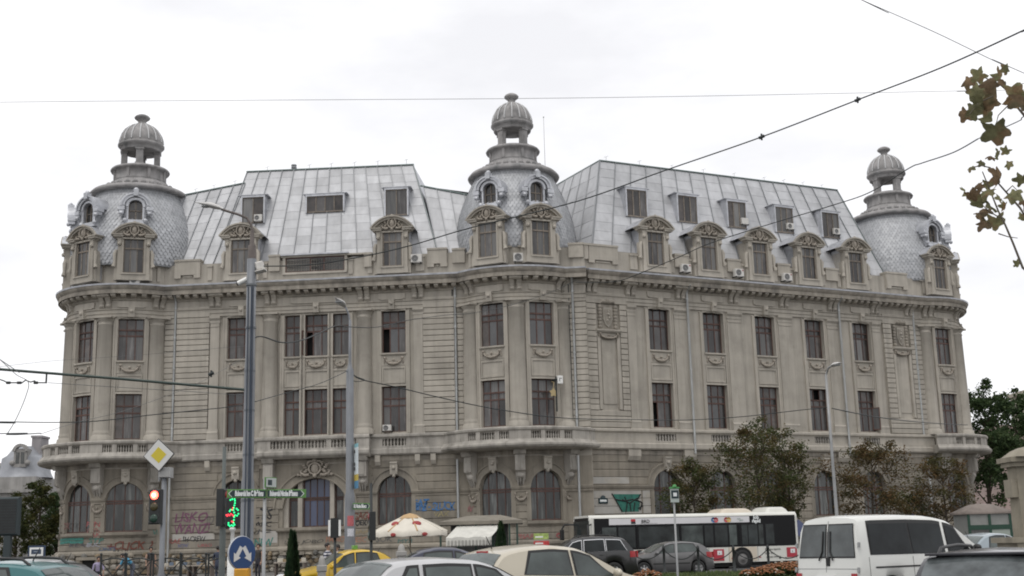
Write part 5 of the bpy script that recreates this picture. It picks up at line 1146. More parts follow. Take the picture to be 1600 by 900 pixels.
# barrier rails with crossed bars in front of the stone stalls
ORD = ('first', 'second', 'third', 'fourth', 'fifth', 'sixth', 'seventh', 'eighth', 'ninth', 'tenth', 'eleventh')
for i, (x0, x1) in enumerate(((158, 196), (198, 236), (240, 282), (284, 322), (326, 362))):
    D = 48; a, c = at(x0, 872, D), at(x1, 872, D); t = thing('barrier_rail', 'low dark iron barrier with crossed bars, %s from the left' % ORD[i], 'barrier', ((a.x+c.x)/2, D, 0), group='barriers along the left kerb'); m = MB(); z = a.z
    for q_, x in enumerate((a.x, c.x)): m.k = q_; m.tube([(x, D, 0), (x, D, z+.1)], .035, 7); m.sphere((x, D, z+.14), .05, seg=7)
    m.split('post', IRON, t); m = MB(); n = 8; m.tube([(a.x+(c.x-a.x)*k/n, D, z-.12+.1*math.sin(math.pi*k/n)) for k in range(n+1)], .03, 6); m.tube([(a.x, D, .2), (c.x, D, .2)], .025, 6); m.tube([(a.x, D, z-.14), (c.x, D, .22)], .022, 6); m.tube([(a.x, D+.02, .22), (c.x, D+.02, z-.14)], .022, 6); m.build('rails', IRON, t)
# air conditioners on the facade
def ac_unit(mw, label, fan=True, w=.8, h=.58, red=False):
    t = tag(put('air_conditioner', None, mw), label, 'air conditioner', 'air conditioners on the facade'); m = MB(); m.cbox(-w/2, w/2, -.32, 0, 0, h, .025); m.build('case', mat('ac_white', (.58, .565, .53), .5, var=.08, vscale=5), t, mw)
    if fan:
        m = MB(); T = Matrix.Translation((-.1*w/.8, -.325, h/2)) @ Matrix.Diagonal((w/.85, 1, w/.85, 1)) @ Matrix.Rotation(R_(90), 4, 'X'); m.lathe([(0, .0), (.22, .0), (.235, .012), (.25, .012), (.25, -.01)], 20, T=T); m.build('fan_grille', mat('ac_grille', (.13, .13, .13), .6), t, mw); m = MB(); m.lathe([(.05, .015), (.05, .0), (0, .016)], 10, T=T)
        for k in range(3): m.lathe([(.09+.05*k, .016), (.095+.05*k, .02), (.10+.05*k, .016)], 20, T=T)
        m.build('fan_rings', mat('ac_ring', (.33, .33, .32), .6), t, mw)
    m = MB()
    for s in (-.3, .3): m.box(s-.03, s+.03, -.34, .3, -.06, -.005)
    m.build('bracket', IRON, t, mw)
    if red: m = MB(); m.box(w/2-.16, w/2-.06, -.33, -.322, h-.16, h-.06); m.build('badge', RED, t, mw)
for i, u in enumerate((9.55, 14.35, 18.9)): ac_unit(WR.frame(u, 20.95, -.05), 'white air conditioner with red badge on the right parapet, %s from the rotunda' % ('first', 'second', 'third')[i], red=True)
ac_unit(WL.frame(-11.05, 21.45, -.1), 'white air conditioner right of the left wing dormer by the middle dome'); ac_unit(DC.frame(DC.U(3), 20.85, -.05), 'white air conditioner between the two middle dome dormers', w=.85); ac_unit(DL.frame(DL.U(16), 20.5, .06), 'beige air conditioner under the left dome dormer', w=.72)
ac_unit(WL.frame(-13.2, 9.5, .1), 'small boxy air conditioner in the first floor window by the coursed pier', w=.6, h=.42)
for u in (16.55, 21.0, 25.75): ac_unit(WR.frame(u+.15, 25.72, rn(25.7)+.1), 'air conditioner in a right roof window, %s from the right end' % {16.55: 'third', 21.0: 'second', 25.75: 'nearest'}[u], w=.62, h=.5, fan=u > 17)
ac_unit(WL.frame(-23.25, 25.6, rn(25.6)+.1), 'air conditioner in the left roof window behind the lamp head', w=.6, h=.5)
# bracket lamp and star on the rotunda
q = DC.frame(DC.U(31), 12.55, .45); t = tag(put('wall_sign', None, q), 'small white box sign on a bracket beside the rotunda door', 'sign'); m = MB(); m.cbox(0, .42, -.1, .05, -.28, .28, .02); m.build('box', WHITEP, t, q); m = MB(); m.box(.12, .16, -.11, -.1, -.12, .12); m.box(.2, .3, -.11, -.1, .06, .12); m.build('print_mark', BLACK, t, q); m = MB(); m.box(-.12, 0, -.02, .5, -.06, .06); m.box(-.14, -.06, -.05, .02, -2.2, .2); m.build('bracket', IRON, t, q)
q = DC.frame(DC.U(27.5), 11.65, .42); m = MB(); P = []
for i in range(10): r = .34 if i % 2 == 0 else .2; a = math.pi*i/5; P.append((r*math.sin(a), r*math.cos(a)))
m.add([(x, -.03, z) for x, z in P]+[(x, .03, z) for x, z in P], [tuple(range(10))[::-1], tuple(range(10, 20))]+[(i, (i+1) % 10, (i+1) % 10+10, i+10) for i in range(10)]); m.tube([(0, 0, .3), (.05, .0, .7), (.1, .4, .8)], .02, 6); tag(m.build('star_ornament', mat('star_gold', (.42, .33, .17), .5), None, q), 'gold star shaped ornament hanging by the rotunda door', 'ornament')
# lightning mast, roof vents
q = at(852, 268, 95); m = MB(); m.tube([(q.x, 95, 23), (q.x, 95, at(853, 182, 95).z)], [.04, .015], 6); m.sphere((q.x, 95, at(853, 183, 95).z), .06, seg=6); tag(m.build('antenna_mast', GALV), 'thin antenna mast right of the middle dome', 'antenna')
for M, us in ((WL, (-30, -28.6, -27.2, -25.6, -23.2, -19.9, -18.2, -16.4, -14.6, -12.4)), (WR, (5.5, 8.5, 11.5, 14.5, 17.5, 20.5, 22.5, 24.5, 26.5))):
    for i, u in enumerate(us):
        z0 = (28.1+(u+30.2)*.174 if u < -24.75 else 30.0) if M is WL else 30.15; p = M(u, z0, rn(z0)-.1); m = MB(); m.tube([p, p+Vector((0, 0, .4))], .012, 5); m.tube([p+Vector((-.16, 0, .36)), p+Vector((.16, 0, .46))], .009, 5); tag(m.build('lightning_rod', IRON), 'short lightning rod, %s from the left on the %s roof ridge' % ((('first', 'second', 'third', 'fourth', 'fifth', 'sixth', 'seventh', 'eighth', 'ninth', 'tenth')[i]), 'left' if M is WL else 'right'), 'lightning rod', 'lightning rods along the ridges')
p = WL(-21.2, 30.0, rn(30)-.4); m = MB(); m.lathe([(.13, 0), (.13, .3), (.22, .3), (.22, .38), (.15, .46), (.22, .48), (.2, .58), (0, .62)], 12, T=Matrix.Translation(p)); tag(m.build('roof_vent', ZINCD), 'small round roof vent on the left ridge', 'roof vent')

q = at(953, 785, 84.2); m = MB(); m.cbox(-.36, .36, -.03, .03, -.2, .16, .01); m.lathe([(0, -.02), (.2, -.02), (.2, .02), (0, .02)], 14, 0, 6.2831853, T=Matrix.Translation((0, 0, .16)) @ Matrix.Rotation(R_(90), 4, 'X')); m.box(-.26, .26, -.036, -.031, -.08, .06, 1)
p_ = WR(*[0, 0], 0); u_ = (q-WR.o).dot(WR.t); tag(m.build('street_plaque', [SGD, SW], None, WR.frame(1.72, 4.35, .13)), 'small dark street plaque on the wall left of the teal mural', 'sign')

# ================================================================== VEHICLES
def interp(P, x):
    if x <= P[0][0]: return P[0][1]
    for (a, b), (c, d) in zip(P, P[1:]):
        if a <= x <= c: return b+(d-b)*(x-a)/(c-a) if c > a else d
    return P[-1][1]
def smooth(P, x, r=.07): return sum(interp(P, x+k*r) for k in (-1, -.5, 0, .5, 1))/5
GLASS = mat('car_glass', (.075, .09, .086), .06, spec=.5, var=.5, vscale=1.3)  # uneven tone in the car glass paints in reflections
GLASSD = mat('car_glass_dark', (.016, .019, .02), .07, spec=.24, var=.5, vscale=1.5)
TYRE = mat('tyre', (.02, .02, .02), .85); RIM = mat('alloy_rim', (.5, .5, .5), .3, .7); TRIM = mat('black_trim', (.018, .018, .018), .5)
CHROME = mat('chrome', (.75, .75, .75), .15, .9); TAIL = mat('tail_red', (.35, .02, .025), .25); HEADL = mat('headlamp', (.62, .64, .66), .1); PLATE = mat('plate_white', (.7, .7, .7), .5); UNDER = mat('underbody', (.01, .01, .01), .9)
class Car:
    def __init__(s, name, label, cat, sp, paint, px_, D, head, glass=None, z0=0.0, group='cars in the traffic'):
        s.sp = sp; s.L, s.W = sp['L'], sp['W']; b = px(px_, D); b.z = z0
        s.t = thing(name, label, cat, b, R_(head), group); s.mw = WM[s.t.name]; s.paint = paint; s.glass = glass or GLASS
        s.body(); s.windows(); s.wheels(); s.extra()
    def top(s, x): return smooth(s.sp['top'], x)
    def belt(s, x): return min(interp(s.sp['belt'], x), s.top(x)-.02)
    def half(s, x): return s.W/2*smooth(s.sp['plan'], x, .05)
    def bot(s, x):
        z = s.sp.get('clear', .2); z += .12*max(0, 1-min(x, s.L-x)/.35)
        for wx in s.sp['wheels']:
            r = s.sp['wr']+.055
            if abs(x-wx) < r: z = max(z, s.sp['wr']+math.sqrt(r*r-(x-wx)**2))
        return z
    def side(s, x, z):
        zl = s.belt(x); w = s.half(x)*.985
        return w if z <= zl else w-s.sp.get('tumble', .3)*(z-zl)
    def roofz(s, x, y):
        zl, zt = s.belt(x), s.top(x); g = zt-zl; ye = s.side(x, zl+.86*g); f = abs(y)/max(ye, .01)
        K = [(0, zt+.02), (.6, zt), (.9, zl+.955*g), (1, zl+.86*g)]; return interp(K, f)
    def P(s, x, y, z): return (s.L/2-x, y, z)
    def body(s):
        N_ = 64; xs = sorted(set([s.L*i/N_ for i in range(N_+1)]+[.03, .08, s.L-.03, s.L-.08])); m = MB(); vs = []
        for x in xs:
            zb, zl, zt = s.bot(x), s.belt(x), s.top(x); zl = max(zl, zb+.02); h = s.half(x); g = max(.02, zt-zl)
            rows = [(h*.9, zb), (h*.985, zb+min(.1, (zl-zb)*.3)), (h, zb+(zl-zb)*.5), (h*.995, zb+(zl-zb)*.8), (h*.985, zl)]
            for f in (.45, .86): z = zl+f*g; rows.append((s.side(x, z), z))
            ye = rows[-1][0]; rows += [(ye*.9, zl+.955*g), (ye*.6, zt), (0, zt+.02)]
            vs += [s.P(x, y, z) for y, z in rows]+[s.P(x, -y, z) for y, z in rows[-2::-1]]
        k = 19; fs = [(i*k+j, i*k+j+1, (i+1)*k+j+1, (i+1)*k+j) for i in range(len(xs)-1) for j in range(k-1)]
        fs += [tuple(range(k))[::-1], tuple((len(xs)-1)*k+j for j in range(k))]
        m.add(vs, fs, 0, True)
        for i_ in range((len(xs)-1)*(k-1)):
            if i_ % (k-1) < 3 or i_ % (k-1) > k-5: m.sm[i_] = False
        o = m.build('body', s.paint, s.t, s.mw)
        o.data.set_sharp_from_angle(angle=R_(38)); s.bodyo = o
        m = MB(); m.box(-s.L/2+.25, s.L/2-.25, -s.W*.4, s.W*.4, .16, min(p[1] for p in s.sp['belt'])-.02); m.build('underbody', UNDER, s.t, s.mw)
    def pane(s, grid, name, m_, thick=.012):
        m = MB(); r, c = len(grid), len(grid[0]); m.add([p for row in grid for p in row], [(i*c+j, i*c+j+1, (i+1)*c+j+1, (i+1)*c+j) for i in range(r-1) for j in range(c-1)], 0, True)
        return m.build(name, m_, s.t, s.mw)
    def side_grid(s, q, off, t0=.05, t1=.84, nx=8, nz=5, sy=1):
        (b0, b1), (a0, a1) = q; G = []
        for i in range(nz+1):
            f = i/nz; row = []
            for j in range(nx+1):
                g = j/nx; x = (b0*(1-f)+a0*f)*(1-g)+(b1*(1-f)+a1*f)*g; zl, zt = s.belt(x), s.top(x); lo = zl+.03; hi = zl+(zt-zl)*t1-.01; z = lo+(hi-lo)*(f*(t1-t0)/t1+t0*.3)
                row.append(s.P(x, sy*(s.side(x, z)+off), z))
            G.append(row)
        return G
    def windows(s):
        for sy in (-1, 1):
            for q in s.sp['side']:
                o = 0.012
                mg = .018 if 'seal' in s.sp else .035; qq = ((q[0][0]-mg, q[0][1]+mg), (q[1][0]-mg, q[1][1]+mg)); s.pane(s.side_grid(qq, .005, .03 if 'seal' in s.sp else .0, .86 if 'seal' in s.sp else .885, sy=sy), 'window_seal', s.sp.get('seal', TRIM)); s.pane(s.side_grid(q, o, .06, .84, sy=sy), 'side_window', s.glass)
        for nm, key in (('windscreen', 'wind'), ('rear_window', 'rear')):
            if key not in s.sp: continue
            x0, x1, v = s.sp[key]; G = []; G2 = []
            for i in range(7):
                x = x0+(x1-x0)*i/6; zl, zt = s.belt(x), s.top(x); ye = s.side(x, zl+.86*max(.02, zt-zl))
                n = .012; G.append([s.P(x, y*ye*v, s.roofz(x, y*ye*v)+n) for y in [-1+k/5 for k in range(11)]])
            s.pane(G, nm, s.glass)
    def wheels(s):
        r = s.sp['wr']
        for wx in s.sp['wheels']:
            for sy in (-1, 1):
                h = s.half(wx); m = MB(); T = Matrix.Translation(s.P(wx, sy*(h-.02), r)) @ Matrix.Rotation(R_(90)*-sy, 4, 'X')
                m.lathe([(r*.62, -.0), (r*.66, .012), (r*.93, .012), (r, -.04), (r, -.18), (r*.6, -.19)], 28, T=T); tt = m.build('wheel', TYRE, s.t, s.mw)
                m = MB(); m.lathe([(r*.66, .004), (r*.6, -.03), (r*.56, -.035), (r*.56, -.1), (0, -.1)], 24, T=T)
                for k in range(s.sp.get('spokes', 6)):
                    a = 2*math.pi*k/s.sp.get('spokes', 6); T2 = T @ Matrix.Rotation(a, 4, 'Z'); m.box(-r*.09, r*.09, 0, r*.6, -.06, -.015, T=T2)
                m.lathe([(r*.16, -.02), (r*.12, .0), (0, .0)], 12, T=T); m.build('rim', s.sp.get('rimm', RIM), tt, s.mw)
                m = MB(); m.lathe([(r+.05, -.05), (r+.05, -.22), (0, -.22)], 20, T=T); m.build('wheel_arch', UNDER, s.t, s.mw)
    def strip(s, x0, x1, z0, z1, off, name, m_, sy=-1, n=6):
        s.pane([[s.P(x0+(x1-x0)*j/n, sy*(s.side(x0+(x1-x0)*j/n, z)+off), z) for j in range(n+1)] for z in (z0, (z0+z1)/2, z1)], name, m_)
    def extra(s):
        sp = s.sp
        for sy in (-1, 1):
            for x in sp.get('seams', ()):
                zl = s.belt(x); G = [[s.P(x+d, sy*(s.half(x)*k+.004), z) for d in (-.006, .006)] for z, k in ((s.bot(x)+.14, .988), ((s.bot(x)+zl)/2, 1.0), (zl-.01, .987))]; s.pane(G, 'door_seam', TRIM)
            for x in sp.get('handles', ()): m = MB(); z = s.belt(x)-.11; m.cbox(-.09, .09, -.03, .02, -.018, .018, .008, T=Matrix.Translation(s.P(x, sy*s.half(x)*.99, z)) @ Matrix.Rotation(0 if sy < 0 else math.pi, 4, 'Z')); m.build('door_handle', sp.get('handle_m', s.paint), s.t, s.mw)
            if 'mirror' in sp:
                x, z = sp['mirror']; m = MB(); m.sphere(s.P(x, sy*(s.half(x)+.11), z), .1, seg=10, sc=(.65, 1.1, .8)); m.tube([s.P(x-.03, sy*(s.half(x)-.05), z-.06), s.P(x, sy*(s.half(x)+.08), z-.03)], .03, 6); m.build('wing_mirror', sp.get('mirror_m', s.paint), s.t, s.mw)
            if 'tail' in sp:
                x0, x1, z0, z1 = sp['tail']; s.strip(x0, x1, z0, z1, .012, 'tail_light', TAIL, sy); m = MB(); w = s.half(x1); m.cbox(-.13, .13, -.03, .03, 0, z1-z0, .01, T=Matrix.Translation(s.P(s.L-.015, sy*(w*.80), z0)) @ Matrix.Rotation(R_(90), 4, 'Z')); m.build('tail_light', TAIL, s.t, s.mw)
            if 'headl' in sp:
                x, y, z, r = sp['headl']; m = MB(); m.sphere(s.P(x, sy*y, z), r, seg=12, sc=(1.2, .9, .62)); m.build('headlight', HEADL, s.t, s.mw)
            if 'rails' in sp:
                x0, x1, yy = sp['rails']; n = 10; pts = []
                for k in range(n+1): x = x0+(x1-x0)*k/n; e = min(k, n-k); pts.append(s.P(x, sy*yy, s.roofz(x, yy)+(.07 if e > 0 else -.0)))
                m = MB(); m.tube(pts, .022, 7); m.build('roof_rail', sp.get('rail_m', TRIM), s.t, s.mw)
            if 'moulding' in sp: z, hh = sp['moulding']; s.strip(sp['wheels'][0]+sp['wr']+.1, sp['wheels'][1]-sp['wr']-.1, z, z+hh, .014, 'side_moulding', TRIM, sy)
        if 'plate' in sp: m = MB(); z = sp['plate']; m.cbox(-.26, .26, -.015, .02, 0, .11, .004, T=Matrix.Translation(s.P(s.L+.004, 0, z)) @ Matrix.Rotation(R_(90)*-1, 4, 'Z') @ Matrix.Rotation(math.pi*0, 4, 'Z')); m.build('number_plate', PLATE, s.t, s.mw)
        if 'ant' in sp: x = sp['ant']; m = MB(); z = s.top(x); m.tube([s.P(x, 0, z), s.P(x+.12, 0, z+.22)], [.012, .006], 5); m.build('aerial', TRIM, s.t, s.mw)
        if 'spoiler' in sp: x, z = sp['spoiler']; w = s.side(x, s.top(x)-.1)*.9; m = MB(); m.cbox(-w, w, -.08, .06, -.015, .02, .01, T=Matrix.Translation(s.P(x, 0, z)) @ Matrix.Rotation(R_(-90), 4, 'Z')); m.build('spoiler', sp.get('spoiler_m', s.paint), s.t, s.mw)
        if 'stop' in sp: x, z = sp['stop']; m = MB(); m.cbox(-.16, .16, -.02, .02, -.02, .02, .005, T=Matrix.Translation(s.P(x, 0, z)) @ Matrix.Rotation(R_(-90), 4, 'Z')); m.build('brake_light', TAIL, s.t, s.mw)
def paint(name, c, metal=0., rough=.28, v=.04): return mat(name, c, rough, metal, coat=.5, var=v, vscale=1.5)
PLAN = [(0, .72), (.12, .84), (.4, .95), (.9, 1), (3.2, 1), (3.8, .97), (4.0, .93), (4.2, .82)]
def plan(L): return [(0, .74), (.1, .83), (.35, .93), (.9, 1), (L-1, 1), (L-.35, .96), (L-.1, .9), (L, .82)]
HATCH = dict(L=4.0, W=1.70, wr=.30, wheels=(.78, 3.28), clear=.18, top=[(0, .48), (.05, .62), (.25, .76), (.6, .88), (1.05, .97), (1.2, 1.02), (1.75, 1.34), (2.1, 1.46), (2.6, 1.5), (3.1, 1.475), (3.4, 1.42), (3.55, 1.36), (3.84, .98), (3.93, .88), (3.98, .55), (4, .45)],
             belt=[(0, .42), (.5, .76), (1.1, .90), (2, .945), (3.2, 1.0), (3.7, .98), (3.95, .84), (4, .45)], plan=plan(4.0), side=[((1.32, 2.16), (1.86, 2.18)), ((2.27, 3.18), (2.29, 3.02))], wind=(1.17, 1.86, .93), rear=(3.52, 3.85, .86), seams=(1.28, 2.22, 3.05), handles=(2.05, 2.95), mirror=(1.42, 1.0), tail=(3.62, 3.9, .66, .98), plate=.62, headl=(.2, .58, .66, .15), moulding=(.5, .06), ant=3.3, stop=(3.5, 1.40))
# cream hatchback in the middle foreground
cream = paint('paint_cream', (.50, .455, .36), .1)
Car('hatchback', 'cream beige hatchback seen from behind, in front of the rotunda', 'car', HATCH, cream, 869, 21.8, 33)
# silver white hatchback with flat roof in front of it
SALOON = dict(HATCH, L=4.1, W=1.66, top=[(0, .45), (.05, .58), (.3, .7), (.8, .8), (1.15, .86), (1.3, .9), (1.9, 1.24), (2.2, 1.33), (2.7, 1.36), (3.3, 1.345), (3.55, 1.30), (3.98, .9), (4.05, .8), (4.08, .5), (4.1, .42)], belt=[(0, .4), (.5, .7), (1.2, .82), (2, .85), (3.4, .88), (3.8, .86), (4.05, .75), (4.1, .42)], plan=plan(4.1), wheels=(.8, 3.3),
              side=[((1.42, 2.25), (1.98, 2.27)), ((2.36, 3.08), (2.37, 3.06)), ((3.2, 3.56), (3.19, 3.30))], wind=(1.28, 1.95, .93), rear=(3.5, 3.96, .9), seams=(1.4, 2.31, 3.12), handles=(2.15, 3.0), mirror=(1.5, .92), tail=(3.8, 4.0, .55, .86), plate=.5); SALOON.pop('ant', 0); SALOON.pop('stop', 0)
silver = paint('paint_silver', (.50, .50, .50), .25, .3)
Car('family_car', 'silver white family car cut off by the bottom edge, left of the cream hatchback', 'car', SALOON, silver, 720, 17.8, 35)
# dark blue saloon, yellow taxi
SEDAN = dict(HATCH, L=4.3, W=1.72, wheels=(.82, 3.42), top=[(0, .48), (.06, .62), (.3, .78), (.7, .88), (1.15, .96), (1.28, 1.0), (1.85, 1.36), (2.2, 1.48), (2.7, 1.5), (3.1, 1.44), (3.35, 1.34), (3.72, 1.06), (3.85, 1.02), (4.2, .98), (4.27, .8), (4.3, .48)], belt=[(0, .42), (.6, .78), (1.2, .9), (2.2, .93), (3.4, .97), (4.1, .93), (4.25, .75), (4.3, .45)], plan=plan(4.3), side=[((1.42, 2.22), (1.94, 2.24)), ((2.33, 3.18), (2.35, 3.02))], wind=(1.24, 1.9, .93), rear=(3.22, 3.7, .88), seams=(1.38, 2.28, 3.1), handles=(2.1, 3.0), mirror=(1.5, 1.0), tail=(4.0, 4.22, .68, .93), plate=.7, headl=(.18, .6, .68, .15))
SEDAN.pop('stop', 0)
Car('saloon_car', 'dark blue saloon half hidden behind the cream hatchback', 'car', SEDAN, paint('paint_dark_blue', (.028, .032, .06)), 712, 33, 10)
tx = Car('taxi', 'yellow taxi saloon turning left towards the camera', 'taxi', SEDAN, paint('paint_taxi_yellow', (.62, .40, .02)), 538, 42, 205)
q = tx.mw @ Vector((0.15, 0, 1.5)); m = MB(); m.cbox(-.14, .14, -.07, .07, 0, .13, .03); m.build('roof_sign', mat('taxi_sign_green', (.12, .30, .05), .4), tx.t, tx.mw @ Matrix.Translation((-.35, 0, 1.51)) @ Matrix.Rotation(R_(90), 4, 'Z'))
# black off-roader, grey hatchback, parked car at right
SUVS = dict(HATCH, L=4.75, W=1.92, wr=.37, wheels=(.9, 3.75), clear=.26, spokes=5, top=[(0, .6), (.05, .85), (.3, 1.0), (1.2, 1.14), (1.4, 1.2), (2.0, 1.62), (2.4, 1.75), (3.2, 1.78), (3.9, 1.74), (4.25, 1.68), (4.6, 1.2), (4.7, 1.05), (4.74, .7), (4.75, .55)], belt=[(0, .55), (.6, .98), (1.4, 1.08), (2.4, 1.12), (4, 1.17), (4.5, 1.14), (4.7, .95), (4.75, .55)], plan=plan(4.75), side=[((1.6, 2.45), (2.12, 2.47)), ((2.56, 3.4), (2.58, 3.38)), ((3.48, 4.3), (3.46, 4.05))], wind=(1.36, 2.05, .93), rear=(4.22, 4.6, .88), seams=(1.55, 2.5, 3.45), handles=(2.3, 3.25), mirror=(1.7, 1.2), tail=(4.42, 4.66, .92, 1.16), plate=.8, headl=(.22, .66, .9, .16), rails=(2.3, 4.0, .6), seal=CHROME); SUVS.pop('moulding'); SUVS.pop('stop')
Car('off_road_car', 'black off-road car with silver window trim beside the bus front', 'car', SUVS, paint('paint_black', (.022, .022, .023)), 900, 51.5, 186, GLASSD)
GH = dict(HATCH, L=4.2, W=1.76, wr=.315, wheels=(.82, 3.4), plan=plan(4.2), top=[(0, .5), (.05, .66), (.25, .78), (.6, .9), (1.05, .99), (1.2, 1.03), (1.8, 1.36), (2.15, 1.46), (2.7, 1.49), (3.2, 1.46), (3.55, 1.4), (3.75, 1.3), (4.0, 1.02), (4.12, .9), (4.18, .55), (4.2, .45)], belt=[(0, .42), (.5, .78), (1.1, .92), (2, .96), (3.3, 1.0), (3.9, .98), (4.14, .84), (4.2, .45)], side=[((1.38, 2.25), (1.92, 2.27)), ((2.36, 3.42), (2.38, 3.2))], rear=(3.62, 4.0, .88), wind=(1.19, 1.88, .93), seams=(1.32, 2.31, 3.2), handles=(2.1, 3.05), tail=(3.8, 4.12, .75, 1.0)); GH.pop('stop')
Car('hatchback', 'dark grey hatchback facing left in front of the bus', 'car', GH, paint('paint_dark_grey', (.15, .148, .148), .35, .32), 1037, 57.2, 194, GLASS)
Car('parked_car', 'pale blue car partly hidden between the van and the stone pillar', 'car', SEDAN, paint('paint_pale_blue', (.30, .35, .38), .2), 1552, 45, 25)
# teal car and silver car at the left edge
Car('estate_car', 'teal green car with dark rear window at the lower left corner', 'car', dict(HATCH, top=[(x, z*.97) for x, z in HATCH['top']], rails=(2.0, 3.3, .55), stop=(3.5, .8), ant=3.0), paint('paint_teal', (.03, .145, .15), .15), -38, 20.0, 170, GLASS)
Car('silver_car', 'silver car whose rear pokes out behind the teal car', 'car', SEDAN, paint('paint_silver_b', (.42, .43, .43), .3, .3), 20, 24.5, 168, GLASSD)
# dark wagon at the lower right corner
WAG = dict(HATCH, L=4.5, W=1.72, wheels=(.85, 3.5), plan=plan(4.5), top=[(0, .45), (.06, .6), (.4, .72), (1.1, .84), (1.3, .9), (1.95, 1.2), (2.3, 1.275), (3.0, 1.30), (3.7, 1.275), (3.95, 1.24), (4.38, .86), (4.44, .78), (4.48, .5), (4.5, .4)], belt=[(0, .4), (.6, .7), (1.3, .8), (3.6, .86), (4.2, .84), (4.45, .72), (4.5, .4)], side=[((1.45, 2.3), (2.0, 2.32)), ((2.42, 3.2), (2.43, 3.18)), ((3.3, 4.05), (3.29, 3.85))], wind=(1.3, 1.98, .93), rear=(3.98, 4.4, .9), seams=(1.4, 2.36, 3.25), handles=(2.2, 3.1), mirror=(1.5, .92), tail=(4.2, 4.42, .55, .82), plate=.5, rails=(2.2, 3.9, .55), spoiler=(3.97, 1.25)); WAG.pop('stop'); WAG.pop('ant')
Car('estate_car', 'dark charcoal estate car with roof rails at the lower right corner', 'car', WAG, paint('paint_charcoal', (.022, .022, .027)), 1586, 17.0, 55, mat('car_glass_pale', (.10, .112, .115), .07, spec=.4, var=.6, vscale=2.4))
# white passenger van
VAN = dict(L=4.8, W=1.84, wr=.32, wheels=(.85, 3.75), clear=.22, tumble=.16, spokes=8, plan=[(0, .78), (.1, .86), (.4, .95), (1, 1), (4.3, 1), (4.65, .985), (4.76, .96), (4.8, .93)], top=[(0, .55), (.06, .8), (.35, .98), (.75, 1.1), (.95, 1.18), (1.62, 1.72), (1.85, 1.83), (2.3, 1.91), (3.2, 1.94), (4.3, 1.93), (4.55, 1.9), (4.66, 1.84), (4.74, 1.1), (4.78, .6), (4.8, .45)],
           belt=[(0, .5), (.5, .92), (1, 1.07), (4.5, 1.09), (4.7, 1.05), (4.78, .55), (4.8, .4)], side=[((1.2, 1.98), (1.72, 1.99)), ((2.14, 3.12), (2.14, 3.12)), ((3.18, 4.38), (3.18, 4.34))], wind=(.96, 1.68, .93), seams=(1.15, 2.06, 3.15, 4.46), handles=(1.9, 2.25), mirror=(1.22, 1.2), mirror_m=TRIM, handle_m=TRIM)
vp = paint('paint_white_van', (.66, .665, .63), 0, .35, .03)
v = Car('passenger_van', 'white passenger van with dark windows, seen from its rear corner', 'van', VAN, vp, 1410, 27.8, 32, GLASSD)
def rear_pt(v, y, z, off=.012):                          # a spot on the back face: find x where the roofline drops to z
    lo, hi = v.L-.3, v.L
    for _ in range(30):
        mid = (lo+hi)/2
        if v.top(mid) > z: lo = mid
        else: hi = mid
    return v.P(lo+off, y, z)
for sy in (-1, 1):
    for nm, e, o_, mm in (('window_seal', .03, .008, TRIM), ('rear_window', 0, .016, GLASSD if False else mat('van_rear_glass', (.075, .085, .085), .08, spec=.6, var=.4, vscale=2))):
        G = [[rear_pt(v, sy*y, z, o_) for y in (.045-e, .25, .45, .62, .78+e*.5-.05*((z-1.08)/.66)*1.6)] for z in [1.10-e+(.64+2*e)*k/5 for k in range(6)]]; v.pane(G, nm, mm)
    m = MB(); m.tube([rear_pt(v, sy*.10, 1.62, .03), rear_pt(v, sy*.11, 1.2, .035), rear_pt(v, sy*.2, 1.02, .03)], .016, 6); m.build('rear_wiper', TRIM, v.t, v.mw)
    G = [[rear_pt(v, sy*y, z, .014) for y in (.70, .78, .86)] for z in (.5, .62, .76)]; v.pane(G, 'tail_light', TAIL)
    m = MB(); m.tube([rear_pt(v, sy*.885, 1.28, .0), rear_pt(v, sy*.885, 1.38, .0)], .03, 6); m.tube([rear_pt(v, sy*.885, .78, .0), rear_pt(v, sy*.885, .88, .0)], .03, 6); m.build('hinge', GALV, v.t, v.mw)
G = [[rear_pt(v, y, z, .006) for y in (-.007, .007)] for z in (.45, .8, 1.1, 1.5, 1.83)]; v.pane(G, 'door_seam', mat('seam_grey', (.2, .2, .2), .7))
G = [[rear_pt(v, y, z, .006) for y in (-.86, -.4, 0, .4, .86)] for z in (.845, .855)]; v.pane(G, 'door_seam', mat('seam_grey', (0, 0, 0)))
m = MB(); a = rear_pt(v, -.05, 1.0, .02); m.cbox(-.05, .05, -.02, .02, -.09, .09, .01, T=Matrix.Translation(a) @ Matrix.Rotation(R_(-90), 4, 'Z')); m.build('door_handle', TRIM, v.t, v.mw)
m = MB(); a = rear_pt(v, 0, .66, .02); m.cbox(-.26, .26, -.015, .015, -.06, .06, .005, T=Matrix.Translation(a) @ Matrix.Rotation(R_(-90), 4, 'Z')); m.build('number_plate', PLATE, v.t, v.mw)
v.strip(2.2, 4.3, .98-.13, .985-.10, .02, 'sliding_rail', TRIM)
# --- the bus
D0 = 65.0; fx = at(926, 850, D0).x; BL, BW, BH = 12.0, 2.5, 2.92; ang = R_(18)
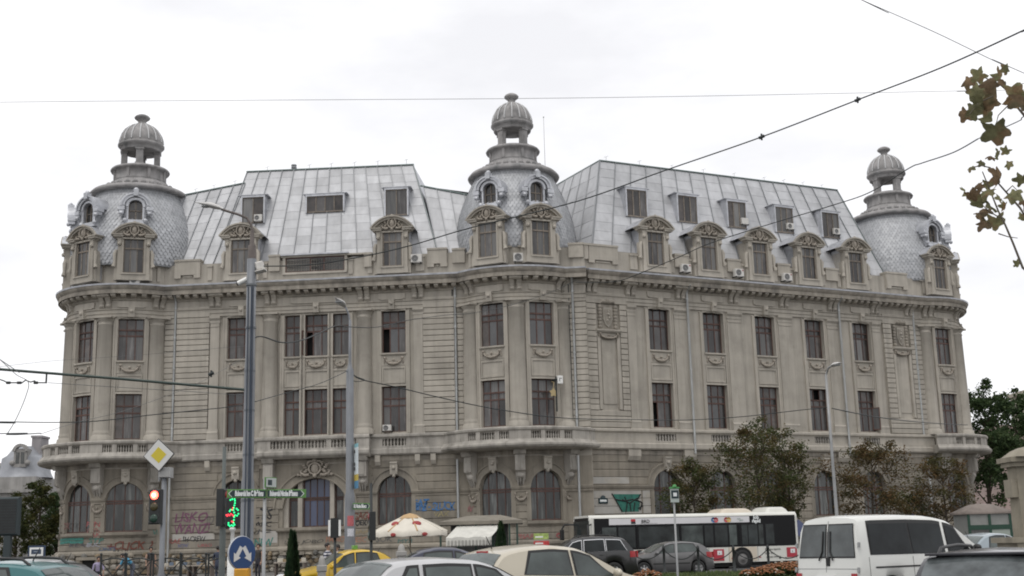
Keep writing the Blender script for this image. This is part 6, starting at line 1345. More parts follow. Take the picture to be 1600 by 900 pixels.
# local frame: x from the front corner to the rear, y away from the camera side
b = Vector((fx, D0, 0)); mwb = Matrix.Translation(b) @ Matrix.Rotation(ang, 4, 'Z'); bus = thing('city_bus', 'white and black city bus with bank advert along its roof edge', 'bus', b, ang); 
BWH = paint('bus_white', (.66, .655, .60), 0, .35, .04); BBL = mat('bus_black', (.008, .008, .009), .3, spec=.22); BCR = paint('bus_cream', (.60, .53, .43), 0, .4, .04); BG = mat('bus_glass', (.024, .029, .029), .1, spec=.32, var=.8, vscale=1.1)  # bus glass noise paints in reflections and daylight seen through it
m = MB(); prof = [(0, .32), (0, BH-.22), (.05, BH-.1), (.18, BH), (BW-.18, BH), (BW-.05, BH-.1), (BW, BH-.22), (BW, .32)]   # (y, z) section
def section(x, fy=1, lo=None): return [(x, BW/2+(y-BW/2)*fy, z) for y, z in prof]
st = [(-.10, .93), (.03, .985), (.2, 1), (BL-.15, 1), (BL-.03, .985), (BL+.04, .95)]; k = len(prof); vs = []
for x, fy in st: vs += section(x, fy)
m.add(vs, [(i*k+j, (i+1)*k+j, (i+1)*k+(j+1) % k, i*k+(j+1) % k) for i in range(len(st)-1) for j in range(k)]+[tuple(range(k)), tuple(range((len(st)-1)*k, len(st)*k))[::-1]]); m.build('body', BWH, bus, mwb)
def bp(name, x0, x1, z0, z1, mm, y=-.012, th=.02): m = MB(); m.cbox(x0, x1, y, y+th, z0, z1, .006); return m.build(name, mm, bus, mwb)
bp('black_side_panel', .12, BL-.12, 1.12, BH-.17, BBL, -.010, .03)
wins = [(.55, 1.35), (1.45, 2.4), (2.6, 4.9), (5.05, 6.3), (6.4, 6.9), (7.0, 7.75), (7.85, 8.3), (8.6, 8.95), (9.0, 9.55), (9.62, 9.9), (10.05, 10.55)]
for i, (x0, x1) in enumerate(wins): bp('bus_window', x0, x1, 1.22, 2.28, BG if i % 3 else mat('bus_glass_b', (.055, .066, .063), .1, spec=.35, var=.9, vscale=.9), -.02, .02)
for x in (1.4, 2.5, 4.98, 6.35, 8.45): bp('door_post', x-.035, x+.035, 1.15, 2.4, BBL, -.03, .02)
bp('advert_strip', .95, 9.1, BH-.52, BH-.2, mat('advert_white', (.68, .67, .68), .45, var=.03, vscale=1), -.024, .02)
def bt(body, x, z, size, mm, bold=.0, y=-.05): put('lettering', text_mesh(body, size, mm, 0, 0, 1, bold), mwb @ Matrix.Translation((x, y, z)) @ Matrix.Rotation(R_(90), 4, 'X'), bus)
INK = mat('ink_dark', (.03, .03, .03), .6)
bp('logo_red', 2.18, 2.44, BH-.36, BH-.235, mat('logo_red', (.45, .02, .03), .5), -.034, .012); bp('logo_black', 2.18, 2.44, BH-.485, BH-.36, INK, -.034, .012); bt('BRD', 3.0, BH-.37, .25, INK, .004); bp('advert_line', 2.7, 3.7, BH-.475, BH-.465, INK, -.032, .01)
for x, c1, c2 in ((7.02, (.05, .16, .36), (.5, .05, .06)), (7.78, (.5, .05, .06), (.6, .40, .10))):
    for dx, cc in ((-.07, c1), (.07, c2)): m = MB(); m.lathe([(0, -.002), (.135, 0), (.135, .01)], 20, T=Matrix.Rotation(R_(90), 4, 'X')); m.build('logo_disc', mat('disc_%d' % int(cc[0]*1000+cc[2]*97), cc, .5), bus, mwb @ Matrix.Translation((x+dx, -.035-(.004 if dx > 0 else 0), BH-.36)))
bt('Maestro', 7.02, BH-.36, .075, SW, .001, -.052); bt('MasterCard', 7.78, BH-.36, .06, SW, .001, -.052); bt('easy', 8.45, BH-.32, .12, mat('ink_green', (.1, .22, .15), .6)); bt('gate', 8.6, BH-.40, .13, mat('ink_green', (0, 0, 0)))
bt('Job', 9.5, BH-.27, .26, SW, .012, -.034); bt('rapid', 9.5, BH-.46, .25, SW, .014, -.034)
bp('cream_panel', 2.4, 5.0, .36, 1.1, BCR, -.012, .02); bp('cream_panel', 7.75, 9.45, .36, 1.1, BCR, -.012, .02)
for x in (6.85, 11.25): bp('advert_machine', x, x+.62, .42 if x < 8 else .5, 1.02, mat('machine_red', (.40, .03, .05), .45), -.03, .02); bp('advert_screen', x+.22, x+.5, .72, .94, PLATE, -.036, .008); bp('advert_figure', x+.32, x+.36, .78, .84, INK, -.04, .004)
bt('Şoseaua depinde', 10.4, .95, .14, INK, .002, -.03); bt('și de tine', 10.2, .75, .15, INK, .002, -.03); bt('plătește călătoria', 10.42, .55, .12, INK, .002, -.03)
for x in (5.2, 6.6, 7.78, 9.5): bp('panel_seam', x-.008, x+.008, .36, 1.12, mat('seam_grey', (0, 0, 0)), -.018, .01)
for x, z in ((7.9, .5), (9.55, .52), (10.75, .45), (11.1, .45)): bp('marker_lamp', x, x+.12, z, z+.05, TAIL if x < 10 else INK, -.03, .02)
for wx in (2.6, 8.55):
    for y in (0, BW):
        sg = 1 if y == 0 else -1; T = Matrix.Translation((wx, y+(.02 if y == 0 else -.02), .48)) @ Matrix.Rotation(R_(90)*sg, 4, 'X')
        m = MB(); m.lathe([(.62, .045), (.62, -.1), (0, -.1)], 28, T=T); m.add([T @ Vector((.62*math.cos(2*math.pi*i/28), .62*math.sin(2*math.pi*i/28), .05)) for i in range(28)], [tuple(range(28))]); m.build('wheel_arch', UNDER, bus, mwb)
        m = MB(); m.lathe([(.28, .055), (.3, .07), (.46, .07), (.48, .03), (.48, -.2)], 28, T=T); w = m.build('wheel', TYRE, bus, mwb); m = MB(); m.lathe([(.29, .06), (.24, .055), (.2, .09), (.1, .095), (.09, .14), (0, .14)], 20, T=T); m.build('rim', mat('bus_rim', (.16, .155, .15), .6), w, mwb)
m = MB(); m.box(.2, BL-.2, .1, BW-.1, .1, .33); m.build('underbody', UNDER, bus, mwb)
m = MB(); m.box(.2, BL-.2, .02, BW-.02, .28, .38); m.build('skirt', BBL, bus, mwb)
def pod(x0, x1, h, mm): m = MB(); n = 10; vs = []
pods = ((7.6, 9.55, .26, BCR), (10.35, 11.7, .30, BWH))
for x0, x1, h, mm in pods:
    m = MB(); vs = []; n = 10; pr = [(.3, 0), (.36, .7), (.5, .95), (.8, 1), (BW-.8, 1), (BW-.5, .95), (BW-.36, .7), (BW-.3, 0)]
    for i in range(n+1):
        f = i/n; hh = h*min(1, (math.sin(math.pi*f)*2.2)**.7) if 0 < f < 1 else .01
        vs += [(x0+(x1-x0)*f, y, BH-.01+hh*z) for y, z in pr]
    m.add(vs, [(i*8+j, (i+1)*8+j, (i+1)*8+j+1, i*8+j+1) for i in range(n) for j in range(7)], 0, True); m.build('roof_pod', mm, bus, mwb)
m = MB(); m.box(-.135, -.09, .16, BW-.16, 1.0, BH-.28); m.build('windscreen', BG, bus, mwb); m = MB(); m.box(-.13, -.08, .25, BW-.25, BH-.34, BH-.12); m.build('destination_board', BBL, bus, mwb)
m = MB(); m.cbox(-.02, .10, -.02, .05, 1.0, BH-.12, .02); m.build('corner_post', BWH, bus, mwb); m = MB(); m.box(-.14, -.08, .15, BW-.15, .35, .95); m.build('front_panel', BWH, bus, mwb)
for y in (.35, BW-.35): m = MB(); m.sphere((-.13, y, .7), .14, seg=10, sc=(.4, 1.2, .8)); m.build('headlight', HEADL, bus, mwb)
m = MB(); m.tube([(-.1, BW-.1, 2.5), (-.5, BW+.25, 2.52), (-.62, BW+.32, 2.3), (-.62, BW+.32, 1.95)], .05, 6); m.cbox(-.72, -.54, BW+.2, BW+.44, 1.7, 2.25, .03); m.build('wing_mirror', TRIM, bus, mwb); m = MB(); m.tube([(-.05, 0, 2.45), (-.35, -.28, 2.4), (-.35, -.3, 1.9)], .045, 6); m.build('wing_mirror', TRIM, bus, mwb)

# ================================================================== GRAFFITI AND THE FOOT OF THE WALL
def ray(x, y): p = at(x, y, 100.0); return Vector((0, 0, CZ)), p-Vector((0, 0, CZ))
def hit(M, x, y, n=.09):
    o, d = ray(x, y)
    if not M.curved:
        k = ((M.o+M.nn*n)-o).dot(M.nn)/d.dot(M.nn); p = o+d*k; return (p-M.o).dot(M.t), p.z
    c = Vector((M.c.x, M.c.y)); D = Vector((d.x, d.y)); r = M.r+n; a = D.dot(D); b = -2*D.dot(c); cc = c.dot(c)-r*r; k = (-b-math.sqrt(b*b-4*a*cc))/(2*a); p = o+d*k
    return math.atan2(p.x-M.c.x, -(p.y-M.c.y))*M.r, p.z
def graffiti(M, body, x, y, wpx, hpx, col, rough=.85, shear=.15, bold=.0, n=.094):
    u, z = hit(M, x, y, n); u0, _ = hit(M, x-wpx/2, y, n); u1, _ = hit(M, x+wpx/2, y, n); _, z0 = hit(M, x, y+hpx/2, n); _, z1 = hit(M, x, y-hpx/2, n)
    me = text_mesh(body, 1, mat('spray_%02x%02x%02x' % tuple(int(c*255) for c in col), col, rough, var=.35, vscale=9), 0, shear, .92, bold)
    xs = [v.co.x for v in me.vertices]; ys = [v.co.y for v in me.vertices]; a, b, c, d = min(xs), max(xs), min(ys), max(ys)
    for v in me.vertices:
        fx, fy = (v.co.x-a)/(b-a), (v.co.y-c)/(d-c); fy2 = fy+.09*math.sin(fx*17+x); fx2 = fx+.012*math.sin(fy*9+fx*23); v.co = M(u0+(u1-u0)*fx2, z0+(z1-z0)*fy2, n)
    ctr = sum((v.co for v in me.vertices), Vector())/len(me.vertices)
    for v in me.vertices: v.co -= ctr
    return put('graffiti', me, Matrix.Translation(ctr), B)
PUR, BRN, BLU, BLK, TEA, RDG, ORG = (.17, .075, .12), (.15, .055, .04), (.06, .16, .34), (.03, .03, .032), (.05, .19, .16), (.34, .10, .10), (.36, .18, .12)
graffiti(WL, 'LISKO', 299, 808, 52, 15, PUR, bold=.012); graffiti(WL, 'WANZ!', 300, 826, 56, 16, PUR, bold=.012); graffiti(WL, 'SH-CREW', 303, 842, 36, 8, BLK, bold=.01); graffiti(WL, 'NOW', 286, 852.5, 16, 6, (.12, .13, .26)); graffiti(WL, 'URSO', 320, 852, 22, 5, RDG)
graffiti(DL, '+CLICK  ?', 204, 852.5, 72, 13, BRN, bold=.02); graffiti(DL, 'SAMY', 190, 863.5, 30, 7, BLK, shear=.3, n=.22); graffiti(DL, 'PEN', 146, 819, 22, 8, RDG); graffiti(DL, 'WITNEI', 149, 829, 28, 7, (.28, .12, .11)); graffiti(DL, 'KAPSI', 149, 836.5, 28, 6, RDG); graffiti(DL, 'STP', 150, 845, 24, 8, TEA); graffiti(DL, 'VE', 245, 832, 12, 7, TEA)
graffiti(DL, '====', 112, 845, 36, 9, TEA, bold=.05, shear=0)
graffiti(WL, 'LTS', 411, 803, 30, 16, BLK, bold=.004); graffiti(WL, 'APC', 411, 819, 28, 8, BLK); graffiti(WL, 'J-2', 411, 831, 26, 8, (.08, .08, .08)); graffiti(WL, 'NEW', 412, 847, 30, 12, TEA, bold=.01); graffiti(WL, 'LU - JOBO', 475, 847, 62, 7, (.06, .06, .055)); graffiti(WL, 'MANSON', 527, 842, 36, 9, ORG)
graffiti(WL, 'FAT', 658, 787, 26, 14, BLU, bold=.02); graffiti(WL, 'BnE - SLUCK', 680, 791, 62, 13, BLU, bold=.015); graffiti(WL, 'GAGS', 566, 806, 28, 11, BRN, bold=.015); graffiti(WL, 'JOEKO', 566, 818, 30, 11, BLK, bold=.012); graffiti(WL, 'JAIR', 566, 832, 24, 7, (.3, .24, .14)); graffiti(WL, 'PESC', 562, 843, 22, 8, ORG)
graffiti(WL, 'TOY', 331, 812, 18, 12, (.13, .12, .115)); graffiti(WL, 'RAE', 273, 846, 20, 8, (.3, .1, .09)); graffiti(DL, 'KEA', 121, 852, 26, 6, (.09, .09, .1)); graffiti(DL, 'ONES', 168, 858, 26, 6, (.08, .12, .2)); graffiti(DL, 'BUC', 146, 851.5, 22, 6, (.35, .36, .4), bold=.01); graffiti(DL, 'TOX', 103, 822, 12, 10, (.2, .08, .08))
graffiti(WL, 'SOK', 600, 842, 26, 9, (.10, .10, .10)); graffiti(WL, 'MYR', 633, 846, 24, 8, (.08, .16, .15)); graffiti(WL, 'VAX', 690, 803, 24, 8, (.3, .26, .14)); graffiti(WL, 'ZED', 540, 856, 26, 6, (.25, .09, .08)); graffiti(WL, 'KORP', 460, 857, 40, 6, (.22, .08, .07))
graffiti(DC, 'LOV', 731, 796, 18, 10, (.36, .13, .15)); graffiti(DC, 'PISAR', 821, 838, 28, 7, RDG); graffiti(DC, 'o', 873, 837, 8, 8, RDG, shear=0, bold=.02)
m = MB()                                                     # the teal mural by the right wing
def poly(pts, n): return [WR(*hit(WR, x, y, n), n) for x, y in pts]
m.add(poly([(958, 772), (1000, 772), (996, 780), (1000, 786), (998, 799), (971, 800), (966, 790)], .096), [tuple(range(7))[::-1]], 0); m.build('graffiti', mat('mural_teal', (.03, .15, .115), .8, var=.3, vscale=4), B)
m = MB()
for p in ([(956, 771), (972, 799)], [(972, 780), (984, 786), (986, 799)], [(984, 786), (996, 778)], [(978, 800), (980, 786), (976, 776)], [(990, 799), (992, 785)], [(962, 780), (975, 783), (988, 780), (1002, 784), (1004, 791), (997, 794)], [(1001, 772), (996, 781), (1004, 786)], [(1003, 787), (1000, 797)]): m.tube(poly(p, .102), .045, 5)
m.build('graffiti', mat('mural_black', (.02, .022, .022), .8), B)
# rough stone footing under the left wing
t = thing('stone_footing', 'rough ochre and grey rubble stones along the foot of the left wing', 'stone wall', WL(-25, .14, .5)); k = 0
SM = [mat('rubble_%d' % i, c, .95, bump=.7, bscale=6, var=.25, vscale=2, rand=.35) for i, c in enumerate(((.23, .205, .165), (.17, .165, .15), (.20, .155, .10), (.27, .25, .215)))]
def stone_mesh():
    m = MB(); m.sphere((0, 0, 0), .5, seg=6); vs = []
    for v in m.v: v = Vector(v); s = .36/max(.2, max(abs(v.x), abs(v.y), abs(v.z)))*.5+.55; vs.append(v*s*random.uniform(.88, 1.1))
    m.v = [tuple(v) for v in vs]; m.sm = [False]*len(m.sm); return m
STM = [stone_mesh().mesh('stone', SM[i % 4]) for i in range(12)]
z = .16
for row in range(5):
    u = -29.3+random.uniform(0, .4)
    while u < -17.5 and k < 230:
        w = random.uniform(.24, .62); h = random.uniform(.16, .34); M = WL
        if (-20.5 < u < -19 or -16.5 < u < -15) and .4 < z < 1.3: u += w; continue
        put('stone', random.choice(STM), M.frame(u+w/2, z+h/2, .24+random.uniform(-.05, .12)) @ Matrix.Rotation(random.uniform(-.3, .3), 4, 'Y') @ Matrix.Diagonal((w*1.12, .42, h*1.2, 1)), t); u += w; k += 1
    z += .265
for d in range(-118, 40, 6):
    for z in (.35, .75, 1.15, 1.5):
        if k >= 298 or -18 < d < -4 and .5 < z < 1.4: continue
        if z > 1.2 and d % 4: continue
        put('stone', random.choice(STM), DL.frame(DL.U(d+random.uniform(-1, 1)), z, .3+random.uniform(-.04, .1)) @ Matrix.Diagonal((random.uniform(.45, .62), .4, random.uniform(.34, .46), 1)), t); k += 1
m = MB()
for M, u in ((WL, -19.8), (WL, -15.8), (DL, DL.U(-12))): m.ub(M, u-.65, u+.65, .45, 1.25, .2, .24)
m.build('cellar_opening', UNDER, B); m = MB()
for M, u in ((WL, -19.8), (WL, -15.8), (DL, DL.U(-12))): m.ub(M, u-.85, u+.85, 1.25, 1.45, .2, .5)
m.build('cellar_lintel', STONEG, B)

# ================================================================== TREES AND PLANTS
BARK = mat('bark', (.075, .06, .045), .95, bump=.6, bscale=12, var=.25, vscale=3)
def leafmat(name, a, b, lo=.42, hi=.6, sc=.9): return mat(name, a, .75, var=.45, vscale=1.6, col2=b, c2scale=sc, c2lo=lo, c2hi=hi, spec=.25, trans=.25)
LG = leafmat('leaf_olive_rust', (.060, .076, .027), (.105, .073, .03), .44, .64); LR = leafmat('leaf_rust', (.12, .074, .032), (.075, .072, .028)); LD = leafmat('leaf_dark_green', (.048, .082, .034), (.075, .11, .042), .42, .6, 1.5); LM = leafmat('leaf_mid_green', (.045, .060, .020), (.080, .078, .024)); LC = leafmat('leaf_conifer', (.022, .05, .022), (.04, .07, .028), sc=3)
def tree(x, D, ytop, wpx, zlow, label, m, n=2600, leaf=.15, seed=1, lean=0, group='young autumn trees before the right wing', name='tree', trunk_r=.11, topx=None):
    rnd = random.Random(seed); b = px(x, D); b.z = .14; top = at(topx or x, ytop, D); H = top.z-.14; W = wpx*D/F
    t = thing(name, label, 'tree', b, group=group); tr = MB(); cr_ = MB()
    tr.tube([b, b+Vector((.05, 0, H*.3)), b+Vector(((top.x-b.x)*.5, .1, H*.62)), b+Vector(((top.x-b.x)*.9, 0, H*.93))], [trunk_r, trunk_r*.8, trunk_r*.45, .015], 9)
    tips = []
    for i in range(15):
        f = zlow/H+(1-zlow/H)*(.02+.86*i/15); a = i*2.4+rnd.uniform(-.5, .5); base = b+Vector(((top.x-b.x)*f*.9, 0, H*f*.9)); prof_ = math.sin(math.pi*min(1, .22+.78*(f-zlow/H)/(1-zlow/H)))**.7
        R = W/2*prof_*rnd.uniform(.72, 1.15); up = H*(.10+.12*rnd.random()); mid = base+Vector((math.cos(a)*R*.5, math.sin(a)*R*.5, up*.55)); tip = base+Vector((math.cos(a)*R, math.sin(a)*R, up)); tr.tube([base, mid, tip], [trunk_r*.4, trunk_r*.22, .012], 6); tips += [(mid, R*.42), (tip, R*.30), (base.lerp(tip, .75)+Vector((rnd.uniform(-.3, .3), rnd.uniform(-.3, .3), rnd.uniform(-.2, .4))), R*.36)]
        for q in range(3): e = mid.lerp(tip, rnd.random())+Vector((rnd.uniform(-1, 1), rnd.uniform(-1, 1), rnd.uniform(-.2, 1)))*R*.34; tr.tube([mid.lerp(tip, .3*q), e], [.02, .006], 4); tips.append((e, R*.24))
    tips += [(top-Vector((rnd.uniform(-.1, .1)*W, 0, H*q)), max(.28, W*s)) for q, s in ((.015, .05), (.05, .09), (.09, .13), (.13, .15), (.16, .15))]
    n = int(n*1.55)
    for i in range(n):
        c, r = rnd.choice(tips); r = max(.34, r); v = Vector((rnd.gauss(0, 1), rnd.gauss(0, 1), rnd.gauss(0, .7)))*r*.55; p = c+v; s = leaf*rnd.uniform(.6, 1.3); d = Vector((rnd.uniform(-1, 1), rnd.uniform(-1, 1), rnd.uniform(-.8, .4))).normalized(); w = d.cross(Vector((rnd.uniform(-1, 1), rnd.uniform(-1, 1), rnd.uniform(-1, 1)))).normalized()
        nn = d.cross(w)*s*.16
        cr_.add([p-d*s*.5, p-w*s*.32+nn, p+d*s*.55, p+w*s*.32+nn], [(0, 1, 2), (0, 2, 3)])
    tr.build('trunk', BARK, t); o = cr_.build('crown', m, t); o['kind'] = 'stuff'; return t
tree(1088, 80, 716, 82, 1.9, 'small bushy tree with a rusty patch behind the bus front half', LG, 3000, .16, 3, topx=1082); tree(1188, 78, 652, 128, 1.8, 'tallest olive green autumn tree, above the rear of the bus', LG, 5200, .16, 5, topx=1180); tree(1236, 79, 690, 90, 2.0, 'olive tree leaning right behind the tallest one', LG, 2200, .15, 15, topx=1232)
tree(1366, 78, 690, 118, 1.9, 'brown leaved tree right of the hooked lamp post', LR, 4300, .15, 8, topx=1362); tree(1482, 80, 714, 92, 1.6, 'rusty tree under the right balcony', LR, 3000, .15, 11, topx=1470); tree(1425, 82, 765, 46, 1.2, 'low green shrub tree between the two brown trees', LM, 1100, .15, 19)
tree(1552, 114, 592, 92, 3.0, 'tall dark green tree beyond the right dome corner', LD, 6500, .30, 21, group='green trees beside the palace', trunk_r=.22, topx=1536); tree(1590, 118, 606, 70, 4.0, 'second dark green tree right beside the tall one, cut by the frame', LD, 3600, .30, 25, group='green trees beside the palace', trunk_r=.2)
tree(62, 104, 752, 62, 1.0, 'green tree left of the palace above the notice board', LM, 3600, .22, 31, group='green trees beside the palace', trunk_r=.16); tree(24, 108, 770, 60, 1.0, 'green tree behind the dark billboard', LM, 3000, .22, 35, group='green trees beside the palace', trunk_r=.16); tree(88, 112, 770, 40, 1.0, 'darker tree squeezed against the left rotunda', LD, 2000, .24, 37, group='green trees beside the palace', trunk_r=.16)
def conifer(x, D, ytop, wpx, label, n, leaf):
    rnd = random.Random(x); b = px(x, D); H = at(x, ytop, D).z; W = wpx*D/F; t = thing('conifer', label, 'tree', b, group='slim evergreens'); tr = MB(); tr.tube([b, b+Vector((0, 0, H*.9))], [.05, .01], 7); tr.build('trunk', BARK, t); c = MB()
    for i in range(n):
        f = rnd.random()**.8; R = W/2*min(1, .25+2.2*f)*(1-f)**.62*1.25; a = rnd.uniform(0, 6.283); r = R*math.sqrt(rnd.uniform(.25, 1.05)); p = b+Vector((math.cos(a)*r, math.sin(a)*r, .12+H*f*.97)); d = Vector((math.cos(a)*.5, math.sin(a)*.5, 1)).normalized(); s = leaf*rnd.uniform(.6, 1.3); w = d.cross(Vector((math.cos(a+.8), math.sin(a+.8), rnd.uniform(-.4, .4)))).normalized()*s*.3
        c.add([p-w, p+w, p+d*s], [(0, 1, 2)])
    c.build('crown', LC, t)['kind'] = 'stuff'
conifer(457.5, 31, 838, 21, 'slim dark evergreen left of the yellow taxi', 1700, .13); conifer(783, 64, 817, 21, 'slim evergreen right of the pale awning', 1600, .13)
# plane tree leaning into the frame at upper right: the trunk stands outside it
D = 6.5; t = thing('plane_tree', 'near branch with curled brown green leaves at upper right', 'tree', (5.2, 7.2, 0)); LV1 = mat('plane_leaf', (.19, .185, .095), .7, var=.35, vscale=25, col2=(.21, .14, .075), c2scale=9, c2lo=.5, c2hi=.62, rand=.3, spec=.3, trans=.45); LV2 = mat('plane_leaf_brown', (.19, .13, .075), .75, var=.4, vscale=25, col2=(.12, .10, .055), c2scale=12, rand=.3, spec=.3, trans=.45)
m = MB(); J = at(1640, 215, D); J2 = at(1660, 470, D); tr0 = Vector((5.2, 7.2, 0))
m.tube([tr0, tr0+Vector((-.05, 0, 2)), tr0+Vector((-.1, 0, 4)), tr0+Vector((.1, .1, 6.2))], [.16, .14, .11, .07], 10); m.tube([tr0+Vector((-.08, 0, 3.0)), tr0+Vector((-.7, -.3, 3.4)), J, at(1605, 185, D), at(1590, 168, D), at(1572, 140, D), at(1560, 130, D), at(1535, 120, D)], [.06, .035, .016, .009, .006, .005, .004, .003], 7)
m.tube([tr0+Vector((-.06, 0, 1.9)), tr0+Vector((-.7, -.3, 2.2)), J2, at(1598, 418, D), at(1583, 380, D), at(1571, 352, D), at(1560, 330, D), at(1548, 300, D), at(1535, 268, D)], [.05, .03, .012, .007, .006, .0055, .005, .004, .003], 7); m.tube([J, at(1615, 360, D), at(1594, 325, D), at(1572, 300, D), at(1556, 282, D), at(1545, 262, D)], [.015, .009, .006, .005, .004, .003], 6)
for p in (((1562, 340), (1545, 330), (1530, 315)), ((1550, 305), (1532, 298), (1512, 303)), ((1572, 300), (1582, 290), (1592, 300)), ((1560, 365), (1575, 370), (1590, 372)), ((1580, 160), (1560, 180), (1556, 195)), ((1548, 262), (1530, 258), (1515, 265)), ((1572, 142), (1588, 135), (1600, 130)), ((1552, 150), (1530, 160), (1515, 178))): m.tube([at(x, y, D) for x, y in p], [.004, .003, .002], 5)
m.build('trunk', mat('twig_bark', (.14, .12, .095), .9, var=.2, vscale=8), t)
def leaf_mesh(seed, mm):
    rnd = random.Random(seed); out = []; n = 26
    for i in range(n):
        a = 2*math.pi*i/n; lob = .62+.38*abs(math.cos(2.5*a))**1.3+rnd.uniform(-.06, .06); lob *= 1-.35*(math.cos(a) < -.85); out.append((math.sin(a)*lob*.5, math.cos(a)*lob*.5))
    m = MB(); cu = rnd.uniform(.5, 1.5); cv = rnd.uniform(-.8, 1.2); f = lambda x, y: (x, (cu*x*x+cv*y*y+.25*x*y)+.05*math.sin(14*x+9*y), y)
    vs = [f(0, 0)]+[f(x*.55, y*.55) for x, y in out]+[f(x, y) for x, y in out]; fs = [(0, 1+i, 1+(i+1) % n) for i in range(n)]+[(1+i, 1+n+i, 1+n+(i+1) % n, 1+(i+1) % n) for i in range(n)]
    m.add(vs, fs, 0, True); return m.mesh('leaf', mm)
LFM = [leaf_mesh(i, LV1 if i % 3 else LV2) for i in range(9)]
LSC = .86
LP = [(1512, 128, 26), (1530, 118, 30), (1524, 142, 34), (1546, 128, 36), (1560, 118, 30), (1572, 108, 20), (1508, 178, 30), (1520, 172, 34), (1536, 166, 40), (1548, 158, 46), (1556, 205, 50), (1585, 150, 44), (1598, 158, 44), (1540, 185, 26), (1526, 152, 24), (1569, 130, 24), (1518, 262, 18), (1534, 254, 18), (1548, 246, 16), (1558, 242, 22), (1572, 236, 18), (1560, 278, 40), (1576, 257, 16), (1508, 300, 24), (1518, 304, 24), (1526, 316, 30), (1542, 300, 30), (1538, 330, 28), (1548, 322, 32), (1556, 346, 36), (1540, 350, 30), (1570, 322, 20), (1584, 304, 30), (1597, 312, 32), (1545, 288, 26), (1590, 412, 16), (1530, 290, 20), (1562, 312, 22), (1596, 280, 26), (1533, 338, 24), (1598, 340, 18)]
rnd = random.Random(4)
for i, (x, y, s) in enumerate(LP):
    p = at(x, y, D+rnd.uniform(-.25, .25)); s = s*D/F*.92; put('leaf', LFM[i % 9], Matrix.Translation(p) @ Matrix.Rotation(rnd.uniform(-.9, .9), 4, 'Z') @ Matrix.Rotation(rnd.uniform(-.8, .8), 4, 'X') @ Matrix.Rotation(rnd.uniform(1.6, 4.7), 4, 'Y') @ Matrix.Diagonal((s*1.15, s, s*1.15, 1)), t)
# blue parasols behind bus and van
for x, y, D, w, lab in ((1250, 812, 74, 48, 'folded blue parasol between bus and white van'), (1325, 804, 76, 40, 'blue parasol top above the van roof, left one'), (1430, 803, 77, 40, 'blue parasol top above the van roof, right one')):
    b = px(x, D); zt = at(x, y, D).z; r = w*D/F/2*1.1; tt = thing('blue_parasol', lab, 'parasol', b, group='blue parasols'); m = MB(); m.tube([b, (b.x, D, zt)], .03, 6); m.build('pole', IRON, tt); m = MB(); m.lathe([(r, zt-r*.95), (r*.98, zt-r*.85), (.03, zt), (0, zt+.05)], 8, T=Matrix.Translation((b.x, D, 0)), smooth=False); m.build('canopy', mat('canopy_blue', (.035, .045, .10), .7, var=.15, vscale=3), tt)

# ================================================================== BUILDINGS BEYOND
OLD = mat('far_plaster', (.31, .30, .285), .9, var=.2, vscale=.4, streak=.2); OLDR = mat('far_roof', (.28, .29, .31), .5, .3, var=.25, vscale=.5)
D = 175; a = at(-40, 870, D); c = at(58, 720, D); t = thing('domed_house', 'hazy grey house with dome and lucarne at the far left edge', 'building', ((a.x+c.x)/2, D, 0)); z1 = at(20, 770, D).z; z2 = at(30, 700, D).z; cx = at(24, 700, D).x
m = MB(); m.wall(XYZ, a.x, c.x, 0, z1, [dict(u0=a.x+1.2+2.6*i, u1=a.x+2.3+2.6*i, z0=z, z1=z+2) for i in range(3) for z in (1, 4.5)], n=-D); m.box(a.x, c.x, D+.5, D+10, 0, z1); m.build('wall', OLD, t); m = MB(); m.box(a.x-.3, c.x+.2, D-.5, D+10, z1, z1+.5); m.box(a.x-.2, c.x, D-.2, D+10, z1+.5, z1+2.2); m.build('cornice', OLD, t)
m = MB(); r = 3.4; m.lathe([(r+.5, z1+2.2), (r+.2, z1+2.8), (r, z1+3.5), (r*.95, z1+5), (r*.75, z2-.8), (r*.5, z2+.4), (r*.42, z2+.5), (0, z2+.6)], 28, T=Matrix.Translation((cx, D+4, 0))); m.build('dome', OLDR, t)
f = Matrix.Translation((cx+.5, D+.6, z1+4.2)); m = MB(); m.box(-.9, .9, 0, 2, -.6, 2); m.arch(XYZ, 0, 1.6, .7, 1.1, -.5, .2, 0, 180, 10); m.sphere((-1.1, 0, 0), .4); m.sphere((1.1, 0, 0), .4); l = m.build('lucarne', OLD, t, f); m = MB()
for x in (-.6, .1): m.box(x, x+.5, -.05, .02, -.1, 1.5)
m.build('pane', PANEG, l, f); m = MB(); q0, q1 = at(34, 740, D), at(52, 674, D); m.box(q0.x, q1.x, D+3, D+6, z1+2, q1.z-.3); m.box(q0.x-.15, q1.x+.15, D+2.9, D+6.1, q1.z-.6, q1.z-.3); m.build('chimney', mat('far_chimney', (.30, .285, .29), .9, var=.2, vscale=.5), t)
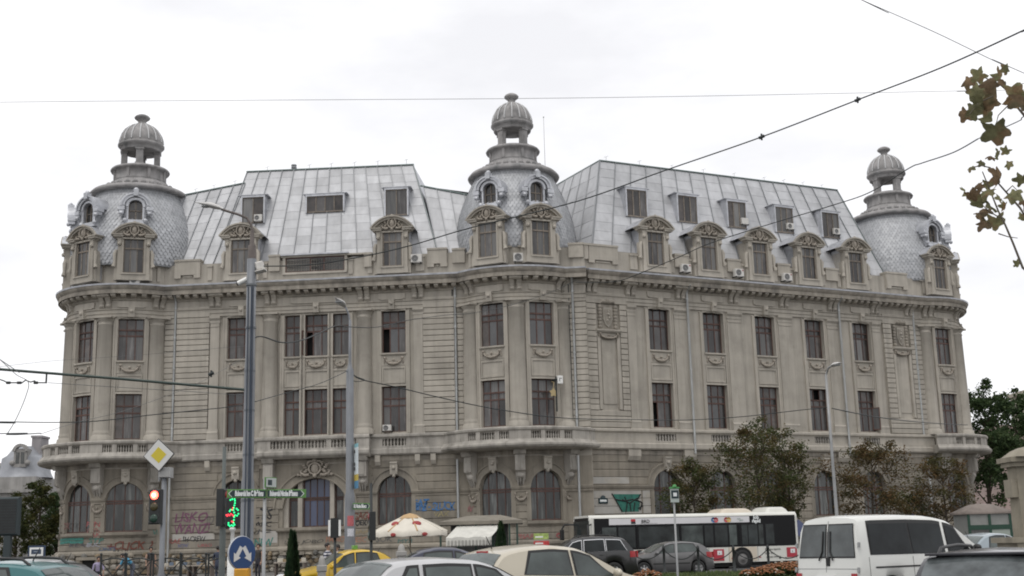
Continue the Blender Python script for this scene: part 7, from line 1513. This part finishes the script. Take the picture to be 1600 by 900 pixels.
for x0, x1, y0, y1, D, lab, cc in ((1658, 1760, 830, 603, 165, 'pale ochre block behind the right trees', (.42, .38, .31)), (1575, 1670, 830, 668, 150, 'lower pinkish house with dark windows behind the right trees', (.40, .31, .28)), (-60, 30, 870, 728, 190, 'low grey house behind the domed one', (.36, .35, .33))):
    a, c = at(x0, y0, D), at(x1, y1, D); t = thing('far_building', lab, 'building', ((a.x+c.x)/2, D, 0)); ops_ = [(a.x+.8+2.1*i, z) for i in range(int((c.x-a.x-1.5)/2.1)) for z in [1.2+3.1*k for k in range(int((c.z-2.5)/3.1))]]; m = MB(); m.wall(XYZ, a.x, c.x, 0, c.z, [dict(u0=u, u1=u+1.1, z0=z, z1=z+1.7) for u, z in ops_], n=-D); m.box(a.x, c.x, D+.36, D+12, 0, c.z); m.box(a.x-.3, c.x+.3, D-.4, D+12.2, c.z, c.z+.5); m.build('wall', mat('far_wall_%d' % x0, cc, .9, var=.15, vscale=.5), t)
    for u, z in ops_: m = MB(); m.box(u, u+1.1, D+.2, D+.3, z, z+1.7); m.build('window', PANEG, t)

# ================================================================== PEOPLE
SKIN = mat('skin', (.36, .22, .155), .6); HAIR = mat('hair_dark', (.018, .014, .012), .6)
def cloth(nm, c, stripe=None):
    if stripe:
        mm = mat(nm, c, .85); t = mm.node_tree; b = t.nodes['Principled BSDF']; g = t.nodes.new('ShaderNodeNewGeometry'); sp_ = t.nodes.new('ShaderNodeSeparateXYZ'); ma = t.nodes.new('ShaderNodeMath'); ma.operation = 'PINGPONG'; ma.inputs[1].default_value = .055; gt = t.nodes.new('ShaderNodeMath'); gt.operation = 'GREATER_THAN'; gt.inputs[1].default_value = .028; mi = t.nodes.new('ShaderNodeMixRGB'); mi.inputs['Color1'].default_value = (*c, 1); mi.inputs['Color2'].default_value = (*stripe, 1)
        t.links.new(g.outputs['Position'], sp_.inputs[0]); t.links.new(sp_.outputs['Z'], ma.inputs[0]); t.links.new(ma.outputs[0], gt.inputs[0]); t.links.new(gt.outputs[0], mi.inputs['Fac']); t.links.new(mi.outputs['Color'], b.inputs['Base Color']); return mm
    return mat(nm, c, .85, var=.12, vscale=8)
def person(label, x, D, face, shirt, trous, pose='stand', bare=False, h=1.74, z0=.14, hairm=None, arms=(0.1, 0.1), lean=0.0):
    b = px(x, D); b.z = z0; t = thing('person', label, 'person', b, R_(face), 'people by the left wing'); mw = WM[t.name]; k = h/1.75
    fy = -1                                                   # figure looks along local -y
    hip = .93; sit = pose == 'sit'
    if sit: hip = .48
    L_ = math.sin(lean); Cn = math.cos(lean)
    def up(d, fwd=0, x_=0): return (x_, fy*(L_*d+fwd), hip+Cn*d)
    V = [((0, 0, hip), .135), (up(.18), .125), (up(.36), .14), (up(.50), .10), (up(.56), .055), (up(.62, .015), .058), (up(.70, .02), .088), (up(.78, .01), .075), (up(.69, .105), .018)]
    E = [(0, 1), (1, 2), (2, 3), (3, 4), (4, 5), (5, 6), (6, 7), (6, 8)]; reg = [2, 1, 1, 1, 0, 0, 0, 0]
    hands = []
    for s, ab in ((-1, arms[0]), (1, arms[1])):
        sh = up(.48, 0, s*.19); el = (s*(.24+.02*ab), fy*(L_*.48+.02+.16*ab), sh[2]-.27); wr = (s*(.22-.04*ab), fy*(L_*.48+.06+.34*ab), el[2]-.22+.26*ab); ha = (wr[0], wr[1]+fy*.03, wr[2]-.07+.05*ab)
        i = len(V); V += [(sh, .068), (el, .045), (wr, .032)]; E += [(3, i), (i, i+1), (i+1, i+2)]; reg += [1, 0 if bare else 1, 0]; hands.append((wr, ha))
        hp = (s*.09, 0, hip-.04)
        if sit: kn, an, to = (s*.13, fy*.42, hip+.02), (s*.13, fy*.40, .08), (s*.14, fy*.58, .03)
        else: st_ = .09 if s > 0 else -.03; kn, an, to = (s*.10, fy*(.03+st_*.6), .50), (s*.10, -fy*(-st_*.4+.03), .09), (s*.12, fy*(.17+st_*.4), .035)
        i = len(V); V += [(hp, .095), (kn, .062), (an, .042), (to, .035)]; E += [(0, i), (i, i+1), (i+1, i+2), (i+2, i+3)]; reg += [2, 2, 2, 3]
    me = bpy.data.meshes.new('skeleton'); bm = bmesh.new(); ly = bm.verts.layers.skin.verify(); bv = []
    for (p, r) in V: v = bm.verts.new(Vector(p)*k); v[ly].radius = (r*k, r*k*.82); bv.append(v)
    bv[0][ly].use_root = True
    for a, c in E: bm.edges.new((bv[a], bv[c]))
    bm.to_mesh(me); bm.free(); o = bpy.data.objects.new('skeleton', me); COL.objects.link(o); o.modifiers.new('skin', 'SKIN'); ss = o.modifiers.new('sub', 'SUBSURF'); ss.levels = 1; ss.render_levels = 1
    dg = bpy.context.evaluated_depsgraph_get(); body = bpy.data.meshes.new_from_object(o.evaluated_get(dg)); bpy.data.objects.remove(o); bpy.data.meshes.remove(me); body.name = 'body'
    body.materials.clear()
    for mm in (SKIN, shirt, trous, TRIM): body.materials.append(mm)
    P0 = [Vector(p)*k for p, _ in V]
    for f in body.polygons:
        c = f.center; best = (9, 0)
        for (a, d), r in zip(E, reg):
            u = P0[d]-P0[a]; tt = max(0, min(1, (c-P0[a]).dot(u)/max(u.length_squared, 1e-9))); dist = (c-P0[a]-u*tt).length/(V[a][1]*(1-tt)+V[d][1]*tt)
            if dist < best[0]: best = (dist, r)
        f.material_index = best[1]; f.use_smooth = True
    put('body', body, mw, t)
    hd = Vector(up(.72, .0))*k; m = MB(); m.sphere(hd+Vector((0, .015, .035))*k, .105*k, seg=12, sc=(.92, 1.02, .95)); m.v = [(x_, y_ if not (y_ < hd.y-.055*k and z_ < hd.z+.06*k) else hd.y-.04*k, z_) for x_, y_, z_ in m.v]; m.build('hair', hairm or HAIR, t, mw)
    m = MB()
    for s in (-1, 1): m.sphere(Vector(up(.71, .095, s*.032))*k, .011*k, seg=6)
    m.build('eyes', BLACK, t, mw); m = MB()
    for s in (-1, 1): m.sphere(Vector(up(.69, .0, s*.085))*k, .026*k, seg=6, sc=(.5, .8, 1.2))
    m.build('ear', SKIN, t, mw)
    for wr, ha in hands:
        m = MB(); w, g = Vector(wr)*k, Vector(ha)*k; d = (g-w).normalized(); sd = Vector((1, 0, 0)); m.tube([w, w+d*.05*k, w+d*.09*k], [.03*k, .04*k, .036*k], 8)
        for j in range(4): q = w+d*.085*k+sd*(j-1.5)*.017*k; ln = (.07, .08, .075, .058)[j]*k; m.tube([q, q+d*ln*.5+Vector((0, fy*.006, 0)), q+d*ln+Vector((0, fy*.02, 0))], [.009*k, .008*k, .006*k], 6)
        m.tube([w+d*.03*k-sd*.03*k, w+d*.06*k-sd*.055*k, w+d*.09*k-sd*.055*k+Vector((0, fy*.015, 0))], [.011*k, .010*k, .007*k], 6); m.build('hand', SKIN, t, mw)
person('man in a dark and white striped shirt standing by the taxi', 512, 45, 70, cloth('shirt_striped', (.05, .055, .09), (.6, .6, .62)), cloth('trousers_dark', (.03, .03, .04)), h=1.74, z0=0); person('man in a white shirt facing the striped man', 527, 45.6, -60, cloth('shirt_white', (.62, .62, .62)), cloth('trousers_grey', (.08, .08, .09)), h=1.68, z0=0, arms=(.7, .5))
person('dark haired person in dark blue seen from behind at the barrier', 341, 56, 165, cloth('jacket_navy', (.04, .05, .08)), cloth('trousers_navy', (.05, .06, .09)), h=1.66); person('person in a bright blue shirt bending over beside the red traffic light', 209, 58, -40, cloth('shirt_blue', (.08, .30, .46)), cloth('trousers_slate', (.10, .11, .14)), lean=.95, h=1.74, arms=(.6, .3)); person('person in a lilac shirt sitting low under the first arched window', 155, 60, 20, cloth('shirt_lilac', (.33, .29, .42)), cloth('trousers_dark', (0, 0, 0)), pose='sit', h=1.8, lean=.2, z0=.16)
person('person with bare arms in a black top right of the blue shirted one', 236, 60, 30, cloth('top_black', (.03, .03, .032)), cloth('trousers_tan', (.22, .16, .13)), bare=True, h=1.72); person('person in a dark waistcoat and yellow scarf behind the sign post', 404, 58, -20, cloth('vest_dark', (.05, .045, .04)), cloth('trousers_dark', (0, 0, 0)), bare=True, h=1.72)
# something to sit on, and the trestle stalls of the book sellers
p = px(155, 60); m = MB(); m.cbox(-.3, .3, -.25, .22, 0, .42, .02); tag(m.build('stone_block', SM[3], None, Matrix.Translation((p.x, 60.03, .14)) @ Matrix.Rotation(R_(20), 4, 'Z')), 'pale stone block under the person in lilac', 'stone block')
for i, (x0, x1, D) in enumerate(((250, 300, 62), (303, 335, 62), (430, 480, 66))):
    a, c = px(x0, D), px(x1, D); t = thing('book_stall', ('long trestle table with pale goods at the foot of the left wing', 'shorter trestle table beside the person in navy', 'low table behind the slim evergreen')[i], 'stall', ((a.x+c.x)/2, D, .14), group='trestle stalls'); m = MB(); m.box(a.x, c.x, D-.4, D+.4, .9, .96); m.build('table_top', mat('stall_board', (.36, .32, .27), .8, var=.15, vscale=2), t)
    for x in (a.x+.08, c.x-.08): m = MB(); m.box(x-.03, x+.03, D-.35, D+.35, .14, .9); m.build('leg', mat('stall_leg', (.15, .12, .1), .8), t)
    q = a.x+.15; j = 0
    while q < c.x-.2:
        j += 1
        w = random.uniform(.16, .3); h = random.uniform(.05, .22); m = MB(); m.cbox(-w/2, w/2, -.12, .12, 0, h, .004); cc = random.choice(((.45, .42, .36), (.30, .12, .08), (.12, .16, .22), (.5, .47, .4), (.26, .2, .12))); tag(m.build('goods_stack', mat('goods_%d' % int(cc[0]*100), cc, .7), None, Matrix.Translation((q+w/2, D+random.uniform(-.2, .1), .963)) @ Matrix.Rotation(random.uniform(-.2, .2), 4, 'Z')), 'stack of goods, %s from the left on %s' % (ORD[j-1] if j < 12 else 'last', ('the long trestle table', 'the shorter trestle table', 'the table behind the evergreen')[i]), 'goods', 'goods on the trestle tables'); q += w+random.uniform(.02, .16)

# ================================================================== OVERHEAD WIRES
CAB = mat('black_cable', (.022, .028, .028), .6); CABT = mat('thin_wire', (.12, .125, .125), .6)
def wire(pts, r, label, m=CAB, beads=()):
    P = [at(x, y, D) for x, y, D in pts]; Q = []
    for i in range(len(P)-1):
        p0, p1, p2, p3 = P[max(i-1, 0)], P[i], P[i+1], P[min(i+2, len(P)-1)]
        for k in range(8):
            t = k/8; Q.append(.5*((2*p1)+(p2-p0)*t+(2*p0-5*p1+4*p2-p3)*t*t+(3*p1-p0-3*p2+p3)*t**3))
    Q.append(P[-1]); mb = MB(); mb.tube(Q, r, 6); o = tag(mb.build('overhead_cable', m), label, 'cable')
    for x, y, D in beads: b_ = MB(); c = at(x, y, D); s = D/25*.035; b_.tube([at(x-4, y+1.8, D), at(x+4, y-1.8, D)], s, 8); b_.tube([c-Vector((0, 0, s*2)), c+Vector((0, 0, s*2))], s*.6, 6); b_.build('insulator', CAB, o)
    return o
wire([(3300, -1050, 12), (2200, -270, 13), (1640, 26, 15), (1600, 47, 16), (1470, 106, 18), (1340, 156, 19.5), (1190, 214, 21), (1040, 266, 22), (900, 315, 23), (735, 356, 24), (640, 384, 24.5), (560, 402, 24.8), (480, 414, 25), (400, 416, 25)], 0.0130, 'thick cable climbing from the tall pole to the upper right corner', beads=((1340, 156, 19.5), (1190, 214, 21)))
wire([(1528, 217, 40), (1490, 238, 42), (1440, 255, 44), (1420, 263, 45), (1360, 300, 48), (1300, 321, 50), (1200, 351, 54), (1110, 380, 57), (1060, 402, 59), (1000, 427, 61), (960, 440, 62), (900, 441, 64)], 0.0210, 'wavy black cable across the right wing, ending at the rotunda')
wire([(3300, -500, 24), (2200, -60, 28), (1650, 160, 34), (1590, 190, 36), (1528, 217, 40)], 0.0160, 'black cable end behind the near leaves')
wire([(902, 437, 80), (860, 457, 75), (800, 476, 68), (740, 489, 60), (700, 492, 55), (640, 500, 48), (590, 511, 42), (550, 511, 36), (526, 509, 33), (500, 520, 31), (470, 532, 28), (440, 535, 26.5), (410, 526, 25.4), (396, 530, 25.1), (391, 545, 25)], 0.0150, 'slack cable from the rotunda past the second lamp to the tall pole')
wire([(-900, 640, 24), (-40, 660, 28), (0, 659, 28), (80, 660, 29), (150, 658, 29), (240, 648, 30), (320, 640, 31), (380, 632, 32), (450, 613, 38), (500, 599, 42), (544, 579, 46)], 0.0125, 'dark cable low across the left wing to the second lamp')
wire([(549, 579, 46), (562, 592, 46.3), (620, 605, 47.5), (700, 624, 49), (780, 640, 51), (880, 653, 54), (1000, 656, 58), (1080, 656, 62), (1160, 651, 60), (1240, 642, 58), (1296, 636, 57)], 0.0200, 'dark cable from the second lamp across the rotunda to the hooked lamp')
wire([(548, 590, 46), (555, 596, 46.2), (570, 594, 46.6), (556, 588, 46.2), (547, 580, 46)], .014, 'small loop of cable at the second lamp')
wire([(1300, 638, 57), (1360, 650, 62), (1420, 658, 70), (1470, 662, 80), (1512, 664, 92)], 0.0250, 'dark cable from the hooked lamp to the right rotunda')
wire([(-1300, 175, 30), (-30, 160, 30), (330, 157, 30), (800, 154, 30), (1100, 150, 30), (1500, 142, 30), (1640, 139, 30), (3200, 95, 30)], 0.0055, 'thin level wire high across the sky', CABT)
wire([(400, -460, 20), (1310, -18, 20), (1347, 0, 20), (1460, 50, 20), (1560, 98, 20), (1640, 132, 20), (2600, 560, 20)], .006, 'thin wire crossing the upper right corner', CABT)
wire([(-700, 650, 45), (-20, 575, 45), (80, 564, 45), (200, 556, 45), (330, 545, 45), (390, 540, 45)], 0.0060, 'faint upper wire across the left rotunda', CABT)
wire([(75, 598, 25), (200, 606, 26), (300, 612, 27), (385, 618, 28)], .006, 'faint wire under the green bracket arm', CABT)
wire([(-600, 150, 20), (-20, 548, 20), (0, 562, 20), (25, 585, 20), (44, 597, 20), (40, 620, 20), (25, 655, 20), (10, 680, 20)], .006, 'thin stay wire bent down at the left edge', CABT)
wire([(-800, 700, 33), (-20, 678, 35), (10, 679, 35), (30, 679, 35), (60, 677, 35), (64, 678, 35)], 0.0150, 'dark jointed wire over the distant dome', CAB)
wire([(64, 678, 35), (120, 660, 40), (200, 640, 45), (300, 603, 50), (350, 577, 54), (385, 556, 56)], 0.0080, 'faint slanting wire over the left rotunda', CABT, beads=((330, 584, 52),))
